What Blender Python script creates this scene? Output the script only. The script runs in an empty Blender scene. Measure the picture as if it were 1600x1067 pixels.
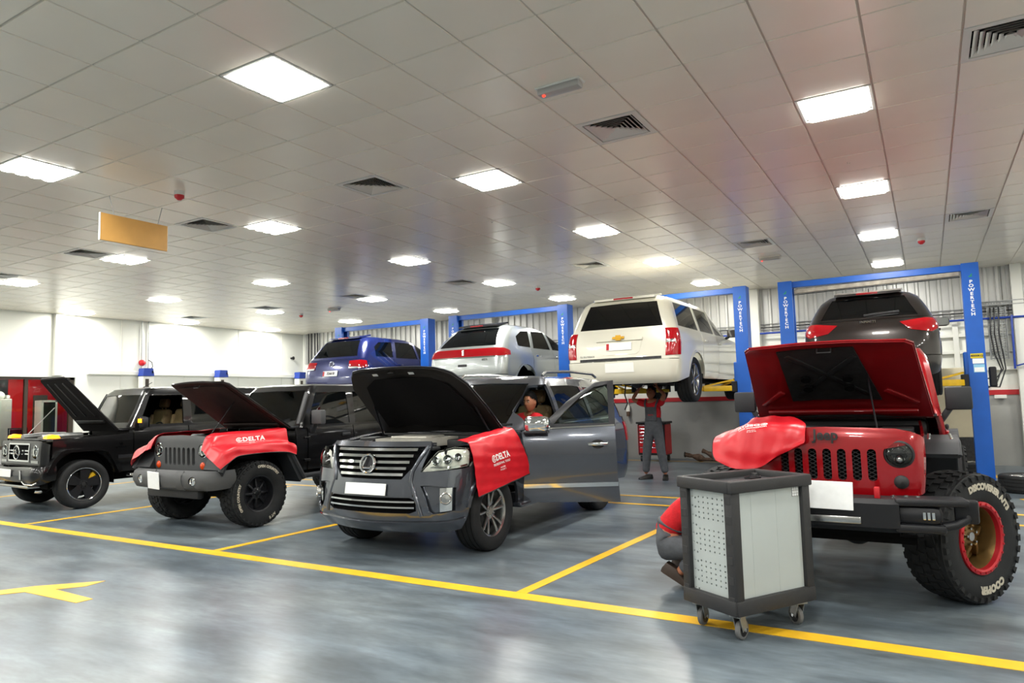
import bpy, bmesh, math, random
import numpy as np
from mathutils import Vector, Matrix, geometry
random.seed(7)
R = math.radians
PI = math.pi
# ------------------------------------------------------------------ camera, world, exposure
scene = bpy.context.scene
COL = scene.collection
cam_data = bpy.data.cameras.new('camera')
cam_data.sensor_width = 36.0
cam_data.lens = 1086.15 / 1600 * 36.0
cam_data.clip_start = 0.05
cam_data.clip_end = 100
cam = bpy.data.objects.new('camera', cam_data)
COL.objects.link(cam)
cam.matrix_world = Matrix(((0.8580492, 0.06478095, 0.50946541, 0.0),
                           (0.51290348, -0.05766458, -0.85650733, 0.0),
                           (-0.02610725, 0.99623201, -0.08270542, 1.5615),
                           (0, 0, 0, 1)))
scene.camera = cam
world = bpy.data.worlds.new('world')
scene.world = world
world.use_nodes = True
world.node_tree.nodes['Background'].inputs[0].default_value = (0.9, 0.95, 1.0, 1)
world.node_tree.nodes['Background'].inputs[1].default_value = 0.02
vs = scene.view_settings
vs.view_transform = 'Standard'
vs.look = 'None'
vs.exposure = 0.45
vs.gamma = 1.0
vs.use_curve_mapping = False
LAMP_WATTS = 45.0        # light given by each ceiling fixture
TUBE_GLOW = 12.0         # surface glow of the tube covers
scene.cycles.max_bounces = 8
scene.cycles.diffuse_bounces = 4
scene.cycles.glossy_bounces = 4
scene.cycles.transparent_max_bounces = 12
scene.cycles.use_denoising = True
scene.cycles.denoising_prefilter = 'ACCURATE'
scene.cycles.sample_clamp_indirect = 6.0
scene.cycles.caustics_reflective = False
scene.cycles.caustics_refractive = False

# ------------------------------------------------------------------ materials
MATS = {}
def lin(c):
    if isinstance(c, str):
        c = [int(c[i:i + 2], 16) / 255 for i in (0, 2, 4)]
    return tuple((x / 12.92 if x <= 0.04045 else ((x + 0.055) / 1.055) ** 2.4) for x in c)
def mat(name, color, rough=0.5, metal=0.0, spec=0.5, coat=0.0, var=0.0, scale=8.0, bump=0.0, bscale=60.0,
        emit=0.0, flake=0.0, sheen=0.0):
    """plain procedural material: colour with noise variation, fine bump"""
    if name in MATS:
        return MATS[name]
    m = bpy.data.materials.new(name)
    m.use_nodes = True
    nt = m.node_tree
    b = nt.nodes['Principled BSDF']
    c = lin(color)
    b.inputs['Base Color'].default_value = (*c, 1)
    b.inputs['Roughness'].default_value = rough
    b.inputs['Metallic'].default_value = metal
    b.inputs['Specular IOR Level'].default_value = spec
    b.inputs['Coat Weight'].default_value = coat
    b.inputs['Coat Roughness'].default_value = 0.03
    m.diffuse_color = (*c, 1)
    tc = None
    if var > 0 or bump > 0 or flake > 0:
        tc = nt.nodes.new('ShaderNodeTexCoord')
    if var > 0:
        n = nt.nodes.new('ShaderNodeTexNoise')
        n.inputs['Scale'].default_value = scale
        n.inputs['Detail'].default_value = 5
        nt.links.new(tc.outputs['Object'], n.inputs['Vector'])
        r = nt.nodes.new('ShaderNodeValToRGB')
        r.color_ramp.elements[0].position = 0.3
        r.color_ramp.elements[1].position = 0.7
        r.color_ramp.elements[0].color = (*[x * (1 - var) for x in c], 1)
        r.color_ramp.elements[1].color = (*[min(1, x * (1 + var)) for x in c], 1)
        nt.links.new(n.outputs['Fac'], r.inputs['Fac'])
        nt.links.new(r.outputs['Color'], b.inputs['Base Color'])
    if bump > 0:
        n = nt.nodes.new('ShaderNodeTexNoise')
        n.inputs['Scale'].default_value = bscale
        n.inputs['Detail'].default_value = 3
        nt.links.new(tc.outputs['Object'], n.inputs['Vector'])
        bp = nt.nodes.new('ShaderNodeBump')
        bp.inputs['Strength'].default_value = bump
        bp.inputs['Distance'].default_value = 0.01
        nt.links.new(n.outputs['Fac'], bp.inputs['Height'])
        nt.links.new(bp.outputs['Normal'], b.inputs['Normal'])
    if emit > 0:
        b.inputs['Emission Color'].default_value = (*c, 1)
        b.inputs['Emission Strength'].default_value = emit
    MATS[name] = m
    return m
def glass_mat(name, tint, gloss=0.02, ior=1.45):
    """see-through pane: tinted transparency under a Fresnel reflection"""
    m = bpy.data.materials.new(name)
    m.use_nodes = True
    nt = m.node_tree
    nt.nodes.clear()
    out = nt.nodes.new('ShaderNodeOutputMaterial')
    tr = nt.nodes.new('ShaderNodeBsdfTransparent')
    tr.inputs[0].default_value = (*lin(tint), 1)
    gl = nt.nodes.new('ShaderNodeBsdfGlossy')
    gl.inputs['Roughness'].default_value = gloss
    fr = nt.nodes.new('ShaderNodeFresnel')
    fr.inputs[0].default_value = ior
    mx = nt.nodes.new('ShaderNodeMixShader')
    nt.links.new(fr.outputs[0], mx.inputs[0])
    nt.links.new(tr.outputs[0], mx.inputs[1])
    nt.links.new(gl.outputs[0], mx.inputs[2])
    nt.links.new(mx.outputs[0], out.inputs[0])
    MATS[name] = m
    m.diffuse_color = (*lin(tint), 1)
    return m

M = {}
M['glass_clear'] = glass_mat('clear_glass', 'c9d2cd')
M['glass_green'] = glass_mat('green_tinted_glass', 'c3cfc8')
M['glass_dark'] = mat('privacy_glass', '07090a', 0.03, 0, 0.5)
M['glass_tint'] = glass_mat('smoked_glass', '4d5452')
M['lens_clear'] = glass_mat('lamp_lens', 'f8faf8', 0.05)
M['black'] = mat('black_plastic', '15161a', 0.45, 0, 0.4)
M['satin_black'] = mat('satin_black_plastic', '26282b', 0.55, 0, 0.4, bump=0.15, bscale=400)
M['grey_plastic'] = mat('textured_grey_plastic', '4a4b4c', 0.6, 0, 0.4, bump=0.2, bscale=400)
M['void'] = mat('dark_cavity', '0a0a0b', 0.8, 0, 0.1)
M['engine_dark'] = mat('grimy_engine_plastic', '1b1c1d', 0.55, 0, 0.35, var=0.35, scale=14)
M['rubber'] = mat('tyre_rubber', '202122', 0.72, 0, 0.3, var=0.2, scale=10, bump=0.12, bscale=120)
M['chrome'] = mat('chrome', 'd8dadb', 0.07, 1.0)
M['alu'] = mat('machined_aluminium', 'b5b6b4', 0.25, 1.0)
M['steel'] = mat('galvanised_steel', '9a9c9b', 0.4, 0.8, var=0.15, scale=20)
M['dark_metal'] = mat('dark_steel', '3a3a3b', 0.5, 0.7, var=0.3, scale=18)
M['rust'] = mat('rusty_exhaust_steel', '6b5546', 0.65, 0.5, var=0.45, scale=16, bump=0.3, bscale=40)
M['white_paper'] = mat('white_sheet', 'eef0f0', 0.6, var=0.03, scale=30)
M['red_cloth'] = mat('red_vinyl_cover', 'c81724', 0.36, 0, 0.5, var=0.05, scale=6)
M['red_shirt'] = mat('red_work_shirt', 'c4121e', 0.85, var=0.12, scale=25, bump=0.25, bscale=60)
M['overall'] = mat('grey_overall_cloth', '4c4f54', 0.9, var=0.15, scale=20, bump=0.3, bscale=50)
M['skin'] = mat('skin', 'a4694c', 0.55, var=0.08, scale=30)
M['hair'] = mat('black_hair', '060505', 0.8, 0, 0.15, bump=0.5, bscale=150)
M['boot'] = mat('brown_leather', '33261d', 0.5, var=0.3, scale=18)
M['shoe_black'] = mat('black_leather', '161514', 0.45)
M['jeans'] = mat('blue_denim', '39496a', 0.9, var=0.2, scale=40)
M['blue_lift'] = mat('blue_powder_coat', '1458b4', 0.35, 0, 0.5, var=0.06, scale=5)
M['yellow_arm'] = mat('yellow_enamel', 'e3b50f', 0.42, var=0.1, scale=9)
M['white_enamel'] = mat('white_enamel', 'e9e9e4', 0.45)
M['letter_white'] = mat('white_print', 'f2f2ef', 0.5)
M['letter_black'] = mat('black_print', '101010', 0.5)
M['tyre_letter'] = mat('raised_white_rubber', 'b9b2a0', 0.7, var=0.2, scale=60)
M['amber'] = mat('amber_lens', 'f07a10', 0.2, 0, 0.5)
M['amber_lit'] = mat('lit_amber_lens', 'ff9a20', 0.25, emit=1.6)
M['red_lens'] = mat('red_lamp_lens', 'a50614', 0.12, 0, 0.6, coat=0.6)
M['orange_lens'] = mat('orange_marker_lens', 'd94a16', 0.25)
M['yellow_cap'] = mat('yellow_cap', 'd8c221', 0.4)
M['leather_tan'] = mat('tan_leather', '9c8560', 0.6, var=0.1, scale=20)
M['leather_dark'] = mat('dark_leather', '232324', 0.6)
M['plate'] = mat('number_plate', 'eceeee', 0.35)
M['red_mark'] = mat('red_paint', 'b3131d', 0.45)

# ------------------------------------------------------------------ mesh helpers
class MB:
    """collects simple solids, then links them as ONE mesh object"""
    def __init__(self):
        self.v = []; self.f = []; self.smooth = False
    def add(self, verts, faces):
        o = len(self.v)
        self.v += [tuple(p) for p in verts]
        self.f += [tuple(i + o for i in f) for f in faces]
        return self
    def box(self, c, s, rot=None, bev=0.0):
        x, y, z = [k / 2 for k in s]
        c = Vector(c)
        if bev <= 0:
            vs_ = [Vector((a * x, b * y, d * z)) for a in (-1, 1) for b in (-1, 1) for d in (-1, 1)]
            fs = [(0, 1, 3, 2), (4, 6, 7, 5), (0, 4, 5, 1), (2, 3, 7, 6), (0, 2, 6, 4), (1, 5, 7, 3)]
        else:
            bev = min(bev, x * .98, y * .98, z * .98)
            bm = bmesh.new()
            bmesh.ops.create_cube(bm, size=1)
            for v in bm.verts:
                v.co = Vector((v.co.x * 2 * x, v.co.y * 2 * y, v.co.z * 2 * z))
            bmesh.ops.bevel(bm, geom=list(bm.edges), offset=bev, segments=2, affect='EDGES', profile=0.5)
            vs_ = [v.co.copy() for v in bm.verts]
            fs = [tuple(v.index for v in f.verts) for f in bm.faces]
            bm.free()
        if rot is not None:
            vs_ = [rot @ p for p in vs_]
        return self.add([p + c for p in vs_], fs)
    def bar(self, a, b, w, h, up=(0, 0, 1), bev=0.0):
        """box running from a to b"""
        a = Vector(a); b = Vector(b); d = b - a
        L = d.length
        if L < 1e-6:
            return self
        d = d / L
        up = Vector(up)
        if abs(d.dot(up)) > .98:
            up = Vector((1, 0, 0))
        s = d.cross(up).normalized(); u = s.cross(d)
        rot = Matrix((s, d, u)).transposed()
        return self.box((a + b) / 2, (w, L, h), rot, bev)
    def cyl(self, a, b, r, n=16, r2=None, cap=True):
        a = Vector(a); b = Vector(b); d = (b - a).normalized()
        t = Vector((1, 0, 0)) if abs(d.x) < .9 else Vector((0, 1, 0))
        s = d.cross(t).normalized(); u = d.cross(s)
        r2 = r if r2 is None else r2
        vs_ = []
        for k in range(n):
            q = 2 * PI * k / n
            e = s * math.cos(q) + u * math.sin(q)
            vs_ += [a + e * r, b + e * r2]
        fs = [(2 * k, 2 * ((k + 1) % n), 2 * ((k + 1) % n) + 1, 2 * k + 1) for k in range(n)]
        if cap:
            fs += [tuple(2 * k for k in range(n))[::-1], tuple(2 * k + 1 for k in range(n))]
        return self.add(vs_, fs)
    def tube(self, pts, r, n=8, closed=False, rs=None):
        pts = [Vector(p) for p in pts]
        m = len(pts)
        o = len(self.v)
        prev = None
        vs_ = []
        for i, p in enumerate(pts):
            if closed:
                d = pts[(i + 1) % m] - pts[i - 1]
            else:
                d = pts[min(i + 1, m - 1)] - pts[max(i - 1, 0)]
            d.normalize()
            if prev is None:
                t = Vector((0, 0, 1)) if abs(d.z) < .9 else Vector((1, 0, 0))
                s = d.cross(t).normalized()
            else:
                s = (prev - d * prev.dot(d)).normalized()
            prev = s
            u = d.cross(s)
            rr = rs[i] if rs else r
            for k in range(n):
                q = 2 * PI * k / n
                vs_.append(p + (s * math.cos(q) + u * math.sin(q)) * rr)
        fs = []
        for i in range(m if closed else m - 1):
            j = (i + 1) % m
            for k in range(n):
                l = (k + 1) % n
                fs.append((i * n + k, i * n + l, j * n + l, j * n + k))
        if not closed:
            fs.append(tuple(range(n))[::-1])
            fs.append(tuple((m - 1) * n + k for k in range(n)))
        return self.add(vs_, fs)
    def lathe(self, prof, axis='X', c=(0, 0, 0), n=32, closed=False):
        """prof: list of (axial, radius)"""
        c = Vector(c)
        vs_ = []
        m = len(prof)
        for (a, r) in prof:
            for k in range(n):
                q = 2 * PI * k / n
                p, t = r * math.cos(q), r * math.sin(q)
                vs_.append(c + Vector({'X': (a, p, t), 'Y': (t, a, p), 'Z': (p, t, a)}[axis]))
        fs = []
        for i in range(m if closed else m - 1):
            j = (i + 1) % m
            for k in range(n):
                l = (k + 1) % n
                fs.append((i * n + k, i * n + l, j * n + l, j * n + k))
        if not closed:
            if prof[0][1] > 1e-6: fs.append(tuple(range(n))[::-1])
            if prof[-1][1] > 1e-6: fs.append(tuple((m - 1) * n + k for k in range(n)))
        return self.add(vs_, fs)
    def prism(self, poly, fn, d0, d1):
        """2D polygon swept between depths d0 and d1; fn(a, b, d) -> xyz. Sides are quads, caps n-gons"""
        n = len(poly)
        vs_ = [fn(a, b, d0) for a, b in poly] + [fn(a, b, d1) for a, b in poly]
        tr = geometry.tessellate_polygon([[Vector((a, b, 0)) for a, b in poly]])
        fs = [(i, (i + 1) % n, n + (i + 1) % n, n + i) for i in range(n)]
        fs += [tuple(t) for t in tr] + [tuple(n + i for i in reversed(t)) for t in tr]
        return self.add(vs_, fs)
    def sphere(self, c, r, n=12, m=8, sc=(1, 1, 1)):
        prof = []
        c = Vector(c)
        vs_ = [c + Vector((0, 0, -r * sc[2]))]
        for i in range(1, m):
            t = PI * i / m
            for k in range(n):
                q = 2 * PI * k / n
                vs_.append(c + Vector((r * sc[0] * math.sin(t) * math.cos(q), r * sc[1] * math.sin(t) * math.sin(q), -r * sc[2] * math.cos(t))))
        vs_.append(c + Vector((0, 0, r * sc[2])))
        L = len(vs_) - 1
        fs = [(0, 1 + (k + 1) % n, 1 + k) for k in range(n)]
        for i in range(m - 2):
            for k in range(n):
                a = 1 + i * n + k; b = 1 + i * n + (k + 1) % n
                fs.append((a, b, b + n, a + n))
        fs += [(L, 1 + (m - 2) * n + k, 1 + (m - 2) * n + (k + 1) % n) for k in range(n)]
        return self.add(vs_, fs)
    def mesh(self, name, material, smooth=None, fix=True):
        me = bpy.data.meshes.new(name)
        me.from_pydata([tuple(p) for p in self.v], [], self.f)
        if fix:
            bm = bmesh.new(); bm.from_mesh(me)
            bmesh.ops.recalc_face_normals(bm, faces=list(bm.faces))
            bm.to_mesh(me); bm.free()
        me.validate()
        mats = material if isinstance(material, (list, tuple)) else [material]
        for q in mats:
            me.materials.append(q)
        if smooth is not None:
            shade(me, smooth)
        return me
    def build(self, name, material, parent=None, smooth=None, fix=True, loc=None):
        return link(name, self.mesh(name, material, smooth, fix), parent, loc)

def shade(me, deg):
    """smooth shading with edges sharper than deg left hard"""
    bm = bmesh.new(); bm.from_mesh(me)
    a = R(deg)
    for f in bm.faces:
        f.smooth = True
    for e in bm.edges:
        e.smooth = not (len(e.link_faces) != 2 or e.calc_face_angle(10) > a)
    bm.to_mesh(me); bm.free()

def link(name, me, parent=None, loc=None):
    o = bpy.data.objects.new(name, me)
    COL.objects.link(o)
    if parent is not None:
        o.parent = parent
    if loc is not None:
        o.location = loc
    return o
def tag(o, label, cat, group=None):
    o['label'] = label; o['category'] = cat
    if group: o['group'] = group
    return o
def thing(name, label, cat, loc=(0, 0, 0), rz=0.0, group=None):
    o = bpy.data.objects.new(name, None)
    o.empty_display_size = 0.2
    COL.objects.link(o)
    o.location = loc; o.rotation_euler = (0, 0, rz)
    return tag(o, label, cat, group)
def struct(o):
    o['kind'] = 'structure'
    return o
def dup(root, loc=None, rz=None, label=None, group=None):
    r = root.copy(); COL.objects.link(r)
    if loc is not None: r.location = loc
    if rz is not None: r.rotation_euler = (0, 0, rz)
    if label: r['label'] = label
    if group: r['group'] = group
    for ch in list(root.children):
        c = ch.copy(); COL.objects.link(c); c.parent = r
        for g in ch.children:
            d = g.copy(); COL.objects.link(d); d.parent = c
    return r
TEXT_CACHE = {}
def text_mesh(s, size=1.0, extrude=0.0, bold=0.0, spacing=1.0):
    """returns (verts, faces) of a text outline in the xy plane, centred"""
    key = (s, size, extrude, bold, spacing)
    if key in TEXT_CACHE:
        return TEXT_CACHE[key]
    cu = bpy.data.curves.new('text_tmp', 'FONT')
    cu.body = s; cu.size = size; cu.extrude = extrude; cu.offset = bold
    cu.space_character = spacing
    cu.align_x = 'CENTER'; cu.align_y = 'CENTER'; cu.resolution_u = 3
    o = bpy.data.objects.new('text_tmp', cu)
    COL.objects.link(o)
    dg = bpy.context.evaluated_depsgraph_get()
    me = bpy.data.meshes.new_from_object(o.evaluated_get(dg))
    vs_ = [v.co.copy() for v in me.vertices]; fs = [tuple(p.vertices) for p in me.polygons]
    bpy.data.objects.remove(o); bpy.data.curves.remove(cu); bpy.data.meshes.remove(me)
    TEXT_CACHE[key] = (vs_, fs)
    return vs_, fs
def put_text(mb, s, size, fn, bold=0.0, spacing=1.0):
    """fn(x, y) -> xyz, flat lettering laid on a surface"""
    vs_, fs = text_mesh(s, size, 0.0, bold, spacing)
    mb.add([fn(p.x, p.y) for p in vs_], fs)
    return mb
# ------------------------------------------------------------------ the room
CZ = 3.972                    # ceiling height
T = 0.5827                    # ceiling tile
U0, V0 = 7.3896, -6.3825
XL, XR, YB, YF = -18.5, 5.2, 16.91, -4.2
def tile_xy(u, v):
    return (u - U0) * T, (v - V0) * T
def cam_px(p):
    q = cam.matrix_world.inverted() @ Vector(p)
    if q.z > -0.05:
        return None
    return (800 + 1086.15 * q.x / -q.z, 533.5 - 1086.15 * q.y / -q.z)

def floor_material():
    """grey-blue epoxy with trowel streaks, scuffs and a slightly uneven gloss"""
    m = bpy.data.materials.new('grey_epoxy_floor'); m.use_nodes = True
    nt = m.node_tree; b = nt.nodes['Principled BSDF']
    N = nt.nodes.new; Lk = nt.links.new
    tc = N('ShaderNodeTexCoord')
    def noise(scale, stretch, rot, detail, rough=.6):
        mp = N('ShaderNodeMapping'); mp.inputs['Scale'].default_value = stretch; mp.inputs['Rotation'].default_value = (0, 0, rot)
        Lk(tc.outputs['Object'], mp.inputs['Vector'])
        n = N('ShaderNodeTexNoise'); n.inputs['Scale'].default_value = scale; n.inputs['Detail'].default_value = detail; n.inputs['Roughness'].default_value = rough
        Lk(mp.outputs[0], n.inputs['Vector'])
        return n
    def ramp(src, p0, c0, p1, c1):
        r = N('ShaderNodeValToRGB'); e = r.color_ramp.elements
        e[0].position = p0; e[0].color = (*c0, 1); e[1].position = p1; e[1].color = (*c1, 1)
        Lk(src.outputs['Fac'], r.inputs['Fac'])
        return r
    def grey(src, lo, hi):
        r = N('ShaderNodeMapRange'); r.clamp = False
        r.inputs[1].default_value = .3; r.inputs[2].default_value = .7; r.inputs[3].default_value = lo; r.inputs[4].default_value = hi
        Lk(src.outputs['Fac'], r.inputs[0])
        return r
    def times(a, b_):
        q = N('ShaderNodeMath'); q.operation = 'MULTIPLY'
        Lk(a.outputs[0], q.inputs[0]); Lk(b_.outputs[0], q.inputs[1])
        return q
    n1 = noise(1.0, (.55, 1.2, 1), .45, 3, .5)
    r1 = ramp(n1, .25, lin('55626e'), .75, lin('7a8386'))
    k = times(times(grey(noise(1.7, (.6, 1.5, 1), -.35, 3, .5), .64, 1.18), grey(noise(5, (.4, 1.4, 1), .15, 4, .55), .72, 1.2)), grey(noise(18, (.5, 1.5, 1), -.2, 3, .5), .86, 1.1))
    mx = N('ShaderNodeMixRGB'); mx.blend_type = 'MULTIPLY'; mx.inputs[0].default_value = 1
    Lk(r1.outputs[0], mx.inputs[1]); Lk(k.outputs[0], mx.inputs[2])
    Lk(mx.outputs[0], b.inputs['Base Color'])
    b.inputs['Roughness'].default_value = .3
    return m
M['floor'] = floor_material()
M['tile'] = mat('satin_ceiling_panel', 'f3ecde', 0.27, 0, 0.9, var=0.02, scale=2)
M['tile_gap'] = mat('ceiling_grid_gap', 'a59e92', 0.6)
M['grid_bar'] = mat('ceiling_grid_bar', 'c6bfb2', 0.5)
M['wall_white'] = mat('white_wall_paint', 'e9eae2', 0.42, 0, 0.4, var=0.015, scale=1.2)
M['wall_grey'] = mat('grey_wall_paint', '9c9c98', 0.55, var=0.08, scale=1.5)
M['wall_ribbed'] = mat('ribbed_metal_sheet', 'c9c9c5', 0.38, 0.25, var=0.06, scale=2)
M['stripe_red'] = mat('red_wall_stripe', 'b31a22', 0.5)
M['yellow_line'] = mat('yellow_floor_paint', 'e8b52a', 0.38, var=0.1, scale=5)
M['white_trunk'] = mat('white_trunking', 'e4e4dc', 0.45)
M['blue_box'] = mat('blue_cap', '1f3f9e', 0.4)
M['brown_frame'] = mat('bronze_window_frame', '3b3227', 0.4)
M['red_panel'] = mat('red_wall_panel', 'd3131c', 0.4)
M['cream'] = mat('cream_board', 'c9bfa3', 0.6, var=0.06, scale=3)
M['lamp'] = mat('fluorescent_tube', 'fffdf4', 0.4, emit=TUBE_GLOW)
M['lamp'].cycles.emission_sampling = 'FRONT'
M['lamp_frame'] = mat('white_lamp_frame', 'd9d9d4', 0.35)

fl = struct(MB().box(((XL + XR) / 2, (YB + YF) / 2, -0.05), (XR - XL + .4, YB - YF + .4, 0.1)).build('floor', M['floor']))

# --- floor paint
def paint(name, pts, label):
    o = MB().prism(pts, lambda a, b, d: (a, b, d), 0.0005, 0.003).build(name, M['yellow_line'])
    return tag(o, label, 'floor marking')
def strip(name, a, b, w, label):
    a = Vector((*a, 0)); b = Vector((*b, 0)); d = (b - a).normalized(); s = Vector((-d.y, d.x, 0)) * w / 2
    return paint(name, [tuple((p)[:2]) for p in (a - s, b - s, b + s, a + s)], label)
strip('floor_line', (XL + .6, 4.89), (XR - 1, 4.89), 0.15, 'long yellow floor line running along the front of the parked cars')
for (xa, ya, xb, yb, lab) in ((-2.93, 4.97, -2.72, 9.5, 'yellow bay divider between grey SUV and red off-roader'),
                             (-6.78, 4.97, -6.6, 9.5, 'yellow bay divider between grey SUV and black slatted-grille off-roader'),
                             (-10.92, 4.97, -10.7, 9.5, 'yellow bay divider between the two black off-roaders'),
                             (-14.98, 4.97, -14.8, 9.5, 'yellow bay divider beside the boxy black off-roader, towards office window')):
    strip('floor_line', (xa, ya), (xb, yb), 0.1, lab)
strip('floor_line', (XL + .6, 9.6), (XR - 1, 9.75), 0.09, 'front line of the yellow double floor line behind the cars')
strip('floor_line', (XL + .6, 10.35), (XR - 1, 10.55), 0.09, 'rear line of the yellow double floor line behind the cars')
strip('floor_line', (-9, 16.2), (-2.9, 16.25), 0.07, 'thin yellow line along the foot of the grey wall')
for (p, q, lab) in (((0.55, 15.9), (1.0, 14.6), 'short yellow floor dash behind the blue lift post'), ((1.06, 12.0), (1.35, 11.2), 'short yellow floor dash beside the lying tyre')):
    strip('floor_line', p, q, 0.16, lab)
def floor_px(x, y):
    d = cam.matrix_world.to_3x3() @ Vector(((x - 800) / 1086.15, -(y - 533.5) / 1086.15, -1))
    t = -1.5615 / d.z
    return (d.x * t, d.y * t)
# arrow, its corners measured on the floor (metres)
paint('floor_arrow', [(-7.55, 2.42), (-6.99, 3.28), (-6.58, 3.67), (-6.55, 3.48), (-6.69, 3.30), (-6.06, 3.28), (-6.07, 3.15), (-6.86, 3.13), (-7.25, 2.62), (-7.45, 2.2)],
      'yellow painted direction arrow on the open grey floor')

# --- ceiling
ceil_root = struct(MB().box(((XL + XR) / 2, (YB + YF) / 2, CZ + 0.16), (XR - XL + .4, YB - YF + .4, 0.1)).build('ceiling', M['tile_gap']))
lights = set(); diffs = set()
for k in range(-4, 3):
    for r in range(-3, 5):
        u, v = 6 * k, 5 * r - 1
        x, y = tile_xy(u + .5, v + .5)
        if XL + .3 < x < XR - .4 and YF + .5 < y < YB - .3:
            lights.add((u, v))
for u in range(-22, 12, 5):
    for v in (-7, 3, 13):
        x, y = tile_xy(u + .5, v + .5)
        if XL + .5 < x < XR - .4 and y > YF + .4:
            diffs.add((u, v))
def tile_mb(mb, x, y, w=0.5717, h=0.5727, t=0.014):
    b = 0.004
    z0, z1 = CZ, CZ + t
    vs_ = [(x - w / 2 + b, y - h / 2 + b, z0), (x + w / 2 - b, y - h / 2 + b, z0), (x + w / 2 - b, y + h / 2 - b, z0), (x - w / 2 + b, y + h / 2 - b, z0),
           (x - w / 2, y - h / 2, z1), (x + w / 2, y - h / 2, z1), (x + w / 2, y + h / 2, z1), (x - w / 2, y + h / 2, z1)]
    return mb.add(vs_, [(0, 3, 2, 1), (4, 5, 6, 7), (0, 1, 5, 4), (1, 2, 6, 5), (2, 3, 7, 6), (3, 0, 4, 7)])
tiles = []
for u in range(-25, 20):
    for v in range(-14, 24):
        if (u, v) in lights or (u, v) in diffs:
            continue
        x, y = tile_xy(u + .5, v + .5)
        if not (XL - T / 2 < x < XR + T / 2 and YF - T / 2 < y < YB + T / 2):
            continue
        a = 0
        c = [cam_px((x + dx * T / 2, y + dy * T / 2, CZ)) for dx, dy in ((-1, -1), (1, -1), (1, 1), (-1, 1))]
        if all(c) and any(0 < p[0] < 1600 and 0 < p[1] < 1067 for p in c):
            a = abs(sum(c[i][0] * c[(i + 1) % 4][1] - c[(i + 1) % 4][0] * c[i][1] for i in range(4))) / 2
        tiles.append((a, x, y))
tiles.sort(reverse=True)
tile_me = tile_mb(MB(), 0, 0).mesh('ceiling_panel', M['tile'])
for v in tile_me.vertices: v.co.z -= CZ
for a, x, y in tiles[:300]:
    link('ceiling_panel', tile_me, ceil_root, (x, y, CZ))
mb = MB()
for a, x, y in tiles[300:]:
    tile_mb(mb, x, y)
o = mb.build('ceiling_panel_field', M['tile'], ceil_root); o['kind'] = 'stuff'
# grid of bars behind the joints
mb = MB()
xs = [tile_xy(u, 0)[0] for u in range(-25, 21) if XL < tile_xy(u, 0)[0] < XR]
for x in xs:
    mb.box((x, (YB + YF) / 2, CZ + 0.012), (0.022, YB - YF, 0.01))
for v in range(-14, 24):
    y = tile_xy(0, v)[1]
    if YF < y < YB:
        mb.box(((XL + XR) / 2, y, CZ + 0.014), (XR - XL, 0.02, 0.008))
mb.build('ceiling_grid', M['grid_bar'], ceil_root)

# --- recessed luminaires
lab = 'bright square recessed ceiling light with four fluorescent tubes'
proto = None
for (u, v) in sorted(lights):
    x, y = tile_xy(u + .5, v + .5)
    if proto is None:
        proto = thing('ceiling_light', lab, 'ceiling light', (x, y, CZ), 0, 'recessed ceiling lights')
        fr = MB()
        h = T / 2 - .004
        for s in (-1, 1):
            fr.box((s * (h - .012), 0, 0.004), (0.024, 2 * h, 0.016), bev=.004)
            fr.box((0, s * (h - .012), 0.004), (2 * h, 0.024, 0.016), bev=.004)
        fr.build('frame', M['lamp_frame'], proto)
        MB().box((0, 0, 0.03), (2 * h, 2 * h, 0.01)).build('housing', M['lamp_frame'], proto)
        # open-topped tube cover: rounded outline below, wider rim above
        def ol(a, b, c): return [(-a + c, -b), (a - c, -b), (a, -b + c), (a, b - c), (a - c, b), (-a + c, b), (-a, b - c), (-a, -b + c)]
        lo, up_ = ol(h - .055, .045, .022), ol(h - .045, .054, .024)
        tm = MB().add([(x_, y_, -.017) for x_, y_ in lo] + [(x_, y_, .017) for x_, y_ in up_], [tuple(reversed(range(8)))] + [(i, (i + 1) % 8, 8 + (i + 1) % 8, 8 + i) for i in range(8)]).mesh('tube', M['lamp'], fix=False)
        for k in range(4):
            link('tube', tm, proto, (0, (k - 1.5) * .128, -0.006))
        ld = bpy.data.lights.new('lamp_light', 'AREA')
        ld.shape = 'SQUARE'; ld.size = .45; ld.energy = LAMP_WATTS; ld.color = (1.0, .985, .94)
        link('lamp_light', ld, proto, (0, 0, -.028))
    else:
        dup(proto, (x, y, CZ))
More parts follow.
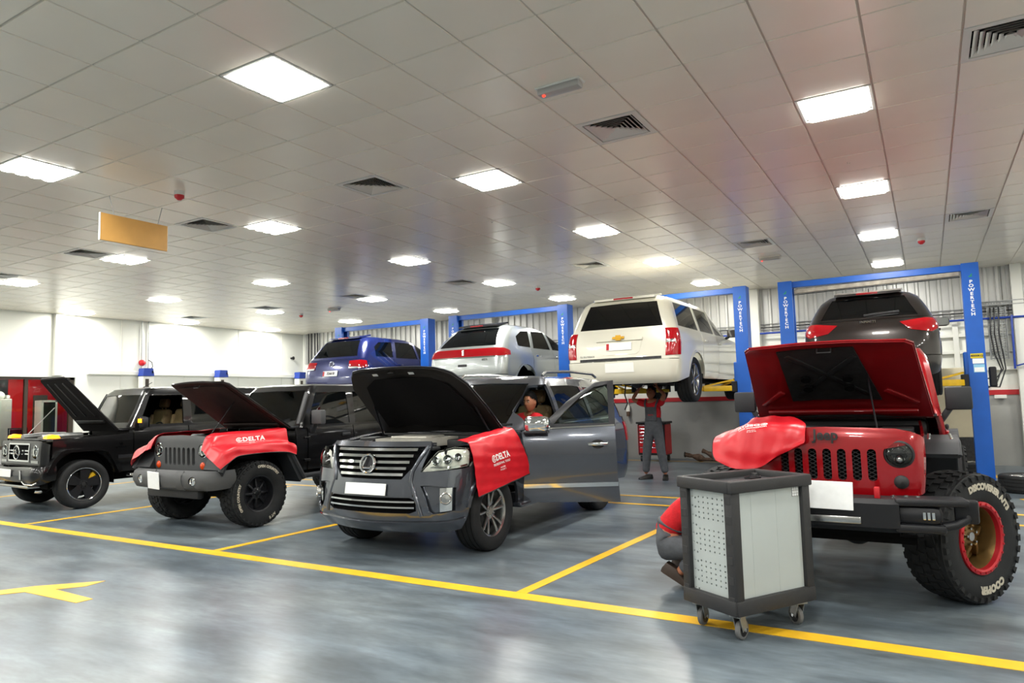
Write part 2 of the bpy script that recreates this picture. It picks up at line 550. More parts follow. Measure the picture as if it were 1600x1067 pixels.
# --- air diffusers
proto = None
for (u, v) in sorted(diffs):
    x, y = tile_xy(u + .5, v + .5)
    if proto is None:
        proto = thing('air_diffuser', 'square louvred air diffuser set in the ceiling grid', 'air vent', (x, y, CZ), 0, 'ceiling air diffusers')
        h = T / 2 - .006
        fr = MB()
        w = 0.05
        for s in (-1, 1):
            fr.box((s * (h - w / 2), 0, 0.004), (w, 2 * h, 0.014))
            fr.box((0, s * (h - w / 2), 0.004), (2 * h - 2 * w, w, 0.014))
        fr.build('frame', M['lamp_frame'], proto)
        MB().box((0, 0, 0.1), (2 * h, 2 * h, 0.006)).build('duct_backing', M['void'], proto)
        for k in range(6):
            a = h - w - .012 - k * .038          # outer half size of this louvre ring
            if a < 0.02: break
            q = MB()
            b = max(a - .034, .004)
            z0, z1 = -0.002, 0.022
            vs_ = [(-b, -b, z1), (b, -b, z1), (b, b, z1), (-b, b, z1), (-a, -a, z0), (a, -a, z0), (a, a, z0), (-a, a, z0)]
            vs_ += [(p[0] * .985, p[1] * .985, p[2] + .004) for p in vs_]
            fs = [(i, (i + 1) % 4, 4 + (i + 1) % 4, 4 + i) for i in range(4)] + [(8 + i, 12 + i, 12 + (i + 1) % 4, 8 + (i + 1) % 4) for i in range(4)]
            q.add(vs_, fs).build('louvre', M['lamp_frame'], proto, fix=False)
    else:
        dup(proto, (x, y, CZ))

# --- walls
# left wall built around the office window (Y 7.0..9.5, z 0.67..2.4)
WY0, WY1, WZ0, WZ1 = 5.6, 9.45, 0.70, 2.40
mb = MB()
mb.box((XL - .1, (YF + WY0) / 2, CZ / 2 + .05), (0.2, WY0 - YF, CZ + .3))
mb.box((XL - .1, (WY1 + YB + .2) / 2, CZ / 2 + .05), (0.2, YB + .2 - WY1, CZ + .3))
mb.box((XL - .1, (WY0 + WY1) / 2, (WZ1 + CZ + .2) / 2), (0.2, WY1 - WY0, CZ + .2 - WZ1))
wall_left = struct(mb.build('wall_left', M['wall_white']))
o = MB().box((XL - .09, (WY0 + WY1) / 2, WZ0 / 2), (0.2, WY1 - WY0, WZ0)).build('parapet', M['wall_grey'], wall_left)
# panel joints of the left wall
for y in (10.6, 12.45, 14.3, 16.0):
    MB().box((XL + .004, y, CZ / 2), (0.012, 0.02, CZ)).build('joint_strip', M['white_trunk'], wall_left)
wall_back = struct(MB().box(((XL + XR) / 2, YB + .12, CZ / 2 + .05), (XR - XL + .4, 0.2, CZ + .3)).build('wall_back', M['wall_white']))
# grey lower paint skin, red stripe
MB().box(((-9.2 + XR) / 2, YB + .015, 0.70), (XR + 9.2, 0.03, 1.40)).build('painted_dado', M['wall_grey'], wall_back)
MB().box(((-9.2 + XR) / 2, YB + .01, 1.445), (XR + 9.2, 0.05, 0.1)).build('red_stripe', M['stripe_red'], wall_back)
# ribbed metal sheet above: trapezoid ribs as real geometry, in separate sheets
def ribbed(x0, x1, z0, z1, y, pitch=0.2, d=0.045):
    vs_ = []; fs = []
    x = x0; prof = []
    while x < x1 - .01:
        for dx, dd in ((0, 0), (.30, 0), (.40, d), (.62, d), (.72, 0)):
            prof.append((min(x + dx * pitch, x1), y - dd))
        x += pitch
    prof.append((x1, y))
    n = len(prof)
    vs_ = [(a, b, z0) for a, b in prof] + [(a, b, z1) for a, b in prof]
    fs = [(i, i + 1, n + i + 1, n + i) for i in range(n - 1)]
    return MB().add(vs_, fs)
for x0 in np.arange(XL + .1, XR - .5, 1.98):
    x1 = min(x0 + 1.96, XR)
    ribbed(x0, x1, 2.95, CZ, YB - .005).build('ribbed_sheet', M['wall_ribbed'], wall_back, fix=False)
struct(MB().box((XR + .1, (YB + YF) / 2, CZ / 2 + .05), (0.2, YB - YF + .4, CZ + .3)).build('wall_right', M['wall_white']))
struct(MB().box(((XL + XR) / 2, YF - .1, CZ / 2 + .05), (XR - XL + .4, 0.2, CZ + .3)).build('wall_front', M['wall_grey']))  # unseen wall; its grey is invented so the car fronts reflect darker
# wall columns
def col(name, x, y, w, d, z0, z1, m):
    return struct(MB().box((x, y, (z0 + z1) / 2), (w, d, z1 - z0), bev=.008).build(name, m))
col('trim_1', XL + .06, 9.0, 0.12, 0.2, WZ1 + .03, CZ, M['white_trunk'])
col('trim_2', -3.38, YB - .12, 0.24, 0.22, 0.0, CZ, M['white_trunk'])
col('trim_3', 1.62, YB - .1, 0.18, 0.18, 0.0, CZ, M['white_trunk'])
col('trim_4', -10.7, YB - .12, 0.24, 0.22, 0.0, CZ, M['white_trunk'])
# horizontal white rails on the back wall
for i, z in enumerate((2.62, 2.28, 1.92)):
    struct(MB().box(((XL + XR) / 2 + 3, YB - .03, z), (XR - XL - 6, 0.06, 0.07), bev=.01).build('trim_%d' % (5 + i), M['white_trunk']))
# ------------------------------------------------------------------ vehicle shells: panels cut as polygons on a lofted surface
def pchip(x, y, xq):
    x = np.asarray(x, float); y = np.asarray(y, float); xq = np.clip(np.asarray(xq, float), x[0], x[-1])
    h = np.diff(x); d = np.diff(y) / h
    m = np.zeros_like(y)
    m[1:-1] = [0 if d[i - 1] * d[i] <= 0 else 2 * d[i - 1] * d[i] / (d[i - 1] + d[i]) for i in range(1, len(d))]
    m[0] = d[0]; m[-1] = d[-1]
    i = np.clip(np.searchsorted(x, xq) - 1, 0, len(h) - 1)
    t = (xq - x[i]) / h[i]
    return (y[i] * (1 + 2 * t) * (1 - t) ** 2 + m[i] * h[i] * t * (1 - t) ** 2 + y[i + 1] * t * t * (3 - 2 * t) + m[i + 1] * h[i] * t * t * (t - 1))
def in_poly(px, py, poly):
    n = len(poly); c = np.zeros(len(px), bool)
    j = n - 1
    for i in range(n):
        xi, yi = poly[i]; xj, yj = poly[j]
        if yi != yj:
            c ^= ((yi > py) != (yj > py)) & (px < (xj - xi) * (py - yi) / (yj - yi) + xi)
        j = i
    return c
def seg_dist(px, py, poly):
    d = np.full(len(px), 1e9)
    n = len(poly)
    for i in range(n):
        ax, ay = poly[i]; bx, by = poly[(i + 1) % n]
        l2 = (bx - ax) ** 2 + (by - ay) ** 2 + 1e-12
        t = np.clip(((px - ax) * (bx - ax) + (py - ay) * (by - ay)) / l2, 0, 1)
        d = np.minimum(d, np.hypot(px - ax - t * (bx - ax), py - ay - t * (by - ay)))
    return d
def triangulate(loops, sp):
    """loops: outer polygon then holes, in 2D; returns points, triangles, boundary flags"""
    pts = []; edges = []
    for lp in loops:
        o = len(pts); n = len(lp)
        pts += lp
        edges += [(o + i, o + (i + 1) % n) for i in range(n)]
    a = np.array(loops[0])
    x0, y0 = a.min(0); x1, y1 = a.max(0)
    gx = np.arange(x0 + sp * .5, x1, sp); gy = np.arange(y0 + sp * .5, y1, sp)
    if len(gx) and len(gy):
        X, Y = np.meshgrid(gx, gy)
        X = X.ravel().copy(); Y = Y.ravel()
        X[::2] += sp * .03
        ok = np.zeros(len(X), bool)
        d = np.full(len(X), 1e9)
        for lp in loops:
            ok ^= in_poly(X, Y, lp); d = np.minimum(d, seg_dist(X, Y, lp))
        ok &= d > sp * .45
        inner = list(zip(X[ok], Y[ok]))
    else:
        inner = []
    res = geometry.delaunay_2d_cdt([Vector(p) for p in pts] + [Vector(p) for p in inner], edges, [], 0, 1e-7)
    V, F = res[0], res[2]
    P = np.array([(v.x, v.y) for v in V])
    F = [f for f in F if len(f) == 3]
    C = np.array([P[list(f)].mean(0) for f in F])
    ok = np.zeros(len(F), bool)
    for lp in loops:
        ok ^= in_poly(C[:, 0], C[:, 1], lp)
    return P, [f for f, k in zip(F, ok) if k]
def solid_from_sheet(outer, inner, F, name, material, parent, sharp=35):
    """closes two copies of a triangulated sheet into a thin solid"""
    n = len(outer)
    cnt = {}
    for f in F:
        for i in range(3):
            a, b = f[i], f[(i + 1) % 3]
            k = (min(a, b), max(a, b))
            cnt[k] = None if k in cnt else (a, b)
    fs = [tuple(f) for f in F] + [tuple(n + i for i in reversed(f)) for f in F]
    fs += [(e[1], e[0], n + e[0], n + e[1]) for e in cnt.values() if e is not None]
    used = sorted({i for f in fs for i in f})
    mp = {u: i for i, u in enumerate(used)}
    allv = np.vstack([outer, inner])
    me = bpy.data.meshes.new(name)
    me.from_pydata([tuple(allv[u]) for u in used], [], [tuple(mp[i] for i in f) for f in fs])
    me.validate()
    for q in (material if isinstance(material, (list, tuple)) else [material]):
        me.materials.append(q)
    bm = bmesh.new(); bm.from_mesh(me)
    bmesh.ops.recalc_face_normals(bm, faces=list(bm.faces)); bm.to_mesh(me); bm.free()
    shade(me, sharp)
    return link(name, me, parent)

class Shell:
    """rings: (z, y_front, y_rear, half width, corner radius front, corner radius rear, bow front, bow rear)
    u runs 0 front centre, 1-2 front corner, 2-3 side, 3-4 rear corner, 5 rear centre"""
    def __init__(self, rings, barrel=0.0, zfun=None):
        self.r = np.array(rings, float); self.barrel = barrel; self.zfun = zfun
        zm = self.r[len(self.r) // 2, 0]
        u = np.linspace(0, 5, 401)
        P = self.ev(u, np.full(401, zm))
        self.us = u
        self.ss = np.concatenate([[0], np.cumsum(np.linalg.norm(np.diff(P, axis=0), axis=1))])
    def prm(self, z):
        return [pchip(self.r[:, 0], self.r[:, k], z) for k in range(1, 8)]
    def ev(self, u, z):
        u = np.asarray(u, float); z = np.asarray(z, float)
        yf, yr, w, rf, rr, bf, br = self.prm(z)
        sg = np.where(u < 0, -1.0, 1.0)
        a = np.abs(u)
        over = a > 5
        sg = np.where(over, -sg, sg); a = np.where(over, 10 - a, a)
        y2 = yf + bf * ((w - rf) / w) ** 2 + rf; y3 = yr - br * ((w - rr) / w) ** 2 - rr
        x = np.empty_like(a); y = np.empty_like(a)
        k = a <= 1
        xx = a * (w - rf); x = np.where(k, xx, 0); y = np.where(k, yf + bf * (xx / w) ** 2, 0)
        k = (a > 1) & (a <= 2); th = (a - 1) * PI / 2
        x = np.where(k, w - rf + rf * np.sin(th), x); y = np.where(k, y2 - rf * np.cos(th), y)
        k = (a > 2) & (a <= 3); t = a - 2
        x = np.where(k, w + self.barrel * 4 * t * (1 - t), x); y = np.where(k, y2 + (y3 - y2) * t, y)
        k = (a > 3) & (a <= 4); th = (a - 3) * PI / 2
        x = np.where(k, w - rr + rr * np.cos(th), x); y = np.where(k, y3 + rr * np.sin(th), y)
        k = a > 4; xx = (5 - a) * (w - rr)
        x = np.where(k, xx, x); y = np.where(k, yr - br * (xx / w) ** 2, y)
        return np.stack([x * sg, y, z], -1)
    def u_of(self, tagc, a, z):
        if tagc == 'u':
            return a
        if tagc == 'f':
            u = np.linspace(0, 2, 161); P = self.ev(u, np.full(161, z))
            return math.copysign(float(np.interp(abs(a), P[:, 0], u)), a)
        if tagc in ('s', '-s'):
            u = np.linspace(1, 4, 241); P = self.ev(u, np.full(241, z))
            q = float(np.interp(a, P[:, 1], u))
            return -q if tagc == '-s' else q
        u = np.linspace(5, 3, 161); P = self.ev(u, np.full(161, z))
        return math.copysign(float(np.interp(abs(a), P[:, 0], u)), a if a != 0 else 1)
    def s_of_u(self, u, rear):
        a = abs(u)
        s = float(np.interp(a, self.us, self.ss))
        if rear:
            s = self.ss[-1] - s
        return math.copysign(s, u)
    def loop2d(self, poly, sp, rear):
        out = []
        n = len(poly)
        for i in range(n):
            A = poly[i]; B = poly[(i + 1) % n]
            ua, ub = self.u_of(*A), self.u_of(*B)
            pa = np.array([self.s_of_u(ua, rear), A[2]]); pb = np.array([self.s_of_u(ub, rear), B[2]])
            k = max(1, int(np.hypot(*(pb - pa)) / (sp * .8)))
            for j in range(k):
                t = j / k
                if A[0] == B[0] and A[0] != 'u':
                    z = A[2] + (B[2] - A[2]) * t
                    u = self.u_of(A[0], A[1] + (B[1] - A[1]) * t, z)
                    out.append((self.s_of_u(u, rear), z))
                else:
                    p = pa + (pb - pa) * t
                    out.append((float(p[0]), float(p[1])))
        return out
    def pos(self, s, z, rear):
        s = np.asarray(s, float)
        a = np.abs(s)
        if rear: a = self.ss[-1] - a
        u = np.interp(a, self.ss, self.us)
        u = np.where(s < 0, -u, u)
        return self.ev(u, z)
    def normal(self, s, z, rear):
        e = 0.004
        a = self.pos(np.asarray(s) + e, z, rear) - self.pos(np.asarray(s) - e, z, rear)
        zlo = np.maximum(z - e, self.r[0, 0]); zhi = np.minimum(z + e, self.r[-1, 0])
        b = self.pos(s, zhi, rear) - self.pos(s, zlo, rear)
        n = np.cross(a, b)
        n /= np.linalg.norm(n, axis=1)[:, None] + 1e-12
        P = self.pos(s, z, rear)
        ctr = np.array([0, (self.r[0, 1] + self.r[0, 2]) / 2, 0])
        flip = ((P - ctr) * n)[:, :2].sum(1) < 0
        n[flip] *= -1
        return n
    def patch(self, name, poly, material, parent, off=0.0, th=0.02, sp=0.06, holes=(), rear=False, bump=None, sharp=35):
        loops = [self.loop2d(p, sp, rear) for p in [poly] + list(holes)]
        P, F = triangulate(loops, sp)
        Q = self.pos(P[:, 0], P[:, 1], rear); N = self.normal(P[:, 0], P[:, 1], rear)
        o = np.full(len(P), float(off))
        if bump is not None:
            o = o + bump(Q[:, 0], Q[:, 1], Q[:, 2], P, loops)
        return solid_from_sheet(Q + N * o[:, None], Q + N * (o - th)[:, None], F, name, material, parent, sharp)
    def at(self, tagc, a, z, off=0.0):
        u = self.u_of(tagc, a, z)
        rear = abs(u) > 2.5
        s = self.s_of_u(u, rear)
        p = self.pos([s], np.array([z]), rear)[0]; n = self.normal([s], np.array([float(z)]), rear)[0]
        return Vector(p + n * off), Vector(n)
def puff(h, w=0.03):
    """panel swells by h away from its edge"""
    def fn(x, y, z, P, loops):
        d = np.full(len(P), 1e9)
        for lp in loops: d = np.minimum(d, seg_dist(P[:, 0], P[:, 1], lp))
        return h * np.clip(d / w, 0, 1) ** .5
    return fn
def top_patch(name, poly, zf, material, parent, th=0.02, sp=0.08, holes=(), sharp=35):
    """panel over an (x, y) outline at height zf(x, y)"""
    def dens(lp):
        out = []
        for i in range(len(lp)):
            a = np.array(lp[i], float); b = np.array(lp[(i + 1) % len(lp)], float)
            k = max(1, int(np.hypot(*(b - a)) / sp))
            out += [tuple(a + (b - a) * j / k) for j in range(k)]
        return out
    P, F = triangulate([dens(poly)] + [dens(h) for h in holes], sp)
    z = zf(P[:, 0], P[:, 1])
    return solid_from_sheet(np.column_stack([P, z]), np.column_stack([P, z - th]), F, name, material, parent, sharp)
def arc(tagc, cy, cz, r, a0, a1, n=14):
    return [(tagc, cy + r * math.cos(R(a0 + (a1 - a0) * i / n)), cz + r * math.sin(R(a0 + (a1 - a0) * i / n))) for i in range(n + 1)]
def both(tagc):
    return (tagc, '-' + tagc)
def side(poly, s):
    """polygon given for the car's left side, moved to side s"""
    out = []
    for p in poly:
        if p[0] == 's': out.append(('s' if s > 0 else '-s', p[1], p[2]))
        elif p[0] == 'u': out.append(('u', p[1] * s, p[2]))
        else: out.append((p[0], p[1] * s, p[2]))
    return out
def mirror_poly(half, tagc='f'):
    """half outline from top centre round to bottom centre on +x, closed by its mirror"""
    h2 = [side([p], -1)[0] for p in reversed(half)]
    return half + [p for p in h2 if not (p[0] == tagc and abs(p[1]) < 1e-9)]

# ------------------------------------------------------------------ wheels
def tyre_mesh(name, Rr, W, rim_r, tread='road'):
    mb = MB()
    h = W / 2
    sh = Rr * .955
    prof = [(-h * .72, rim_r * .97), (-h * .94, rim_r + (Rr - rim_r) * .18), (-h * 1.0, rim_r + (Rr - rim_r) * .5), (-h * .95, sh * .985), (-h * .86, sh + (Rr - sh) * .55)]
    top = Rr if tread == 'road' else Rr - .014
    if tread == 'road':
        g = .009
        for c in (-.62, -.22, .22, .62):
            a = c * h
            prof += [(a - .007, top), (a - .006, top - g), (a + .006, top - g), (a + .007, top)]
    else:
        prof += [(-h * .7, top), (0, top + .003), (h * .7, top)]
    prof += [(-a, r) for a, r in reversed(prof[:5])]
    mb.lathe(prof, 'X', n=64 if tread == 'road' else 56, closed=True)
    if tread != 'road':
        n = 34
        rows = [(-.80, .30, .0), (-.40, .30, .5), (0, .30, .2), (.40, .30, .7), (.80, .30, .25)]
        for (c, wd, ph) in rows:
            for k in range(n):
                q = 2 * PI * (k + ph) / n
                jag = .12 if k % 2 else -.05
                hw = wd * h * .56
                ln = 2 * PI * Rr / n * .40
                pts = [(-hw, -ln), (hw * .35, -ln * (.75 + jag)), (hw, -ln * .95), (hw, ln * .8), (-hw * .3, ln * (.98 - jag)), (-hw, ln * .85)]
                o = []
                for lift in (top - .012, Rr + (0 if abs(c) < .5 else -.012)):
                    for (a, t) in pts:
                        ax = c * h + a + t * .25 * (1 if c > 0 else -1 if c < 0 else 0)
                        rr = lift - (0.020 * max(0, (abs(ax) - h * .8) / (h * .2)) if lift > top - .01 else 0)
                        qq = q + t / Rr
                        o.append((ax, rr * math.cos(qq), rr * math.sin(qq)))
                m = len(pts)
                mb.add(o, [tuple(range(m, 2 * m))] + [(i, (i + 1) % m, m + (i + 1) % m, m + i) for i in range(m)])
        for s in (-1, 1):                              # shoulder lugs on the sidewall
            for k in range(n):
                q = 2 * PI * (k + .5 * s) / n
                a0, a1 = q - .055, q + .055
                x0, x1 = s * h * .90, s * h * 1.03
                r0, r1 = Rr * .885, Rr * .965
                vv = []
                for x in (x0, x1):
                    for (rr, aa) in ((r0, a0 + .02), (r1, a0), (r1, a1), (r0, a1 - .02)):
                        rr2 = rr if x == x0 else min(rr, Rr * .955)
                        vv.append((x, rr2 * math.cos(aa), rr2 * math.sin(aa)))
                mb.add(vv, [(4, 5, 6, 7), (0, 1, 5, 4), (1, 2, 6, 5), (2, 3, 7, 6), (3, 0, 4, 7)])
    me = mb.mesh(name, M['rubber'])
    shade(me, 40)
    return me
def ring_text(mb, s, size, r, x, a_mid, flip=False, bold=.004, spacing=1.05):
    """lettering bent round the sidewall in the plane x = const, read from +x"""
    vs_, fs = text_mesh(s, size, 0, bold * size / .05, spacing)
    out = []
    for p in vs_:
        rr = r + (-p.y if flip else p.y)
        q = a_mid + (p.x / r) * (1 if flip else -1)
        # seen from +x: +y of the car runs to the right, z up
        out.append((x, rr * math.cos(q), rr * math.sin(q)))
    return mb.add(out, fs)
def rim_mesh(name, rim_r, W, style, material):
    """rim in the plane of +x outer face; returns list of (name, mesh)"""
    h = W / 2
    out = []
    barrel = MB().lathe([(-h * .75, rim_r * .98), (-h * .75, rim_r * .9), (h * .5, rim_r * .88), (h * .74, rim_r * .93), (h * .80, rim_r * 1.0), (h * .72, rim_r * 1.01)], 'X', n=48)
    barrel.f = [f for f in barrel.f if len(f) == 4]
    out.append(('rim', barrel.mesh(name + '_rim', material, 40, fix=False)))
    mb = MB()
    if style == 'twin10':          # five pairs of slim spokes
        for k in range(5):
            for d in (-.20, .20):
                q0 = 2 * PI * k / 5 + d * .75; q1 = 2 * PI * k / 5 + d * 1.15
                mb.bar((h * .45, .055 * math.cos(q0), .055 * math.sin(q0)), (h * .66, rim_r * .93 * math.cos(q1), rim_r * .93 * math.sin(q1)), .03, .036, up=(1, 0, 0), bev=.008)
        mb.lathe([(h * .2, .075), (h * .56, .075), (h * .60, .055), (h * .60, .0)], 'X', n=24)
    elif style == 'six':           # six broad spokes
        for k in range(6):
            q = 2 * PI * k / 6 + .3
            for w0, w1, x0, x1, wd in ((.05, .93, .42, .62, .075),):
                mb.bar((h * x0, rim_r * w0 * math.cos(q), rim_r * w0 * math.sin(q)), (h * x1, rim_r * w1 * math.cos(q), rim_r * w1 * math.sin(q)), .034, wd, up=(1, 0, 0), bev=.01)
        mb.lathe([(h * .2, .08), (h * .55, .08), (h * .58, .06), (h * .58, .0)], 'X', n=24)
    elif style == 'five':
        for k in range(5):
            q = 2 * PI * k / 5 + .2
            c, s = math.cos(q), math.sin(q)
            pts = [(.04, -.05), (rim_r * .92, -.085), (rim_r * .92, .085), (.04, .05)]
            mb.prism(pts, lambda a, b, d: (d + .12 * h * a / rim_r, a * c - b * s, a * s + b * c), h * .35, h * .5)
        mb.lathe([(h * .2, .075), (h * .5, .075), (h * .55, .055), (h * .55, .0)], 'X', n=24)
    elif style == 'deep8':         # deep-set disc with eight windows (black off-road rim)
        for k in range(8):
            q = 2 * PI * k / 8
            mb.bar((h * .25, .06 * math.cos(q), .06 * math.sin(q)), (h * .05, rim_r * .86 * math.cos(q), rim_r * .86 * math.sin(q)), .03, .05, up=(1, 0, 0), bev=.01)
        mb.lathe([(h * .0, .075), (h * .36, .075), (h * .40, .06), (h * .40, .0)], 'X', n=24)
        mb.lathe([(h * .02, rim_r * .70), (h * .10, rim_r * .72), (h * .10, rim_r * .86), (-h * .05, rim_r * .88)], 'X', n=40)
    elif style == 'bead6':         # bronze deep rim
        for k in range(6):
            q = 2 * PI * k / 6 + .2
            mb.bar((h * .30, .06 * math.cos(q), .06 * math.sin(q)), (-h * .02, rim_r * .82 * math.cos(q), rim_r * .82 * math.sin(q)), .035, .075, up=(1, 0, 0), bev=.012)
        mb.lathe([(-h * .1, .085), (h * .32, .085), (h * .36, .07), (h * .36, .0)], 'X', n=24)
        mb.lathe([(-h * .05, rim_r * .66), (h * .02, rim_r * .68), (h * .02, rim_r * .80), (-h * .1, rim_r * .86)], 'X', n=40)
    sp = mb.mesh(name + '_spokes', material)
    shade(sp, 35)
    out.append(('spokes', sp))
    nut = MB()
    rad = .052 if style not in ('bead6',) else .058
    for k in range(5):
        q = 2 * PI * k / 5 + .5
        x0 = h * (.34 if style in ('deep8', 'bead6') else .48)
        nut.cyl((x0, rad * math.cos(q), rad * math.sin(q)), (x0 + .03, rad * math.cos(q), rad * math.sin(q)), .009, 8)
    nut.cyl((h * .3, 0, 0), (h * (.48 if style in ('deep8', 'bead6') else .63), 0, 0), .032, 16)
    out.append(('hub_cap', nut.mesh(name + '_hub', M['chrome'] if style == 'deep8' else M['dark_metal'] if style == 'five' else M['alu'], 40)))
    disc = MB().lathe([(-h * .25, .0), (-h * .25, rim_r * .74), (-h * .13, rim_r * .74), (-h * .13, .0)], 'X', n=36)
    out.append(('brake_disc', disc.mesh(name + '_disc', M['dark_metal'], 40)))
    return out
def put_wheel(car, pos, tyre_me, rim_parts, s=1, steer=0.0, extra=(), spin=0.0):
    t = link('tyre', tyre_me, car, pos)
    t.rotation_euler = (0, 0, (0 if s > 0 else PI) + steer)
    for nm, me in list(rim_parts) + list(extra):
        o = link(nm, me, t)
        if spin and nm in ('spokes', 'hub_cap'): o.rotation_euler = (spin, 0, 0)
    return t

# ------------------------------------------------------------------ shared interior and small car parts
def seat(car, x, y, z, m, w=.5, back_tilt=12):
    a = R(back_tilt)
    b = MB().box((x, y, z + .06), (w, .52, .16), bev=.06)
    o = b.build('seat', m, car, 40)
    rot = Matrix.Rotation(-a, 3, 'X')
    bk = MB().box((x, y + .30, z + .40), (w * .98, .15, .66), rot, bev=.06)
    for s in (-1, 1):
        bk.box((x + s * w * .42, y + .24, z + .38), (.09, .12, .5), rot, bev=.035)
    bk.build('seat_back', m, o, 40)
    hd = MB().box((x, y + .39, z + .84), (.27, .11, .18), rot, bev=.045)
    hd.cyl((x - .06, y + .37, z + .68), (x - .06, y + .385, z + .8), .008, 8).cyl((x + .06, y + .37, z + .68), (x + .06, y + .385, z + .8), .008, 8)
    hd.build('headrest', m, o, 40)
    return o
def cabin(car, w, y_dash, z_belt, y_rear, m_seat, m_dash, z_floor=.55, seat_y=None):
    """floor pan, dashboard, steering wheel, two front seats and a rear bench"""
    MB().box((0, (y_dash + y_rear) / 2, z_floor), (2 * w * .94, y_rear - y_dash, .05)).build('floor_pan', M['void'], car)
    d = MB().box((0, y_dash + .12, z_belt - .07), (2 * w * .92, .46, .16), bev=.06)
    d.box((0, y_dash + .02, z_belt - .3), (2 * w * .9, .2, .42))
    d.box((.38, y_dash + .30, z_belt + .0), (.34, .16, .1), bev=.04)
    d.build('dashboard', m_dash, car, 40)
    sw = MB()
    c = Vector((.38, y_dash + .52, z_belt - .08)); tl = R(25)
    pts = [c + Vector((.185 * math.cos(q), .185 * math.sin(q) * math.sin(tl), .185 * math.sin(q) * math.cos(tl))) for q in np.linspace(0, 2 * PI, 25)[:-1]]
    sw.tube(pts, .015, 8, closed=True)
    for q in (0, PI, -PI / 2):
        sw.cyl(c, c + Vector((.18 * math.cos(q), .18 * math.sin(q) * math.sin(tl), .18 * math.sin(q) * math.cos(tl))), .013, 8)
    sw.sphere(c, .055, 12, 8)
    sw.build('steering_wheel', M['leather_dark'], car, 40)
    sy = (y_dash + .95) if seat_y is None else seat_y
    for x in (-.38, .38):
        seat(car, x, sy, z_floor + .2, m_seat)
    b = MB().box((0, sy + 1.05, z_floor + .25), (2 * w * .82, .5, .18), bev=.06)
    b.box((0, sy + 1.36, z_floor + .58), (2 * w * .82, .15, .6), Matrix.Rotation(R(-14), 3, 'X'), bev=.06)
    b.build('rear_bench', m_seat, car, 40)
def mirror_unit(car, p, sx, mat_shell, size=(.24, .12, .17), arm=(.1, 0, -.03), square=False, m_arm=None):
    """door mirror, glass facing the rear"""
    p = Vector(p)
    mb = MB().box(p, size, bev=.018 if square else .055)
    o = mb.build('door_mirror', mat_shell, car, 40)
    MB().box(p + Vector((0, size[1] / 2 + .001, 0)), (size[0] * .86, .006, size[2] * .82)).build('mirror_glass', M['chrome'], o)
    a = MB().bar(p + Vector((-sx * size[0] * .3, 0, -size[2] * .35)), p + Vector((-sx * (size[0] * .5 + arm[0]), arm[1], -size[2] * .5 + arm[2])), .07, .05, bev=.015)
    a.build('mirror_arm', m_arm or M['black'], o, 40)
    return o
def wiper(car, a, b, c):
    mb = MB().tube([a, b], .008, 6)
    mb.bar(b, c, .014, .022)
    return mb.build('wiper', M['black'], car)
def engine_bay(car, w, y0, y1, z_top, z_low=.55, cover=None):
    """dark tub between the fenders with the engine's main lumps"""
    mb = MB()
    mb.box((0, (y0 + y1) / 2, z_low), (2 * w, y1 - y0, .04))
    for s in (-1, 1):
        mb.box((s * (w - .01), (y0 + y1) / 2, (z_low + z_top) / 2 - .03), (.02, y1 - y0, z_top - z_low - .06))
    mb.box((0, y1 - .02, (z_low + z_top) / 2), (2 * w, .03, z_top - z_low - .02))
    mb.build('engine_bay_tub', M['void'], car)
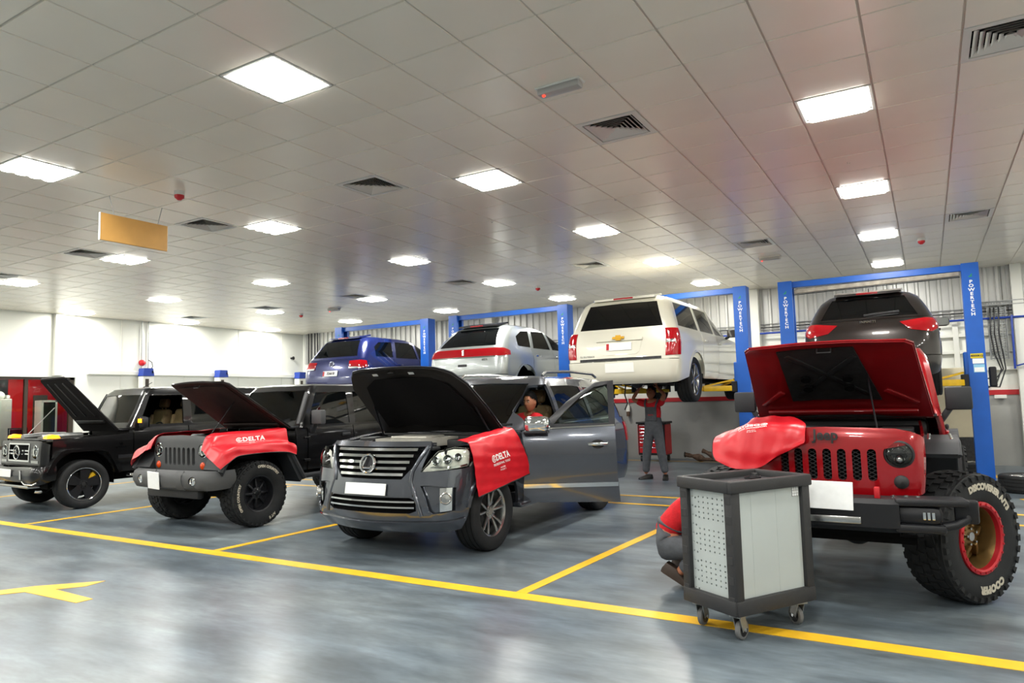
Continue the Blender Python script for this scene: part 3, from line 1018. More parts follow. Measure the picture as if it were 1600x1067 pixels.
# ------------------------------------------------------------------ two-post lifts
LIFT_Y = 13.5
LH = 3.57
lift_mesh = {}
def post_mesh():
    w, d, t = .24, .28, .02
    # C channel opening inwards (+x), closed face towards the room
    sec = [(-w / 2, -d / 2), (w / 2, -d / 2), (w / 2, -d / 2 + .07), (w / 2 - t, -d / 2 + .07), (w / 2 - t, -d / 2 + t), (-w / 2 + t, -d / 2 + t), (-w / 2 + t, d / 2 - t), (w / 2 - t, d / 2 - t), (w / 2 - t, d / 2 - .07), (w / 2, d / 2 - .07), (w / 2, d / 2), (-w / 2, d / 2)]
    return MB().prism(sec, lambda a, b, z: (a, b, z), 0.0, LH).mesh('post', M['blue_lift'])
PM = post_mesh()
def lift(label, xl, xr, pad_z, car_x, half, y0, y1, sensor=False, stickers=False, text=(True, True)):
    """posts at xl and xr, arms reach pads under the car at car_x +- half, y0 and y1"""
    L = thing('two_post_lift', label, 'vehicle lift', ((xl + xr) / 2, LIFT_Y, 0), 0, None)
    cx = (xl + xr) / 2
    for s, x in ((1, xl - cx), (-1, xr - cx)):
        p = link('post', PM, L, (x, 0, 0))
        if s < 0: p.rotation_euler = (0, 0, PI)
        MB().box((x, 0, .01), (.46, .5, .02), bev=.004).build('base_plate', M['blue_lift'], L)
        b = MB()
        for dx in (-.19, .19):
            for dy in (-.2, .2):
                b.cyl((x + dx, dy, .02), (x + dx, dy, .05), .016, 8)
        b.build('anchor_bolt', M['steel'], L)['kind'] = 'stuff'
        # lettering, one letter under the other, on the face towards the room
        if text[0 if s > 0 else 1]:
            mb = MB()
            for i, ch in enumerate('POWERTECH'):
                put_text(mb, ch, .085, lambda a, c: (x + a, -.1425, 3.26 - i * .066 + c * .82), .0022)
            mb.build('lettering', M['letter_white'], L, fix=False)
            g = MB().prism([(-.03, -.01), (-.005, .0), (.012, .03), (.03, .022), (.012, .004), (.03, -.02), (0, -.014), (-.012, -.03)], lambda a, c, d: (x + a, d, 3.36 + c), -.141, -.144)
            g.build('logo', mat('green_logo', '1f8f5f', .5), L)
        zc = pad_z - .13
        MB().box((x + s * .10, 0, zc + .18), (.16, .23, .62), bev=.015).build('carriage', M['blue_lift'], L)
        for yy, pd in ((y0, -1), (y1, 1)):
            px = (car_x - s * half) - cx
            a = Vector((x + s * .2, pd * .08, zc)); e = Vector((px, yy - LIFT_Y, zc))
            mid = a.lerp(e, .55)
            arm = MB().bar(a, mid, .12, .10, bev=.01)
            ao = arm.build('lift_arm', M['yellow_arm'], L, 30)
            MB().bar(a.lerp(e, .5), e, .085, .07, bev=.008).build('arm_extension', M['yellow_arm'], ao, 30)
            MB().bar(a + Vector((0, 0, .16)), mid + Vector((0, 0, .04)), .03, .03).build('arm_gusset', M['yellow_arm'], ao)
            MB().box(a + Vector((s * -.02, 0, .03)), (.1, .16, .2), bev=.01).build('arm_knuckle', M['black'], ao)
            MB().cyl(e + Vector((0, 0, -.03)), e + Vector((0, 0, pad_z - zc)), .05, 14).build('lift_pad', M['black'], ao)
    MB().bar((xl - cx - .02, 0, LH - .06), (xr - cx + .02, 0, LH - .06), .14, .11, bev=.008).build('crossbeam', M['blue_lift'], L)
    if sensor:
        MB().bar((xl - cx + .14, -.02, LH - .19), (xr - cx - .14, -.02, LH - .15), .07, .075, bev=.012).build('sensor_bar', mat('worn_foam_bar', '9b9488', .8, var=.25, scale=12), L)
        MB().tube([(xl - cx + .14, -.06, LH - .25), (xr - cx - .14, -.06, LH - .21)], .008, 6).build('cable', M['black'], L)
    if stickers:
        x = xr - cx
        s1 = MB().box((x + .0, -.142, 2.06), (.17, .004, .075)).build('capacity_label', M['yellow_cap'], L)
        put_text(MB(), '4000KG', .05, lambda a, c: (x + a, -.1455, 2.06 + c), .0015).build('lettering', M['letter_black'], s1, fix=False)
        MB().box((x + .015, -.142, 1.975), (.155, .004, .08)).build('warning_label', M['white_paper'], L)
        s3 = MB().box((x + .02, -.142, 1.86), (.15, .004, .13)).build('instruction_label', mat('pale_blue_label', '8cc4e0', .5), L)
        MB().box((x + .02, -.145, 1.84), (.13, .002, .07)).build('label_print', M['white_paper'], s3)
    return L
lift('blue two-post lift holding the dark brown SUV, with weight label on its post', -2.13, .70, 1.77, -.72, .40, 12.5, 14.4, True, True)
lift('blue two-post lift holding the pearl white SUV', -5.80, -2.94, 1.79, -4.50, .43, 12.9, 15.0)
lift('blue two-post lift holding the silver crossover car', -9.57, -6.67, 1.77, -8.12, .42, 12.6, 14.6)
lift('blue two-post lift holding the dark blue SUV', -13.28, -10.42, 1.74, -11.93, .42, 12.7, 14.6)
# power unit and hoses on the end post
pu = MB().box((.90, 13.48, 1.72), (.1, .12, .32), bev=.02)
tag(pu.build('lift_control_box', M['black']), 'slim black control box on the side of the blue lift post', 'control box')

# ------------------------------------------------------------------ back wall services
def wall_tube(name, pts, r, m, label, cat, group=None):
    return tag(MB().tube(pts, r, 8).build(name, m, None, 40), label, cat, group)
WB = YB - .05
def tray(name, x0, x1, z0, z1, y, label):
    """perforated tray: rails with a lattice of narrow bars"""
    t = thing(name, label, 'cable tray', ((x0 + x1) / 2, y, z0))
    cx = (x0 + x1) / 2
    mb = MB()
    w, h = x1 - x0, z1 - z0
    for s in (-1, 1):
        if h > w: mb.box((s * (w / 2 - .008), -.02, h / 2), (.016, .05, h))
        else: mb.box((0, -.02, h / 2 + s * (h / 2 - .008)), (w, .05, .016))
    mb.build('side_rail', M['steel'], t)
    mb = MB()
    n = int(max(w, h) / .045)
    for i in range(n):
        if h > w: mb.box((0, 0, (i + .5) * h / n), (w, .006, .024))
        else: mb.box((-w / 2 + (i + .5) * w / n, 0, h / 2), (.024, .006, h))
    m = max(2, int(min(w, h) / .05))
    for j in range(m):
        if h > w: mb.box((-w / 2 + (j + .5) * w / m, 0, h / 2), (.02, .007, h))
        else: mb.box((0, 0, (j + .5) * h / m), (w, .007, .02))
    o = mb.build('perforated_sheet', M['steel'], t); o['kind'] = 'stuff'
    return t
tray('cable_tray', 1.10, 1.42, 2.10, 3.14, WB - .06, 'upright perforated metal cable tray with black cables, beside blue lift post')
tray('cable_tray', .85, 4.6, 3.17, 3.26, WB - .10, 'long horizontal perforated metal cable tray high on the back wall')
for i, (dx, zz) in enumerate(((-.09, 1.62), (-.03, 1.75), (.04, 1.55))):
    wall_tube('power_cable', [(1.25 + dx, WB - .12 - i * .03, 3.12), (1.24 + dx, WB - .21 - i * .035, 3.0), (1.22 + dx, WB - .21 - i * .035, 2.6), (1.26 + dx, WB - .20 - i * .035, 2.2), (1.30 + dx * .5, WB - .24 - i * .035, 1.9), (1.18 + dx * .3, WB - .32 - i * .035, zz), (1.0, WB - .4 - i * .035, zz - .08 + i * .05)], .013, M['black'], 'black cable hanging in a loop from the upright cable tray', 'cable', 'cables from the upright tray')
wall_tube('air_pipe', [(-9, WB - .15, 2.93), (4.8, WB - .15, 2.91)], .022, M['blue_box'], 'long blue compressed-air pipe running along the back wall', 'pipe')
wall_tube('air_pipe', [(1.50, WB - .19, 2.95), (1.49, WB - .2, 2.9), (1.48, WB - .2, 2.0), (1.48, WB - .2, 1.90)], .02, M['blue_box'], 'blue air pipe drop with tap hanging from the long wall pipe', 'pipe')
wall_tube('air_pipe', [(1.505, WB - .2, 1.955), (1.9, WB - .2, 2.06), (2.4, WB - .2, 2.1)], .014, M['blue_box'], 'short sloping blue air pipe joining the bottom of the pipe drop', 'pipe')
for z in (3.13, 3.06, 3.0):
    wall_tube('conduit', [(-9.3, WB - .012, z), (4.8, WB - .012, z + .015)], .012, M['dark_metal'] if z == 3.06 else M['steel'], 'thin metal conduit running along the back wall above the blue pipe', 'conduit', 'back wall conduits')
col('trim_8', .55, YB - .04, .10, .06, 1.5, 2.95, M['white_trunk'])
tag(MB().box((1.22, WB - .02, 1.36), (.2, .05, .07), bev=.008).build('socket_strip', M['white_trunk']), 'white socket strip under the red stripe by the blue lift post', 'socket')
# panels of the white middle wall band
for x0 in (-2.95, -1.6, -.25):
    MB().box((x0 + .66, YB - .008, 1.70), (1.28, .016, .38), bev=.004).build('wall_panel', M['wall_white'], wall_back)
# socket and conduit on the wall under the white SUV
so = thing('wall_socket', 'grey round socket hanging below the red wall stripe near tool chest', 'socket', (-6.62, YB - .02, 1.1))
MB().box((0, -.03, .14), (.10, .07, .16), bev=.015).build('socket_body', M['white_trunk'], so)
MB().cyl((0, -.05, -.05), (0, -.05, .07), .045, 14).build('plug', M['rust'], so)
MB().cyl((0, -.03, .22), (0, -.03, 1.0), .012, 8).build('conduit', M['white_trunk'], so)

# cream board and dark plinth by the lift post
cab = thing('cream_board', 'tall cream board standing on a dark plinth behind the red off-roader', 'board', (.12, 16.3, 0))
MB().box((.06, 0, 1.27), (1.15, .10, 1.36), bev=.01).build('panel', M['cream'], cab)
MB().box((.06, 0, .30), (1.15, .12, .58), bev=.01).build('plinth', M['dark_metal'], cab)

# loose wheels lying on the floor
def loose_wheel(x, y, label):
    t = thing('loose_wheel', label, 'wheel', (x, y, .125))
    tm = tyre_mesh('loose_tyre', .39, .25, .25, 'road')
    o = link('tyre', tm, t); o.rotation_euler = (0, -PI / 2, 0)
    for nm, me in rim_mesh('loose_rim', .25, .25, 'six', M['alu'])[:3]:
        q = link(nm, me, t); q.rotation_euler = (0, -PI / 2, 0)
    return t
LOOSE = ((1.20, 12.85, 'tyre with silver rim lying flat on the floor beside blue lift post'), (.46, 15.0, 'spare wheel lying on the floor behind the blue lift post'))

# red tool chest
tc = thing('tool_chest', 'red and black tool chest with silver drawer pulls against the grey wall', 'tool chest', (-5.72, 16.2, 0))
mb = MB().box((0, 0, .52), (.66, .46, .74), bev=.01)
mb.build('carcass', M['black'], tc)
MB().box((0, 0, .915), (.74, .52, .05), bev=.015).build('top', M['black'], tc)
for s in (-1, 1):
    MB().box((s * .337, 0, .52), (.012, .42, .70)).build('side_panel', M['red_panel'], tc)
z = .20
for i, h in enumerate((.15, .12, .08, .08, .08, .08, .08)):
    d = MB().box((0, -.235, z + h / 2), (.60, .02, h - .012), bev=.004).build('drawer', M['red_panel'], tc)
    MB().box((0, -.25, z + h - .022), (.56, .015, .02), bev=.004).build('drawer_pull', M['chrome'], d)
    z += h
for sx in (-.27, .27):
    for sy in (-.17, .17):
        c = MB().cyl((sx - .02, sy, .06), (sx + .02, sy, .06), .06, 16)
        c.box((sx, sy, .115), (.05, .07, .04))
        c.build('castor', M['dark_metal'], tc, 40)

# exhaust section on the floor
ex = MB()
ex.tube([(0, 0, .16), (.10, .0, .14), (.16, 0, .13), (.30, 0, .10), (.36, 0, .08), (.46, -.02, .06), (.8, -.02, .055), (.98, .0, .07), (1.08, .04, .16), (1.12, .05, .22)], .04, 12, rs=[.05, .05, .04, .085, .085, .04, .04, .04, .04, .04])
exo = thing('exhaust_pipe', 'rusty exhaust section with two catalytic converters lying by the grey wall', 'exhaust part', (-5.0, 16.25, 0))
ex.build('down_pipe', M['rust'], exo, 40)
MB().tube([(.40, .03, .25), (.46, .02, .23), (.52, .02, .20), (.66, .01, .14), (.72, 0, .11), (.85, -.02, .07)], .04, 12, rs=[.055, .045, .045, .09, .08, .04]).build('catalytic_converter', M['rust'], exo, 40)
MB().cyl((-.02, 0, .155), (.0, 0, .155), .065, 12).build('flange', M['dark_metal'], exo)

# ------------------------------------------------------------------ left wall services
tag(MB().box((XL + .07, 13.25, 2.53), (.09, 7.1, .11), bev=.012).build('cable_trunking', M['white_trunk']), 'long white cable trunking along the white side wall', 'trunking')
for y in (11.15, 11.34):
    tag(MB().cyl((XL + .03, y, 2.6), (XL + .03, y, CZ), .012, 8).build('conduit', M['steel']), 'thin grey conduit dropping from ceiling down the white side wall', 'conduit', 'side wall conduit drops')
wall_tube('power_cable', [(XL + .05, 11.34, 2.9), (XL + .08, 11.42, 2.84), (XL + .09, 11.44, 2.72), (XL + .12, 11.34, 2.62)], .012, M['black'], 'short black cable looping into blue capped column by red alarm', 'cable')
al = thing('fire_alarm', 'round red fire alarm sounder on the white side wall', 'alarm', (XL, 11.17, 2.82))
MB().cyl((.0, 0, 0), (.04, 0, 0), .085, 20).build('base', M['red_mark'], al, 40)
MB().lathe([(.04, .075), (.09, .065), (.11, .04), (.115, .0)], 'X').build('sounder', M['red_panel'], al, 40)
for i, (y, lab) in enumerate(((11.17, 'white service column with blue cap on side wall below the red alarm'), (13.52, 'white service column with blue cap halfway along the white side wall'), (16.6, 'white service column with blue cap beside the dark blue SUV'))):
    c = thing('service_column', lab, 'service column', (XL + .22, y, 0))
    MB().box((0, 0, 1.22), (.24, .30, 2.44), bev=.012).build('column', M['white_trunk'], c)
    MB().prism([(-.16, 2.45), (.16, 2.45), (.125, 2.66), (-.125, 2.66)], lambda a, b, d: (d, a, b), -.13, .13).build('cap', M['blue_box'], c)
    MB().box((.122, -.04, 2.26), (.006, .10, .22)).build('slot', M['brown_frame'], c)
    MB().box((.122, .11, 2.56), (.016, .05, .07)).build('cap_label', M['white_paper'], c)
tag(MB().lathe([(0, .03), (.06, .03), (.12, .06), (.13, .0)], 'X', (XL + .0, 16.4, 3.14)).build('security_camera', M['black'], None, 40), 'small black camera dome high on the side wall near the corner', 'camera')
for k, x in enumerate((-18.1, -17.95, -17.8, -17.68)):
    tag(MB().cyl((x, YB - .1, 0), (x, YB - .1, CZ), .022, 8).build('riser_pipe', M['dark_metal']), 'dark riser pipe in the far room corner behind the blue SUV', 'pipe', 'corner riser pipes')

# ------------------------------------------------------------------ office behind the side window
w = struct(MB().box((XL - .1, WY0 + .03, (WZ0 + WZ1) / 2), (.1, .06, WZ1 - WZ0)).box((XL - .1, WY1 - .05, (WZ0 + WZ1) / 2), (.1, .1, WZ1 - WZ0)).box((XL - .1, (WY0 + WY1) / 2, WZ1 - .03), (.1, WY1 - WY0, .06)).box((XL - .1, (WY0 + WY1) / 2, WZ0 + .04), (.12, WY1 - WY0, .08)).build('window_1', M['brown_frame']))
for y in (7.0, 8.37):
    MB().box((XL - .1, y, (WZ0 + WZ1) / 2), (.08, .07, WZ1 - WZ0)).build('mullion', M['brown_frame'], w)
for (a, b) in ((WY0 + .06, 6.965), (7.035, 8.335), (8.405, WY1 - .1)):
    MB().box((XL - .1, (a + b) / 2, (WZ0 + WZ1) / 2 + .01), (.008, b - a, WZ1 - WZ0 - .14)).build('pane', M['glass_clear'], w)
OX = XL - 2.0
struct(MB().box((XL - 1.15, 8.2, -.05), (1.9, 6.4, .1)).build('office_floor', M['wall_grey']))
struct(MB().box((XL - 1.15, 8.2, 2.75), (1.9, 6.4, .1)).build('office_ceiling', M['wall_white']))
ow = struct(MB().box((OX - .05, 8.2, 1.35), (.1, 6.4, 2.9)).build('office_wall', M['red_panel']))
struct(MB().box((XL - 1.1, 5.05, 1.35), (2.0, .1, 2.9)).build('office_wall_end', M['wall_white']))
struct(MB().box((XL - 1.1, 11.35, 1.35), (2.0, .1, 2.9)).build('office_wall_end', M['red_panel']))
MB().box((OX + .02, 9.58, 1.0), (.04, .34, 2.0)).build('door_leaf', mat('grey_door', '55504a', .5), ow)
office_fill = thing('office_fill_light', 'added unseen ceiling light brightening the office behind the window', 'ceiling light', (XL - .9, 8.6, 2.69))  # added above the window's sight line to light the office interior
MB().box((0, 0, .0), (.5, 1.2, .03)).build('housing', M['lamp_frame'], office_fill)
MB().box((0, 0, -.02), (.44, 1.1, .02)).build('panel', mat('office_fill_glow', 'fffaf0', .5, emit=30), office_fill)
po = MB().box((OX + .03, 8.3, 2.05), (.03, 1.0, .72)).build('poster', mat('dark_poster', '1d1820', .35, var=.6, scale=3))
tag(po, 'dark framed poster on the red office wall', 'poster')
ac = thing('white_cabinet', 'tall white cabinet with round lamp on top inside the office', 'cabinet', (XL - 1.45, 8.42, 0))
MB().box((0, 0, .95), (.4, .36, 1.9), bev=.02).build('body', mat('pale_pink_white', 'e4d6d2', .5), ac)
MB().box((.21, -.1, 1.0), (.02, .06, 1.7)).build('edge_trim', M['white_trunk'], ac)
MB().sphere((0, -.02, 1.98), .11, 16, 10).build('globe', M['white_enamel'], ac, 40)
MB().box((0, .15, 1.95), (.14, .08, .09), bev=.02).build('small_box', M['white_enamel'], ac, 40)
gc = thing('glass_cabinet', 'white display cabinet with glass front inside the office', 'cabinet', (XL - 1.6, 9.55, 0))
MB().box((0, -.17, .925), (.35, .05, 1.85)).box((0, .17, .925), (.35, .05, 1.85)).box((0, 0, 1.83), (.35, .38, .05)).box((-.16, 0, .95), (.03, .34, 1.8)).build('frame', M['white_enamel'], gc)
MB().box((.17, 0, .95), (.008, .3, 1.7)).build('glass', M['glass_clear'], gc)
for z in (.5, .9, 1.3):
    MB().box((0, 0, z), (.3, .3, .015)).build('shelf', M['white_enamel'], gc)
dk = thing('office_desk', 'grey office desk under the office window', 'desk', (XL - 1.25, 7.35, 0))
MB().box((0, 0, .74), (.6, 1.5, .04), bev=.006).build('top', mat('grey_desk', '8a8782', .5), dk)
for y in (-.7, .7):
    MB().box((0, y, .36), (.5, .04, .72)).build('leg', M['dark_metal'], dk)
mo = thing('monitor', 'black computer monitor on the office desk', 'monitor', (XL - 1.2, 7.75, .762))
MB().box((0, 0, .22), (.04, .5, .30), bev=.008).build('screen', M['black'], mo)
MB().box((-.03, 0, .05), (.03, .06, .14)).box((-.03, 0, .008), (.16, .24, .016)).build('stand', M['black'], mo)
ch = thing('office_chair', 'red-backed office chair at the desk behind the window', 'chair', (XL - .36, 8.36, 0))
MB().box((0, 0, 1.0), (.06, .36, .32), bev=.025).build('backrest', mat('magenta_chair_fabric', '9c1230', .7), ch)
MB().tube([(-.03, -.19, .83), (-.03, -.2, 1.17), (-.03, .2, 1.17), (-.03, .19, .83)], .018, 8).build('back_frame', M['black'], ch)
MB().box((-.22, 0, .5), (.42, .44, .07), bev=.03).build('seat', M['black'], ch)
MB().cyl((-.22, 0, .08), (-.22, 0, .48), .025, 10).box((-.22, 0, .04), (.5, .06, .05)).box((-.22, 0, .04), (.06, .5, .05)).bar((-.03, 0, .85), (-.2, 0, .5), .05, .02).build('pedestal', M['dark_metal'], ch)

# ------------------------------------------------------------------ ceiling furniture
det = None
for (u, v, lab) in ((-4.69, 1.6, 'red smoke detector on ceiling beside the hanging sign'), (-4.74, 15.98, 'red smoke detector on ceiling above the silver crossover'), (7.49, 15.7, 'red smoke detector on ceiling above the dark brown SUV'), (-16.93, 15.76, 'red smoke detector on ceiling near the dark blue SUV')):
    x, y = tile_xy(u, v)
    if det is None:
        det = thing('smoke_detector', lab, 'smoke detector', (x, y, CZ))
        MB().cyl((0, 0, -.045), (0, 0, .0), .055, 20).build('base', M['lamp_frame'], det, 40)
        MB().lathe([(-.045, .052), (-.075, .05), (-.085, .035), (-.10, .02), (-.10, .0)], 'Z').build('sensor', M['red_mark'], det, 40)
    else:
        dup(det, (x, y, CZ), label=lab)
em = None
for (u, v, lab) in ((3.46, 1.63, 'emergency light with red indicator on ceiling next to air diffuser'), (3.49, 15.72, 'emergency light with red indicator on ceiling in front of the lift posts'), (-14.6, 15.5, 'emergency light with red indicator on ceiling above the dark blue SUV')):
    x, y = tile_xy(u, v)
    if em is None:
        em = thing('emergency_light', lab, 'emergency light', (x, y, CZ))
        MB().box((0, 0, -.035), (.36, .10, .06), bev=.02).build('diffuser', mat('frosted_diffuser', 'a9a8a6', .3), em, 40)
        MB().box((0, 0, -.008), (.38, .115, .016), bev=.004).build('base', M['lamp_frame'], em)
        MB().sphere((-.13, -.02, -.065), .012, 10, 6).build('indicator', mat('red_led', 'ff2010', .4, emit=6), em)
    else:
        dup(em, (x, y, CZ), label=lab)
for (u, v) in ((6.41, 7.38), (4.0, 7.04), (2.98, 7.07), (2.02, 7.04), (-1.05, 7.04)):
    x, y = tile_xy(u, v)
    h = MB().tube([(x - .01, y, CZ - .002), (x - .01, y, CZ - .02), (x + .01, y, CZ - .025), (x + .012, y, CZ - .012)], .004, 6)
    tag(h.build('ceiling_hook', M['chrome']), 'tiny bright hook on the ceiling grid line', 'hook', 'ceiling hooks')
sg = thing('hanging_sign', 'blank golden-brown board hanging from the ceiling on thin wires', 'sign', (-7.8, 4.6, 3.45))
MB().box((0, 0, .155), (.022, .80, .31), bev=.003).build('board', mat('golden_board', 'bd8e48', .55, var=.12, scale=3), sg)
MB().box((.0, -.401, .155), (.026, .006, .31)).build('board_edge', M['white_enamel'], sg)
for y in (-.24, .28):
    MB().cyl((0, y, .31), (0, y - .06 if y < 0 else y + .05, CZ - 3.45), .0035, 6).build('wire', M['steel'], sg)

# ------------------------------------------------------------------ tool trolley in the foreground
tr = thing('tool_trolley', 'grey and black tool trolley with perforated end panel on castors', 'tool trolley', (-1.13, 4.955, 0), R(58.9))
M['tr_black'] = mat('black_moulded_frame', '2d2d2e', .55, 0, .4, bump=.1, bscale=90)
M['tr_grey'] = mat('light_grey_sheet_metal', 'b4bbb9', .35, .1, .5, var=.03, scale=3)
hx, hy = .36, .24
Z0, Z1 = .165, 1.0
for sx in (-1, 1):
    for sy in (-1, 1):
        MB().box((sx * (hx - .035), sy * (hy - .035), (Z0 + Z1) / 2), (.075, .075, Z1 - Z0 - .04), bev=.012).build('corner_post', M['tr_black'], tr, 30)
        p = MB()
        for k in range(6):
            p.box((sx * (hx + .002), sy * (hy - .035), .26 + k * .125), (.006, .05, .05), bev=.002)
        p.build('post_pad', M['tr_black'], tr)['kind'] = 'stuff'
rim = MB()
for s in (-1, 1):
    rim.box((0, s * (hy - .01), Z1 - .035), (2 * hx + .03, .05, .075), bev=.01)
    rim.box((s * (hx - .005), 0, Z1 - .035), (.05, 2 * hy - .03, .075), bev=.01)
rim.build('top_rim', M['tr_black'], tr, 30)
MB().box((0, 0, Z1 - .05), (2 * hx - .04, 2 * hy - .04, .015)).build('tray', M['satin_black'], tr)
MB().tube([(.12, .10, Z1 - .035), (.2, .13, Z1 - .03), (.27, .10, Z1 - .034), (.22, .05, Z1 - .034), (.13, .06, Z1 - .034)], .006, 6, closed=True).build('wire_loop', M['black'], tr)
MB().box((-.22, -.1, Z1 - .036), (.05, .02, .012), bev=.004).build('clip', M['black'], tr)
base = MB()
for s in (-1, 1):
    base.box((0, s * (hy - .012), Z0 + .05), (2 * hx, .045, .095), bev=.01)
    base.box((s * (hx - .012), 0, Z0 + .05), (.045, 2 * hy, .095), bev=.01)
base.box((0, 0, Z0 + .02), (2 * hx - .05, 2 * hy - .05, .02))
base.build('base_frame', M['tr_black'], tr, 30)
# long ribbed side panels (each shallow fold is a strip of its own)
for s in (-1, 1):
    for k in range(5):
        w5 = (2 * hx - .15) / 5
        MB().box((-hx + .075 + (k + .5) * w5, s * (hy - .03), (Z0 + .09 + Z1 - .07) / 2), (w5, .012 + (.002 if k % 2 else 0), Z1 - Z0 - .165), bev=.0005).build('side_panel', M['tr_grey'], tr)
st = MB().box((hx - .115, -hy + .022, .90), (.06, .002, .075)).build('grid_label', M['white_paper'], tr)
gl = MB()
for k in range(4):
    gl.box((hx - .145 + k * .02, -hy + .0205, .90), (.0015, .001, .075))
for k in range(5):
    gl.box((hx - .115, -hy + .0205, .8625 + k * .0187), (.06, .001, .0015))
gl.build('label_print', M['letter_black'], st)['kind'] = 'stuff'
# perforated end panel: real holes
def hole_panel(x, y0, y1, z0, z1, holes, name, parent, m):
    outer = [(y0, z0), (y1, z0), (y1, z1), (y0, z1)]
    hs = []
    for (cy, cz, r) in holes:
        hs.append([(cy + r * math.cos(q), cz + r * math.sin(q)) for q in np.linspace(0, 2 * PI, 7)[:-1]])
    P, F = triangulate([outer] + hs, .09)
    o3 = np.column_stack([np.full(len(P), x), P]); i3 = np.column_stack([np.full(len(P), x + .008), P])
    return solid_from_sheet(o3, i3, F, name, m, parent)
hl = []
for (zt, rows) in ((.875, 5), (.665, 5), (.455, 5)):
    for r_ in range(rows):
        for c in range(6):
            hl.append((.09 - c * .043 - .0, zt - r_ * .034, .0065))
for k in range(11):
    hl.append((.150, .87 - k * .06, .005))
    hl.append((.122, .865 - k * .06, .0075))
MB_ = hole_panel(-hx + .03, -hy + .06, hy - .06, Z0 + .09, Z1 - .07, hl, 'perforated_panel', tr, M['tr_grey'])
MB().box((-hx + .06, 0, (Z0 + Z1) / 2), (.01, 2 * hy - .12, Z1 - Z0 - .2)).build('inner_liner', M['void'], tr)
MB().box((hx - .03, 0, (Z0 + Z1) / 2), (.012, 2 * hy - .12, Z1 - Z0 - .165)).build('drawer_front', M['tr_grey'], tr)
for (x, y, a) in ((-.28, .17, .4), (-.28, -.17, .25), (.27, -.17, 1.35), (.27, .17, .9)):
    c = link('castor_fork', (MB().box((0, 0, .155), (.09, .08, .012)).bar((.0, -.024, .15), (.03, -.024, .062), .006, .06, up=(1, 0, 0)).bar((.0, .024, .15), (.03, .024, .062), .006, .06, up=(1, 0, 0))).mesh('castor_fork', M['steel']), tr, (x, y, 0))
    c.rotation_euler = (0, 0, a)
    MB().lathe([(-.017, .045), (-.017, .056), (-.012, .062), (.012, .062), (.017, .056), (.017, .045)], 'Y', (.03, 0, .062), 28, closed=True).build('castor_tyre', mat('grey_castor_rubber', '6b6b6a', .6), c, 40)
    MB().lathe([(-.014, .0), (-.014, .046), (.014, .046), (.014, .0)], 'Y', (.03, 0, .062), 24).build('castor_disc', M['black'], c, 40)
    MB().cyl((.03, -.03, .062), (.03, .03, .062), .012, 10).build('castor_bolt', M['chrome'], c, 40)
# ------------------------------------------------------------------ helpers shared by the cars
def hinge_obj(o, hinge, rot):
    """moves an object's origin to the hinge and swings it"""
    h = Vector(hinge)
    for v in o.data.vertices: v.co -= h
    o.location = h; o.rotation_euler = rot
    return o
def sub_local(o, parent, hinge):
    h = Vector(hinge)
    for v in o.data.vertices: v.co -= h
    o.parent = parent
    return o
def roof_panel(car, sh, z, h, material, name='roof', inset=0.0, width=.3, sp=.1):
    u = np.linspace(-5, 5, 141)[:-1]
    P = sh.ev(u, np.full(len(u), z))[:, :2]
    lp = [tuple(p) for p in P]
    def zf(x, y):
        d = seg_dist(x, y, lp)
        return z + h * np.sqrt(np.clip(d / width, 0, 1) * (2 - np.clip(d / width, 0, 1)))
    return top_patch(name, lp, zf, material, car, .02, sp)
def glasshouse(car, sh, zt, zb, material, wind, sides, rearw, m_wind, m_side, m_rear, left_open=None, pane_off=-.008, name='pillar_frame', belt_u=3.0, m_pane=None):
    """pillars and roof rails with cut-outs, panes set into them. sides: list of left-side window polygons"""
    ring = [('u', a, zt) for a in (1.0, 1.5, 2.0, 2.5, belt_u)] + [('u', a, zb) for a in (belt_u, 2.5, 2.0, 1.5, 1.0)]
    half = [('f', 0, zt)] + ring + [('f', 0, zb)]
    wpoly = mirror_poly(wind)
    holes = [wpoly]
    for s in (1, -1):
        for q in sides:
            holes.append(side(q, s))
    sh.patch(name, mirror_poly(half), material, car, 0, .035, .07, holes)
    sh.patch('windscreen', wpoly, m_wind, car, pane_off, .006, .09)
    for s in (1, -1):
        for i, q in enumerate(sides):
            if left_open == i and s == 1: continue
            m = m_pane[i] if m_pane else m_side
            sh.patch('side_window', side(q, s), m, car, pane_off, .006, .09)
    if rearw is not None:
        half = [('r', 0, zt), ('u', 4.0, zt), ('u', 3.5, zt), ('u', belt_u, zt), ('u', belt_u, zb), ('u', 3.5, zb), ('u', 4.0, zb), ('r', 0, zb)]
        sh.patch('rear_pillar_frame', mirror_poly(half, 'r'), material, car, 0, .035, .07, [mirror_poly(rearw, 'r')], rear=True)
        sh.patch('rear_window', mirror_poly(rearw, 'r'), m_rear, car, pane_off, .006, .09, rear=True)
def strip_on(sh, name, pts, w, material, parent, off=.006, th=.012, rear=False):
    """trim strip of height w along (tag, a, z) points"""
    up = [(t, a, z + w / 2) for t, a, z in pts]; dn = [(t, a, z - w / 2) for t, a, z in reversed(pts)]
    return sh.patch(name, up + dn, material, parent, off, th, .06, rear=rear)
def liner(car, x, y, z, r, w):
    a = [R(t) for t in np.linspace(-8, 188, 19)]
    v = [(x + sx * w / 2, y + r * math.cos(t), z + r * math.sin(t)) for t in a for sx in (-1, 1)]
    mb = MB().add(v, [(2 * i, 2 * i + 1, 2 * i + 3, 2 * i + 2) for i in range(18)])
    k = 0 if x > 0 else 1
    mb.add([v[2 * i + k] for i in range(19)], [tuple(range(19))])
    return mb.build('wheel_liner', M['void'], car, fix=False)
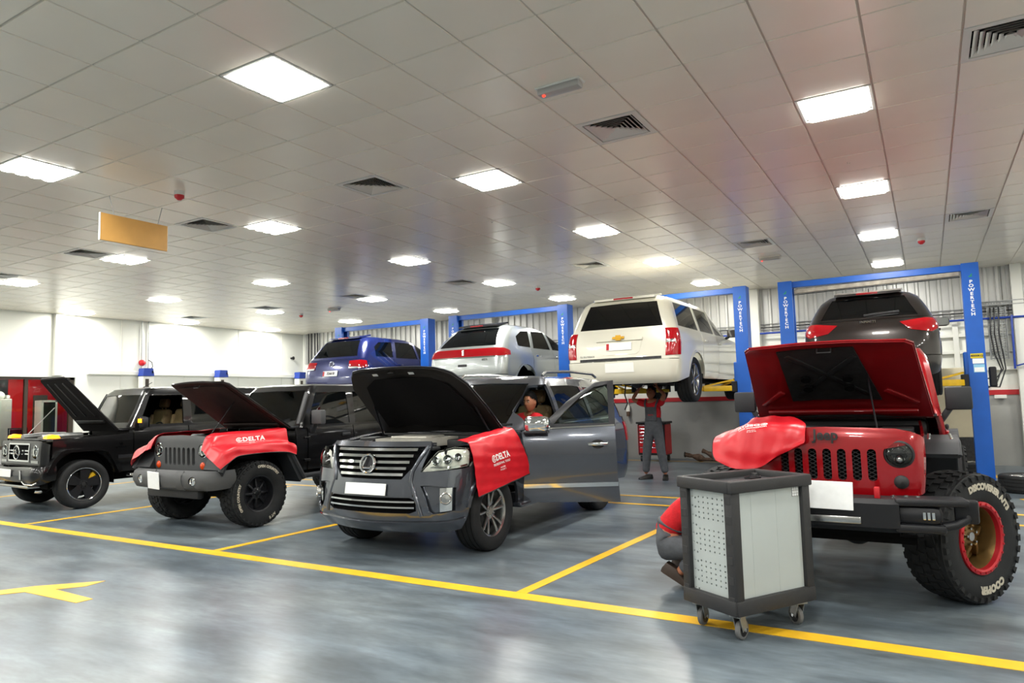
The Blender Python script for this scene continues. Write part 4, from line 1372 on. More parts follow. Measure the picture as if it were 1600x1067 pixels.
def underbody(car, w, y0, y1, z, h=.16, m=None):
    mb = MB()
    for s in (-1, 1):
        mb.box((s * w * .45, (y0 + y1) / 2, z + h / 2), (.11, y1 - y0 - .3, h), bev=.02)
    mb.box((0, (y0 + y1) / 2, z + h + .02), (2 * w * .86, y1 - y0 - .25, .05))
    for y in np.linspace(y0 + .5, y1 - .5, 5):
        mb.box((0, y, z + h * .5), (w * .9, .08, .09), bev=.015)
    return mb.build('chassis', m or M['void'], car)
def axle(car, y, z, w, r=.045, diff=.13):
    mb = MB().cyl((-w, y, z), (w, y, z), r, 14)
    mb.sphere((.12, y, z), diff, 14, 10)
    return mb.build('axle', M['dark_metal'], car, 40)
def badge_disc(car, c, n, r, material, ring=.012, name='emblem'):
    """ring emblem standing on a surface with normal n; returns (object, map fn)"""
    n = Vector(n).normalized(); c = Vector(c)
    up = Vector((0, 0, 1)); s = up.cross(n).normalized(); t = n.cross(s)
    fn = lambda a, b, d=0.0: c + s * a + t * b + n * d
    mb = MB().tube([fn(r * math.cos(q), r * math.sin(q), .004) for q in np.linspace(0, 2 * PI, 29)[:-1]], ring, 8, closed=True)
    return mb, fn
def number_plate(car, c, n, w, h, name='number_plate', text=None, red_left=False, m=None, roll=0.0):
    n = Vector(n).normalized(); c = Vector(c)
    up = Vector((0, 0, 1)); s = up.cross(n).normalized(); t = n.cross(s)
    cr, sr = math.cos(roll), math.sin(roll)
    s, t = s * cr + t * sr, t * cr - s * sr
    rot = Matrix((s, n, t)).transposed()
    o = MB().box(c, (w, .012, h), rot, bev=.003).build(name, m or M['plate'], car)
    if red_left:
        MB().box(c + n * .007 - s * (w * .5 - w * .06), (w * .11, .002, h * .86), rot).build('red_band', M['red_mark'], o)
    if text:
        put_text(MB(), text, h * .62, lambda x, y: c + s * (x + w * .05) + t * y + n * .0075, .004).build('lettering', M['letter_black'], o, fix=False)
    return o
def cover_text(mb, fn, sz, sub=True):
    """the workshop name printed on the red fender covers; fn(x, y) -> xyz"""
    k = sz
    put_text(mb, 'DELTA', k, lambda x, y: fn(x + .45 * k, y), .012 * k / .05 * .05 / k * k * 10 if False else k * .035, 1.05)
    pts = [(0.42 * k * math.cos(q), .42 * k * math.sin(q)) for q in np.linspace(.4, 2 * PI - .2, 22)]
    for (rr0, rr1) in ((.42, .30), (.20, .09)):
        qs = np.linspace(.5, 2 * PI - .1, 20)
        vs_ = [fn(-1.55 * k + rr * k * math.cos(q), rr * k * math.sin(q)) for q in qs for rr in (rr0, rr1)]
        mb.add(vs_, [(2 * i, 2 * i + 1, 2 * i + 3, 2 * i + 2) for i in range(len(qs) - 1)])
    if sub:
        put_text(mb, 'PROFESSIONAL TOOLS', k * .36, lambda x, y: fn(x, y - .72 * k), k * .008)
        put_text(mb, 'www.delta', k * .24, lambda x, y: fn(x, y - 1.2 * k), k * .004)
        put_text(mb, '04 33 84 75', k * .24, lambda x, y: fn(x, y - 1.5 * k), k * .004)
    return mb

# ------------------------------------------------------------------ grey luxury SUV, bonnet and driver's door open
M['lamp_inner'] = mat('headlamp_interior', 'f2f1e8', .35, 0)
M['lux_paint'] = mat('metallic_grey_paint', '545860', 0.22, 0.75, 0.5, coat=1.0)
M['lux_dark'] = mat('bonnet_underside_paint', '1c1a19', 0.6, 0, 0.3)
M['liner'] = mat('bonnet_insulation', '100f10', 0.9, 0, 0.15, bump=.2, bscale=50)
def lux_suv(X, Y, rz):
    car = thing('grey_suv', 'metallic grey luxury SUV with open bonnet and open driver door', 'car', (X, Y, 0), rz)
    P = M['lux_paint']
    b = .26
    body = Shell([(.26, -.74, 3.95, .88, .30, .20, b, .05), (.36, -.86, 4.03, .93, .32, .22, b, .06), (.48, -.91, 4.07, .955, .33, .22, b, .06),
                  (.62, -.90, 4.08, .968, .33, .22, b, .06), (.80, -.87, 4.06, .982, .33, .22, b, .06), (.95, -.84, 4.04, .985, .34, .22, b, .06),
                  (1.08, -.79, 4.02, .975, .36, .22, b, .06), (1.18, -.72, 4.00, .955, .38, .22, b, .06), (1.28, -.62, 3.98, .925, .38, .22, b, .06)], barrel=.012)
    ar = .475; az = .405
    # --- front bumper with grille and lower intake cut out
    fb_half = [('f', 0, .80), ('f', .40, .80), ('f', .52, .93), ('f', .60, 1.10), ('f', .66, 1.12), ('f', .59, .872), ('f', .80, .882), ('s', -.50, .90)] + \
              [('s', -.53, .72)] + [('s', 0 + ar * math.cos(R(a)), az + ar * math.sin(R(a))) for a in (150, 160, 172)] + [('s', -.50, .36), ('u', 1.5, .31), ('f', .5, .29), ('f', 0, .28)]
    low = mirror_poly([('f', 0, .625), ('f', .50, .625), ('f', .56, .60), ('f', .57, .50), ('f', .50, .475), ('f', 0, .475)])
    fog = [('f', .60, .74), ('f', .70, .745), ('u', 1.62, .72), ('u', 1.66, .50), ('f', .74, .47), ('f', .70, .50)]
    fogs = [[side([q], s)[0] for q in fog] for s in (1, -1)]
    body.patch('front_bumper', mirror_poly(fb_half), P, car, 0, .025, .05, [low] + fogs)
    strip_on(body, 'bumper_lip', [('-s', -.52, .37), ('u', -1.5, .35), ('f', -.5, .34), ('f', 0, .335), ('f', .5, .34), ('u', 1.5, .35), ('s', -.52, .37)], .10, P, car, .018, .03)
    # plate beam across the face
    strip_on(body, 'plate_beam', [('f', -.53, .70), ('f', 0, .70), ('f', .53, .70)], .13, P, car, .012, .03)
    for s in (1, -1):                                   # ridge framing grille and intake
        rp_ = [('f', .63 * s, 1.12), ('f', .57 * s, 1.0), ('f', .51 * s, .88), ('f', .50 * s, .78), ('f', .55 * s, .66), ('f', .60 * s, .52), ('f', .62 * s, .45)]
        MB().tube([body.at(t_, a_, z_, .0)[0] for t_, a_, z_ in rp_], .022, 8).build('grille_ridge', P, car, 60)
    for z in (.585, .53):
        strip_on(body, 'intake_strip', [('f', -.55, z), ('f', 0, z), ('f', .55, z)], .016, M['chrome'], car, .004, .03)
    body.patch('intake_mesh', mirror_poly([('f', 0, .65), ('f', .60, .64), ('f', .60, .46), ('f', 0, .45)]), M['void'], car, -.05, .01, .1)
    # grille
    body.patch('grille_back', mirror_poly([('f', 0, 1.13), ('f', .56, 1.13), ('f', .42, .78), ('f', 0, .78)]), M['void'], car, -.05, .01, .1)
    zs = (1.085, 1.025, .965, .905, .845)
    for z in zs:
        hw = .40 + (z - .82) / .28 * .13
        strip_on(body, 'grille_bar', [('f', -hw, z), ('f', 0, z), ('f', hw, z)], .026, M['chrome'], car, .004, .04)
    # painted bonnet lip over the grille
    strip_on(body, 'grille_cap', [('u', -1.1, 1.135), ('f', -.5, 1.135), ('f', 0, 1.135), ('f', .5, 1.135), ('u', 1.1, 1.135)], .05, P, car, .008, .05)
    p, n = body.at('f', 0, .945, .022)
    mb, fn = badge_disc(car, p, n, .088, None, .014)
    mb.tube([fn(-.02 + .0, .062, .01), fn(-.055, -.03, .01), fn(-.04, -.045, .01), fn(.05, -.045, .01)], .011, 6)
    mb.tube([fn(.05, -.045, .01), fn(.058, -.02, .01)], .007, 6)
    mb.build('emblem', M['chrome'], car, 40)
    body.patch('emblem_back', [('f', .075 * math.cos(q), .945 + .085 * math.sin(q)) for q in np.linspace(0, 2 * PI, 17)[:-1]], M['black'], car, .012, .01, .04)
    p, n = body.at('f', 0, .70, .02)
    number_plate(car, p, n, .53, .115)
    # fog lamps
    for s in (1, -1):
        body.patch('fog_recess', side([('f', .58, .76), ('u', 1.68, .75), ('u', 1.72, .47), ('f', .66, .45)], s), P, car, -.05, .01, .06)
        body.patch('fog_bezel', side([('u', 1.30, .72), ('u', 1.55, .72), ('u', 1.60, .50), ('u', 1.36, .49)], s), M['chrome'], car, -.02, .02, .04)
        p, n = body.at('u', 1.44 * s, .62, .0)
        f = MB().lathe([(-.02, .06), (.012, .06), (.02, .05), (.012, .042), (.016, .0)], 'Z', n=20)
        rot = Vector((0, 0, 1)).rotation_difference(n).to_matrix()
        f.v = [rot @ Vector(q) + p for q in f.v]
        f.build('fog_lamp', M['alu'], car, 40)
        # headlamps
        hl = [('f', .595, .875), ('f', .74, 1.065), ('u', 1.5, 1.10), ('s', -.42, 1.08), ('s', -.40, .99), ('s', -.47, .915), ('u', 1.5, .90)]
        body.patch('headlamp_housing', side(hl, s), M['lamp_inner'], car, -.035, .01, .06)
        body.patch('headlamp_lens', side(hl, s), M['lens_clear'], car, .008, .005, .05, bump=puff(.012))
        for (a, z, r) in ((1.20, .98, .043), (1.42, .995, .046), (1.62, 1.01, .04)):
            p, n = body.at('u', a * s, z, -.03)
            n = (n + Vector((0, -1, 0)) * 1.2).normalized()
            f = MB().lathe([(-.01, r), (.035, r), (.038, r * .86), (.018, r * .8), (.03, r * .5), (.036, .0)], 'Z', n=18)
            rot = Vector((0, 0, 1)).rotation_difference(n).to_matrix()
            f.v = [rot @ Vector(q) + p for q in f.v]
            f.build('headlamp_projector', M['chrome'], car, 40)
        body.patch('headlamp_bezel', side([('f', .66, .915), ('f', .70, .93), ('u', 1.6, .925), ('s', -.47, .94), ('s', -.47, .92), ('u', 1.5, .903)], s), M['leather_tan'] if False else M['chrome'], car, -.03, .03, .05)
    # --- side panels
    for s in (1, -1):
        fender = [('s', .60, .42), ('s', .60, 1.20), ('s', .2, 1.185), ('s', -.30, 1.13), ('s', -.38, 1.10), ('s', -.385, .98), ('s', -.46, .905), ('s', -.515, .905), ('s', -.53, .72)] + arc('s', 0, az, ar, 150, 2)
        body.patch('front_fender', side(fender, s), P, car, 0, .02, .05)
        arch = arc('s', 0, az, ar + .045, 168, -2, 22) + arc('s', 0, az, ar, -2, 168, 22)
        body.patch('wheel_arch', side(arch, s), P, car, .014, .03, .05)
        arch = arc('s', 2.85, az, ar + .045, 182, -4, 22) + arc('s', 2.85, az, ar, -4, 182, 22)
        body.patch('wheel_arch', side(arch, s), P, car, .014, .03, .05)
        d2 = [('s', 1.675, .44), ('s', 1.675, 1.235), ('s', 2.2, 1.245), ('s', 2.63, 1.25), ('s', 2.63, .98)] + arc('s', 2.85, az, ar + .03, 112, 172, 8) + [('s', 2.36, .44)]
        body.patch('rear_door', side(d2, s), P, car, 0, .02, .06)
        strip_on(body, 'door_moulding', side([('s', 1.68, .60), ('s', 2.36, .60)], s), .05, M['chrome'], car, .012, .02)
        q = [('s', 2.645, .98), ('s', 2.645, 1.25), ('s', 3.3, 1.255), ('u', 3.2, 1.25), ('u', 3.2, .55), ('s', 3.38, .5)] + arc('s', 2.85, az, ar, 10, 108, 10)
        body.patch('quarter_panel', side(q, s), P, car, 0, .02, .06)
        rb = [('s', 3.36, .55), ('u', 3.2, .55), ('u', 3.2, .34), ('s', 3.34, .36)]
        body.patch('rear_bumper_side', side(rb, s), P, car, 0, .02, .06)
        # sill / running board
        MB().box((s * .93, 1.43, .40), (.20, 1.95, .055), bev=.025).build('running_board', P, car, 40)
        MB().box((s * .90, 1.43, .47), (.06, 1.9, .12)).build('sill', M['black'], car)
        strip_on(body, 'belt_moulding', side([('s', 1.68, 1.245), ('s', 3.35, 1.262)], s), .016, M['chrome'], car, .004, .01)
        # handle
        p, n = body.at('s', 2.50, 1.06, .03)
        MB().box(p if s > 0 else Vector((-p.x, p.y, p.z)) if p.x > 0 and s < 0 else p, (.022, .21, .036), bev=.01).build('door_handle', M['chrome'], car, 40)
    front_r = [('s', .615, .44), ('s', .615, 1.20), ('s', 1.66, 1.235), ('s', 1.66, .44)]
    body.patch('front_door', side(front_r, -1), P, car, 0, .02, .06)
    # --- rear
    rear = [('r', 0, 1.26), ('u', 4, 1.26), ('u', 3.2, 1.26), ('u', 3.2, .34), ('u', 4, .30), ('r', 0, .30)]
    body.patch('tailgate', mirror_poly(rear, 'r'), P, car, 0, .02, .09, rear=True)
    for s in (1, -1):
        body.patch('tail_lamp', side([('s', 3.72, 1.18), ('r', .62, 1.18), ('r', .66, .92), ('s', 3.78, .90)], s), M['red_lens'], car, .012, .02, .06)
    # --- driver's door, swung open about its front edge
    hinge = (.965, .63, .8)
    swing = (0, 0, R(-66))
    fd = [('s', .625, .40), ('s', .625, 1.20), ('s', 1.665, 1.235), ('s', 1.675, .74), ('s', 1.70, .40)]
    door = body.patch('driver_door', fd, P, car, 0, .05, .05)
    kids = []
    kids.append(strip_on(body, 'door_moulding', [('s', .63, .585), ('s', 1.68, .60)], .045, M['chrome'], car, .014, .02))
    kids.append(strip_on(body, 'belt_moulding', [('s', .72, 1.215), ('s', 1.66, 1.245)], .016, M['chrome'], car, .004, .012))
    p, n = body.at('s', 1.47, 1.04, .028)
    kids.append(MB().box(p, (.022, .22, .036), bev=.01).build('door_handle', M['chrome'], car, 40))
    kids.append(body.patch('handle_recess', [('s', 1.47 + .075 * math.cos(q), 1.04 + .05 * math.sin(q)) for q in np.linspace(0, 2 * PI, 15)[:-1]], M['lux_dark'], car, .002, .004, .04))
    gh = Shell([(1.20, .44, 3.99, .925, .24, .24, .24, .05), (1.34, .70, 3.96, .885, .23, .24, .22, .05), (1.50, .98, 3.91, .835, .2, .24, .18, .05), (1.66, 1.25, 3.84, .775, .17, .24, .15, .05),
                (1.76, 1.43, 3.77, .725, .16, .24, .13, .05), (1.82, 1.56, 3.70, .675, .16, .24, .12, .05)], barrel=.012)
    win_f = [('s', .98, 1.27), ('s', 1.10, 1.40), ('s', 1.30, 1.58), ('s', 1.45, 1.68), ('s', 1.60, 1.705), ('s', 1.60, 1.27)]
    frame_f = [('s', .80, 1.215), ('s', 1.02, 1.42), ('s', 1.25, 1.63), ('s', 1.42, 1.73), ('s', 1.67, 1.75), ('s', 1.67, 1.23)]
    kids.append(gh.patch('door_window_frame', frame_f, M['black'], car, .0, .035, .05, [win_f]))
    kids.append(gh.patch('door_window', win_f, M['glass_clear'], car, -.01, .005, .08))
    # inner trim of the door
    kids.append(body.patch('door_trim', [('s', .66, .50), ('s', .66, 1.19), ('s', 1.62, 1.21), ('s', 1.62, .50)], M['leather_tan'], car, -.055, .04, .1))
    # chrome mirror on the door
    mc = Vector((1.03, .80, 1.275))
    mm = MB().box(mc, (.13, .30, .175), bev=.06)
    kids.append(mm.build('door_mirror', M['chrome'], car, 40))
    kids.append(MB().box(mc + Vector((-.062, 0, 0)), (.012, .24, .13)).build('mirror_glass', M['black'], car))
    kids.append(MB().box(mc + Vector((-.005, -.02, -.09)), (.11, .27, .04), bev=.018).bar(mc + Vector((-.01, -.1, -.09)), (.93, .72, 1.17), .12, .06, bev=.02).build('mirror_base', M['black'], car, 40))
    hinge_obj(door, hinge, swing)
    for k in kids:
        sub_local(k, door, hinge)
    # --- glasshouse
    wind = [('f', 0, 1.775), ('f', .58, 1.755), ('f', .70, 1.27), ('f', .4, 1.225), ('f', 0, 1.215)]
    doorway = [('s', .81, 1.21), ('s', .93, 1.42), ('s', 1.13, 1.62), ('s', 1.32, 1.72), ('s', 1.66, 1.745), ('s', 1.66, 1.21)]
    win_r = [('s', 1.75, 1.28), ('s', 1.75, 1.72), ('s', 2.3, 1.73), ('s', 2.58, 1.71), ('s', 2.64, 1.28)]
    win_q = [('s', 2.74, 1.28), ('s', 2.69, 1.71), ('s', 3.1, 1.69), ('s', 3.35, 1.60), ('s', 3.50, 1.30)]
    glasshouse(car, gh, 1.82, 1.205, P, wind, [doorway, win_r, win_q], [('r', 0, 1.73), ('r', .55, 1.71), ('r', .68, 1.28), ('r', 0, 1.28)],
               M['glass_green'], M['glass_dark'], M['glass_dark'], left_open=0, m_pane=[M['glass_tint'], M['glass_tint'], M['glass_tint']])
    roof_panel(car, gh, 1.82, .045, P)
    for s in (1, -1):
        rail = [(s * .64, 1.75, 1.86), (s * .645, 1.85, 1.905), (s * .64, 2.6, 1.925), (s * .64, 3.35, 1.905), (s * .63, 3.5, 1.86)]
        MB().tube(rail, .02, 8).build('roof_rail', M['alu'], car, 40)
        # open doorway rubber seal
    # --- bonnet
    def hz(x, y):
        return 1.205 - .075 * np.clip((.45 - y) / 1.2, 0, 1.2) ** 1.6 - .03 * (x / .9) ** 2 - .10 * np.clip((-.55 - y) / .25, 0, 1) ** 2
    out = [(0, -.80), (.35, -.775), (.56, -.71), (.70, -.58), (.80, -.40), (.845, 0), (.87, .46), (.5, .44), (0, .42)]
    hp = out + [(-x, y) for x, y in reversed(out[1:-1])]
    hg = (0, .47, 1.20)
    sw = (R(-43), 0, 0)
    hood = top_patch('bonnet', hp, hz, P, car, .012, .08)
    k1 = top_patch('bonnet_frame', [(x * .985, y if y > 0 else y * .985) for x, y in hp], lambda x, y: hz(x, y) - .013, M['lux_dark'], car, .02, .08)
    inner = [(0, -.55), (.38, -.53), (.56, -.42), (.66, -.1), (.70, .30), (.0, .31)]
    k2 = top_patch('bonnet_liner', inner + [(-x, y) for x, y in reversed(inner[1:-1])], lambda x, y: hz(x, y) - .034 - .012 * np.cos(x * 9), M['liner'], car, .012, .06)
    ks = [k1, k2]
    for x in (-.30, .20):
        ks.append(MB().box((x, -.63, hz(np.array(x), np.array(-.63)) - .037), (.07, .05, .004)).build('sticker', M['white_paper'], car))
    lat = MB().tube([(-.04, -.70, 1.06), (-.04, -.70, 1.03), (.04, -.70, 1.03), (.04, -.70, 1.06)], .006, 6)
    ks.append(lat.build('latch', M['dark_metal'], car))
    hinge_obj(hood, hg, sw)
    for k in ks: sub_local(k, hood, hg)
    for s in (1, -1):                                   # gas struts
        MB().cyl((s * .78, .30, 1.13), (s * .70, .02, 1.55), .011, 8).build('bonnet_strut', M['black'], car)
        # fender top edges beside the bay
        def tz(x, y):
            return np.interp(y, [-.5, -.3, .2, .62], [1.10, 1.13, 1.185, 1.20]) + .004
        ft = [(s * .955, .60), (s * .955, .0), (s * .93, -.36), (s * .80, -.36), (s * .835, 0), (s * .865, .60)]
        top_patch('fender_top', ft, tz, P, car, .02, .08)
    # --- engine bay
    engine_bay(car, .80, -.62, .46, 1.16, .5)
    ec = MB()
    ec.prism([(-.36, -.34), (.30, -.38), (.36, -.25), (.36, .22), (-.30, .26), (-.42, .1)], lambda a, b2, d: (a, b2, d), 1.08, 1.165)
    ec.box((-.02, -.02, 1.17), (.5, .34, .03), bev=.012)
    ec.build('engine_cover', mat('silver_engine_cover', 'b9b6ac', .4, .35, var=.1), car, 35)
    MB().prism([(-.72, -.36), (-.44, -.36), (-.40, .1), (-.72, .12)], lambda a, b2, d: (a, b2, d), .9, 1.14).box((-.56, -.1, 1.15), (.24, .3, .04), bev=.015).build('air_box', M['engine_dark'], car, 35)
    MB().box((.60, -.05, 1.06), (.26, .20, .18), bev=.012).build('battery', M['engine_dark'], car, 35)
    MB().box((.62, .28, 1.08), (.2, .14, .1), bev=.01).build('fuse_box', M['white_enamel'] if False else M['engine_dark'], car, 35)
    MB().tube([(-.45, -.28, 1.12), (-.35, -.45, 1.11), (-.1, -.5, 1.10), (.2, -.47, 1.11), (.45, -.30, 1.10)], .028, 10).build('radiator_hose', M['black'], car, 40)
    MB().box((0, -.60, 1.09), (1.36, .12, .035), bev=.012).build('radiator_support', M['engine_dark'], car, 35)
    cw = MB().box((0, .42, 1.175), (1.66, .18, .03), bev=.01)
    cw.box((0, .33, 1.12), (1.5, .03, .09), bev=.008)
    cw.build('cowl_panel', M['engine_dark'], car, 35)
    MB().cyl((.66, .22, 1.06), (.66, .22, 1.13), .035, 14).build('filler_cap', M['yellow_cap'], car)
    wiper(car, (-.5, .42, 1.225), (-.2, .46, 1.26), (.28, .50, 1.285)); wiper(car, (.15, .42, 1.225), (.42, .50, 1.26), (.78, .72, 1.275))
    # --- cabin, wheels, underside
    cabin(car, .86, .72, 1.20, 3.7, M['leather_tan'], M['leather_dark'])
    mirror_unit(car, (-1.09, .86, 1.27), -1, M['chrome'], (.27, .13, .165), arm=(.05, 0, -.02))
    tm = tyre_mesh('luxury_suv_tyre', .395, .285, .255, 'road')
    rp = rim_mesh('luxury_suv_wheel', .255, .285, 'twin10', M['alu'])
    for s in (1, -1):
        for y in (0, 2.85):
            put_wheel(car, (s * .825, y, .395), tm, rp, s, spin=.35)
            liner(car, s * .72, y, az, ar + .02, .2)
    underbody(car, .9, -.5, 3.9, .30)
    MB().cyl((-.7, 0, .36), (.7, 0, .36), .05, 12).box((0, -.25, .34), (1.0, .35, .05)).build('front_suspension', M['void'], car)
    return car, body
lux, lux_body = lux_suv(-4.93, 6.22, R(.5))
# ------------------------------------------------------------------ slatted-grille off-roaders (black and red)
def rounded(x0, x1, z0, z1, r, tagc='f', n=4):
    out = []
    for cx, cz, a in ((x1 - r, z1 - r, 0), (x0 + r, z1 - r, 90), (x0 + r, z0 + r, 180), (x1 - r, z0 + r, 270)):
        for k in range(n + 1):
            q = R(a + 90 * k / n)
            out.append((tagc, cx + r * math.cos(q), cz + r * math.sin(q)))
    return out
def circ(tagc, cx, cz, r, n=24):
    return [(tagc, cx + r * math.cos(q), cz + r * math.sin(q)) for q in np.linspace(0, 2 * PI, n + 1)[:-1]]
def off_roader(name, label, X, Y, rz, dz, paint, grille_m, hood_inner, hood_ang, red):
    car = thing(name, label, 'car', (X, Y, 0), rz)
    hz_ = .70                                           # cowl / hinge line
    # --- nose box with the seven-slot grille
    nose = Shell([(.60, -.53, .80, .60, .05, .05, .03, 0), (.80, -.55, .80, .625, .055, .05, .03, 0), (1.0, -.555, .80, .635, .06, .05, .035, 0), (1.10, -.55, .80, .63, .08, .05, .04, 0), (1.18, -.52, .80, .60, .10, .05, .05, 0)])
    half = [('f', 0, 1.165), ('f', .46, 1.15), ('u', 1.1, 1.13), ('u', 1.9, 1.08), ('u', 2.0, .90), ('u', 1.9, .70), ('f', .50, .66), ('f', 0, .655)]
    slots = [rounded(-.029 + k * .099, .029 + k * .099, .775, 1.005, .027) for k in range(-3, 4)]
    if red:
        hl = lambda s: [('f', s * (.47 + .098 * math.cos(q)), .97 + min(.098 * math.sin(q), .055 + s * .0 + .35 * (.098 * math.cos(q)) * .6)) for q in np.linspace(0, 2 * PI, 29)[:-1]]
    else:
        hl = lambda s: circ('f', s * .475, .97, .092)
    holes = slots + [hl(1), hl(-1), circ('f', .475, .775, .048, 16), circ('f', -.475, .775, .048, 16)]
    gr = nose.patch('grille', mirror_poly(half), grille_m, car, 0, .05, .04, holes)
    for k in range(-3, 4):
        if red:                                          # wire mesh inserts
            mb = MB()
            for i in range(9):
                for d in (-1, 1):
                    z0 = .76 + i * .029
                    pa, _ = nose.at('f', k * .099 - .032, z0, -.035); pb, _ = nose.at('f', k * .099 + .032, z0 + .035 * d, -.035)
                    mb.bar(pa, pb, .005, .005)
            mb.build('grille_mesh', M['dark_metal'], gr)
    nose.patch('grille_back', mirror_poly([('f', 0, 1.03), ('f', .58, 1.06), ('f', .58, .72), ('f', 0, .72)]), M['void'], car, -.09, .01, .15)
    for s in (1, -1):
        p, n = nose.at('f', s * .475, .97, -.04)
        f = MB().lathe([(.0, .098), (.035, .098), (.04, .085), (.015, .08), (.02, .05), (.04, .045), (.045, .0)], 'Y', n=28)
        f.v = [Vector((q[0], -q[1], q[2])) + p for q in f.v]
        f.build('headlamp_reflector', M['dark_metal'] if red else M['chrome'], car, 40)
        f = MB().lathe([(.03, .09), (.05, .075), (.062, .04), (.066, .0)], 'Y', n=28)
        f.v = [Vector((q[0], -q[1], q[2])) + p for q in f.v]
        f.build('headlamp_lens', M['lens_clear'], car, 40, fix=True)
        if red:
            MB().sphere(p + Vector((0, -.03, -.035)), .036, 14, 10).build('headlamp_projector', M['alu'], car, 40)
            MB().box(p + Vector((0, -.05, .004)), (.165, .01, .012)).build('headlamp_bar', M['black'], car)
        p, n = nose.at('f', s * .475, .775, 0)
        f = MB().lathe([(-.02, .047), (.006, .047), (.016, .036), (.02, .0)], 'Y', n=20)
        f.v = [Vector((q[0], -q[1], q[2])) + p for q in f.v]
        f.build('turn_signal', M['dark_metal'] if red else M['orange_lens'], car, 40)
        # engine side panel between fender and bonnet
        nose.patch('engine_side', side([('s', -.47, .98), ('s', -.47, 1.09), ('s', .2, 1.135), ('s', .70, 1.165), ('s', .70, .80), ('s', .0, .80)], s), paint, car, 0, .02, .08)
    if red:
        p, n = nose.at('f', 0, 1.13, .006)
        put_text(MB(), 'Jeep', .10, lambda x, y: nose.at('f', x, 1.10 + y, .02)[0], .003).build('lettering', M['letter_black'], gr, fix=False)
    # --- bonnet
    def bz(x, y):
        t = np.clip((y + .53) / 1.22, 0, 1)
        return 1.165 + .055 * t + .018 * np.exp(-(x / .33) ** 4) - .05 * np.clip(np.abs(x) / (.62 + .1 * t) - .82, 0, 1) ** 1.0 - .05 * np.clip((-.42 - y) / .12, 0, 1) ** 2
    out = [(0, -.535), (.45, -.53), (.56, -.50), (.61, -.43), (.65, 0), (.715, .685), (0, .685)]
    hp = out + [(-x, y) for x, y in reversed(out[1:-1])]
    hg = (0, .69, 1.215); sw = (R(-hood_ang), 0, 0)
    hood = top_patch('bonnet', hp, bz, paint, car, .012, .08)
    ks = [top_patch('bonnet_frame', [(x * .985, y if y > .5 else y * .985) for x, y in hp], lambda x, y: bz(x, y) - .013, hood_inner, car, .016, .08)]
    if red:
        pad = [(-.36, -.42), (.20, -.42), (.34, .38), (-.36, .38)]
        ks.append(top_patch('bonnet_pad', pad, lambda x, y: bz(x, y) - .03 - .004 * np.sin(x * 30) * np.sin(y * 25), mat('worn_bonnet_pad', '121213', .75, var=.6, scale=9, bump=.4, bscale=25), car, .012, .05))
        for (xa, ya, xb, yb) in ((-.42, .22, -.62, .44), (.38, .22, .60, .44), (-.30, -.35, .25, .30), (.2, -.3, -.3, .3)):
            m_ = hood_inner if abs(xa) > .35 else M['engine_dark']
            ks.append(MB().bar((xa, ya, float(bz(np.array(xa), np.array(ya))) - .038), (xb, yb, float(bz(np.array(xb), np.array(yb))) - .036), .05, .02, bev=.008).build('bonnet_rib', m_, car, 40))
        for (x, y) in ((-.2, 0), (.12, 0), (-.2, .14), (.12, .14)):
            ks.append(MB().cyl((x, y, 1.13), (x, y, 1.155), .04, 12).build('bonnet_rib_hole', M['void'], car))
    else:
        pad = [(-.5, -.40), (.5, -.40), (.58, .50), (-.58, .50)]
        ks.append(top_patch('bonnet_pad', pad, lambda x, y: bz(x, y) - .03, hood_inner, car, .012, .08))
    cb = MB().bar((-.60, .56, 1.165), (.60, .56, 1.165), .06, .03, bev=.01)
    ks.append(cb.build('bonnet_crossbar', hood_inner, car, 40))
    ks.append(MB().tube([(-.05, -.46, 1.12), (-.05, -.46, 1.08), (.05, -.46, 1.08), (.05, -.46, 1.12)], .007, 6).build('latch', M['dark_metal'], car))
    hinge_obj(hood, hg, sw)
    for k in ks: sub_local(k, hood, hg)
    a = R(hood_ang)
    tip = Vector((.26, .69 - .72 * math.cos(a), 1.19 + .72 * math.sin(a)))
    MB().cyl((.34, -.38, 1.10), tip, .006, 8).build('prop_rod', M['black'], car)
    # --- engine bay
    engine_bay(car, .60, -.48, .70, 1.13, .60)
    MB().box((0, -.44, 1.10), (1.16, .1, .04), bev=.012).build('radiator_support', M['engine_dark'], car, 35)
    e = MB().box((0, .08, 1.0), (.5, .6, .16), bev=.04)
    e.box((0, .08, 1.09), (.34, .5, .05), bev=.02)
    e.build('engine_cover', M['engine_dark'], car, 40)
    MB().box((-.42, .1, 1.04), (.28, .4, .16), bev=.03).build('air_box', M['engine_dark'], car, 40)
    MB().box((.44, .30, 1.04), (.24, .30, .16), bev=.012).build('battery', M['engine_dark'], car, 40)
    MB().box((.42, -.12, 1.06), (.2, .3, .1), bev=.01).build('fuse_box', M['black'], car, 40)
    MB().cyl((.36, -.26, 1.06), (.36, -.26, 1.13), .045, 14).build('filler_cap', M['yellow_cap'], car, 40)
    MB().tube([(-.3, .0, 1.12), (-.15, -.25, 1.13), (.1, -.32, 1.12), (.3, -.2, 1.1)], .035, 10).build('radiator_hose', M['black'], car, 40)
    # --- tub
    tub = Shell([(.50, .68, 3.40, .72, .02, .06, 0, 0), (.62, .68, 3.43, .765, .02, .07, 0, 0), (.95, .68, 3.44, .785, .02, .08, 0, 0), (1.18, .68, 3.42, .765, .02, .08, 0, 0), (1.22, .68, 3.41, .75, .02, .08, 0, 0)])
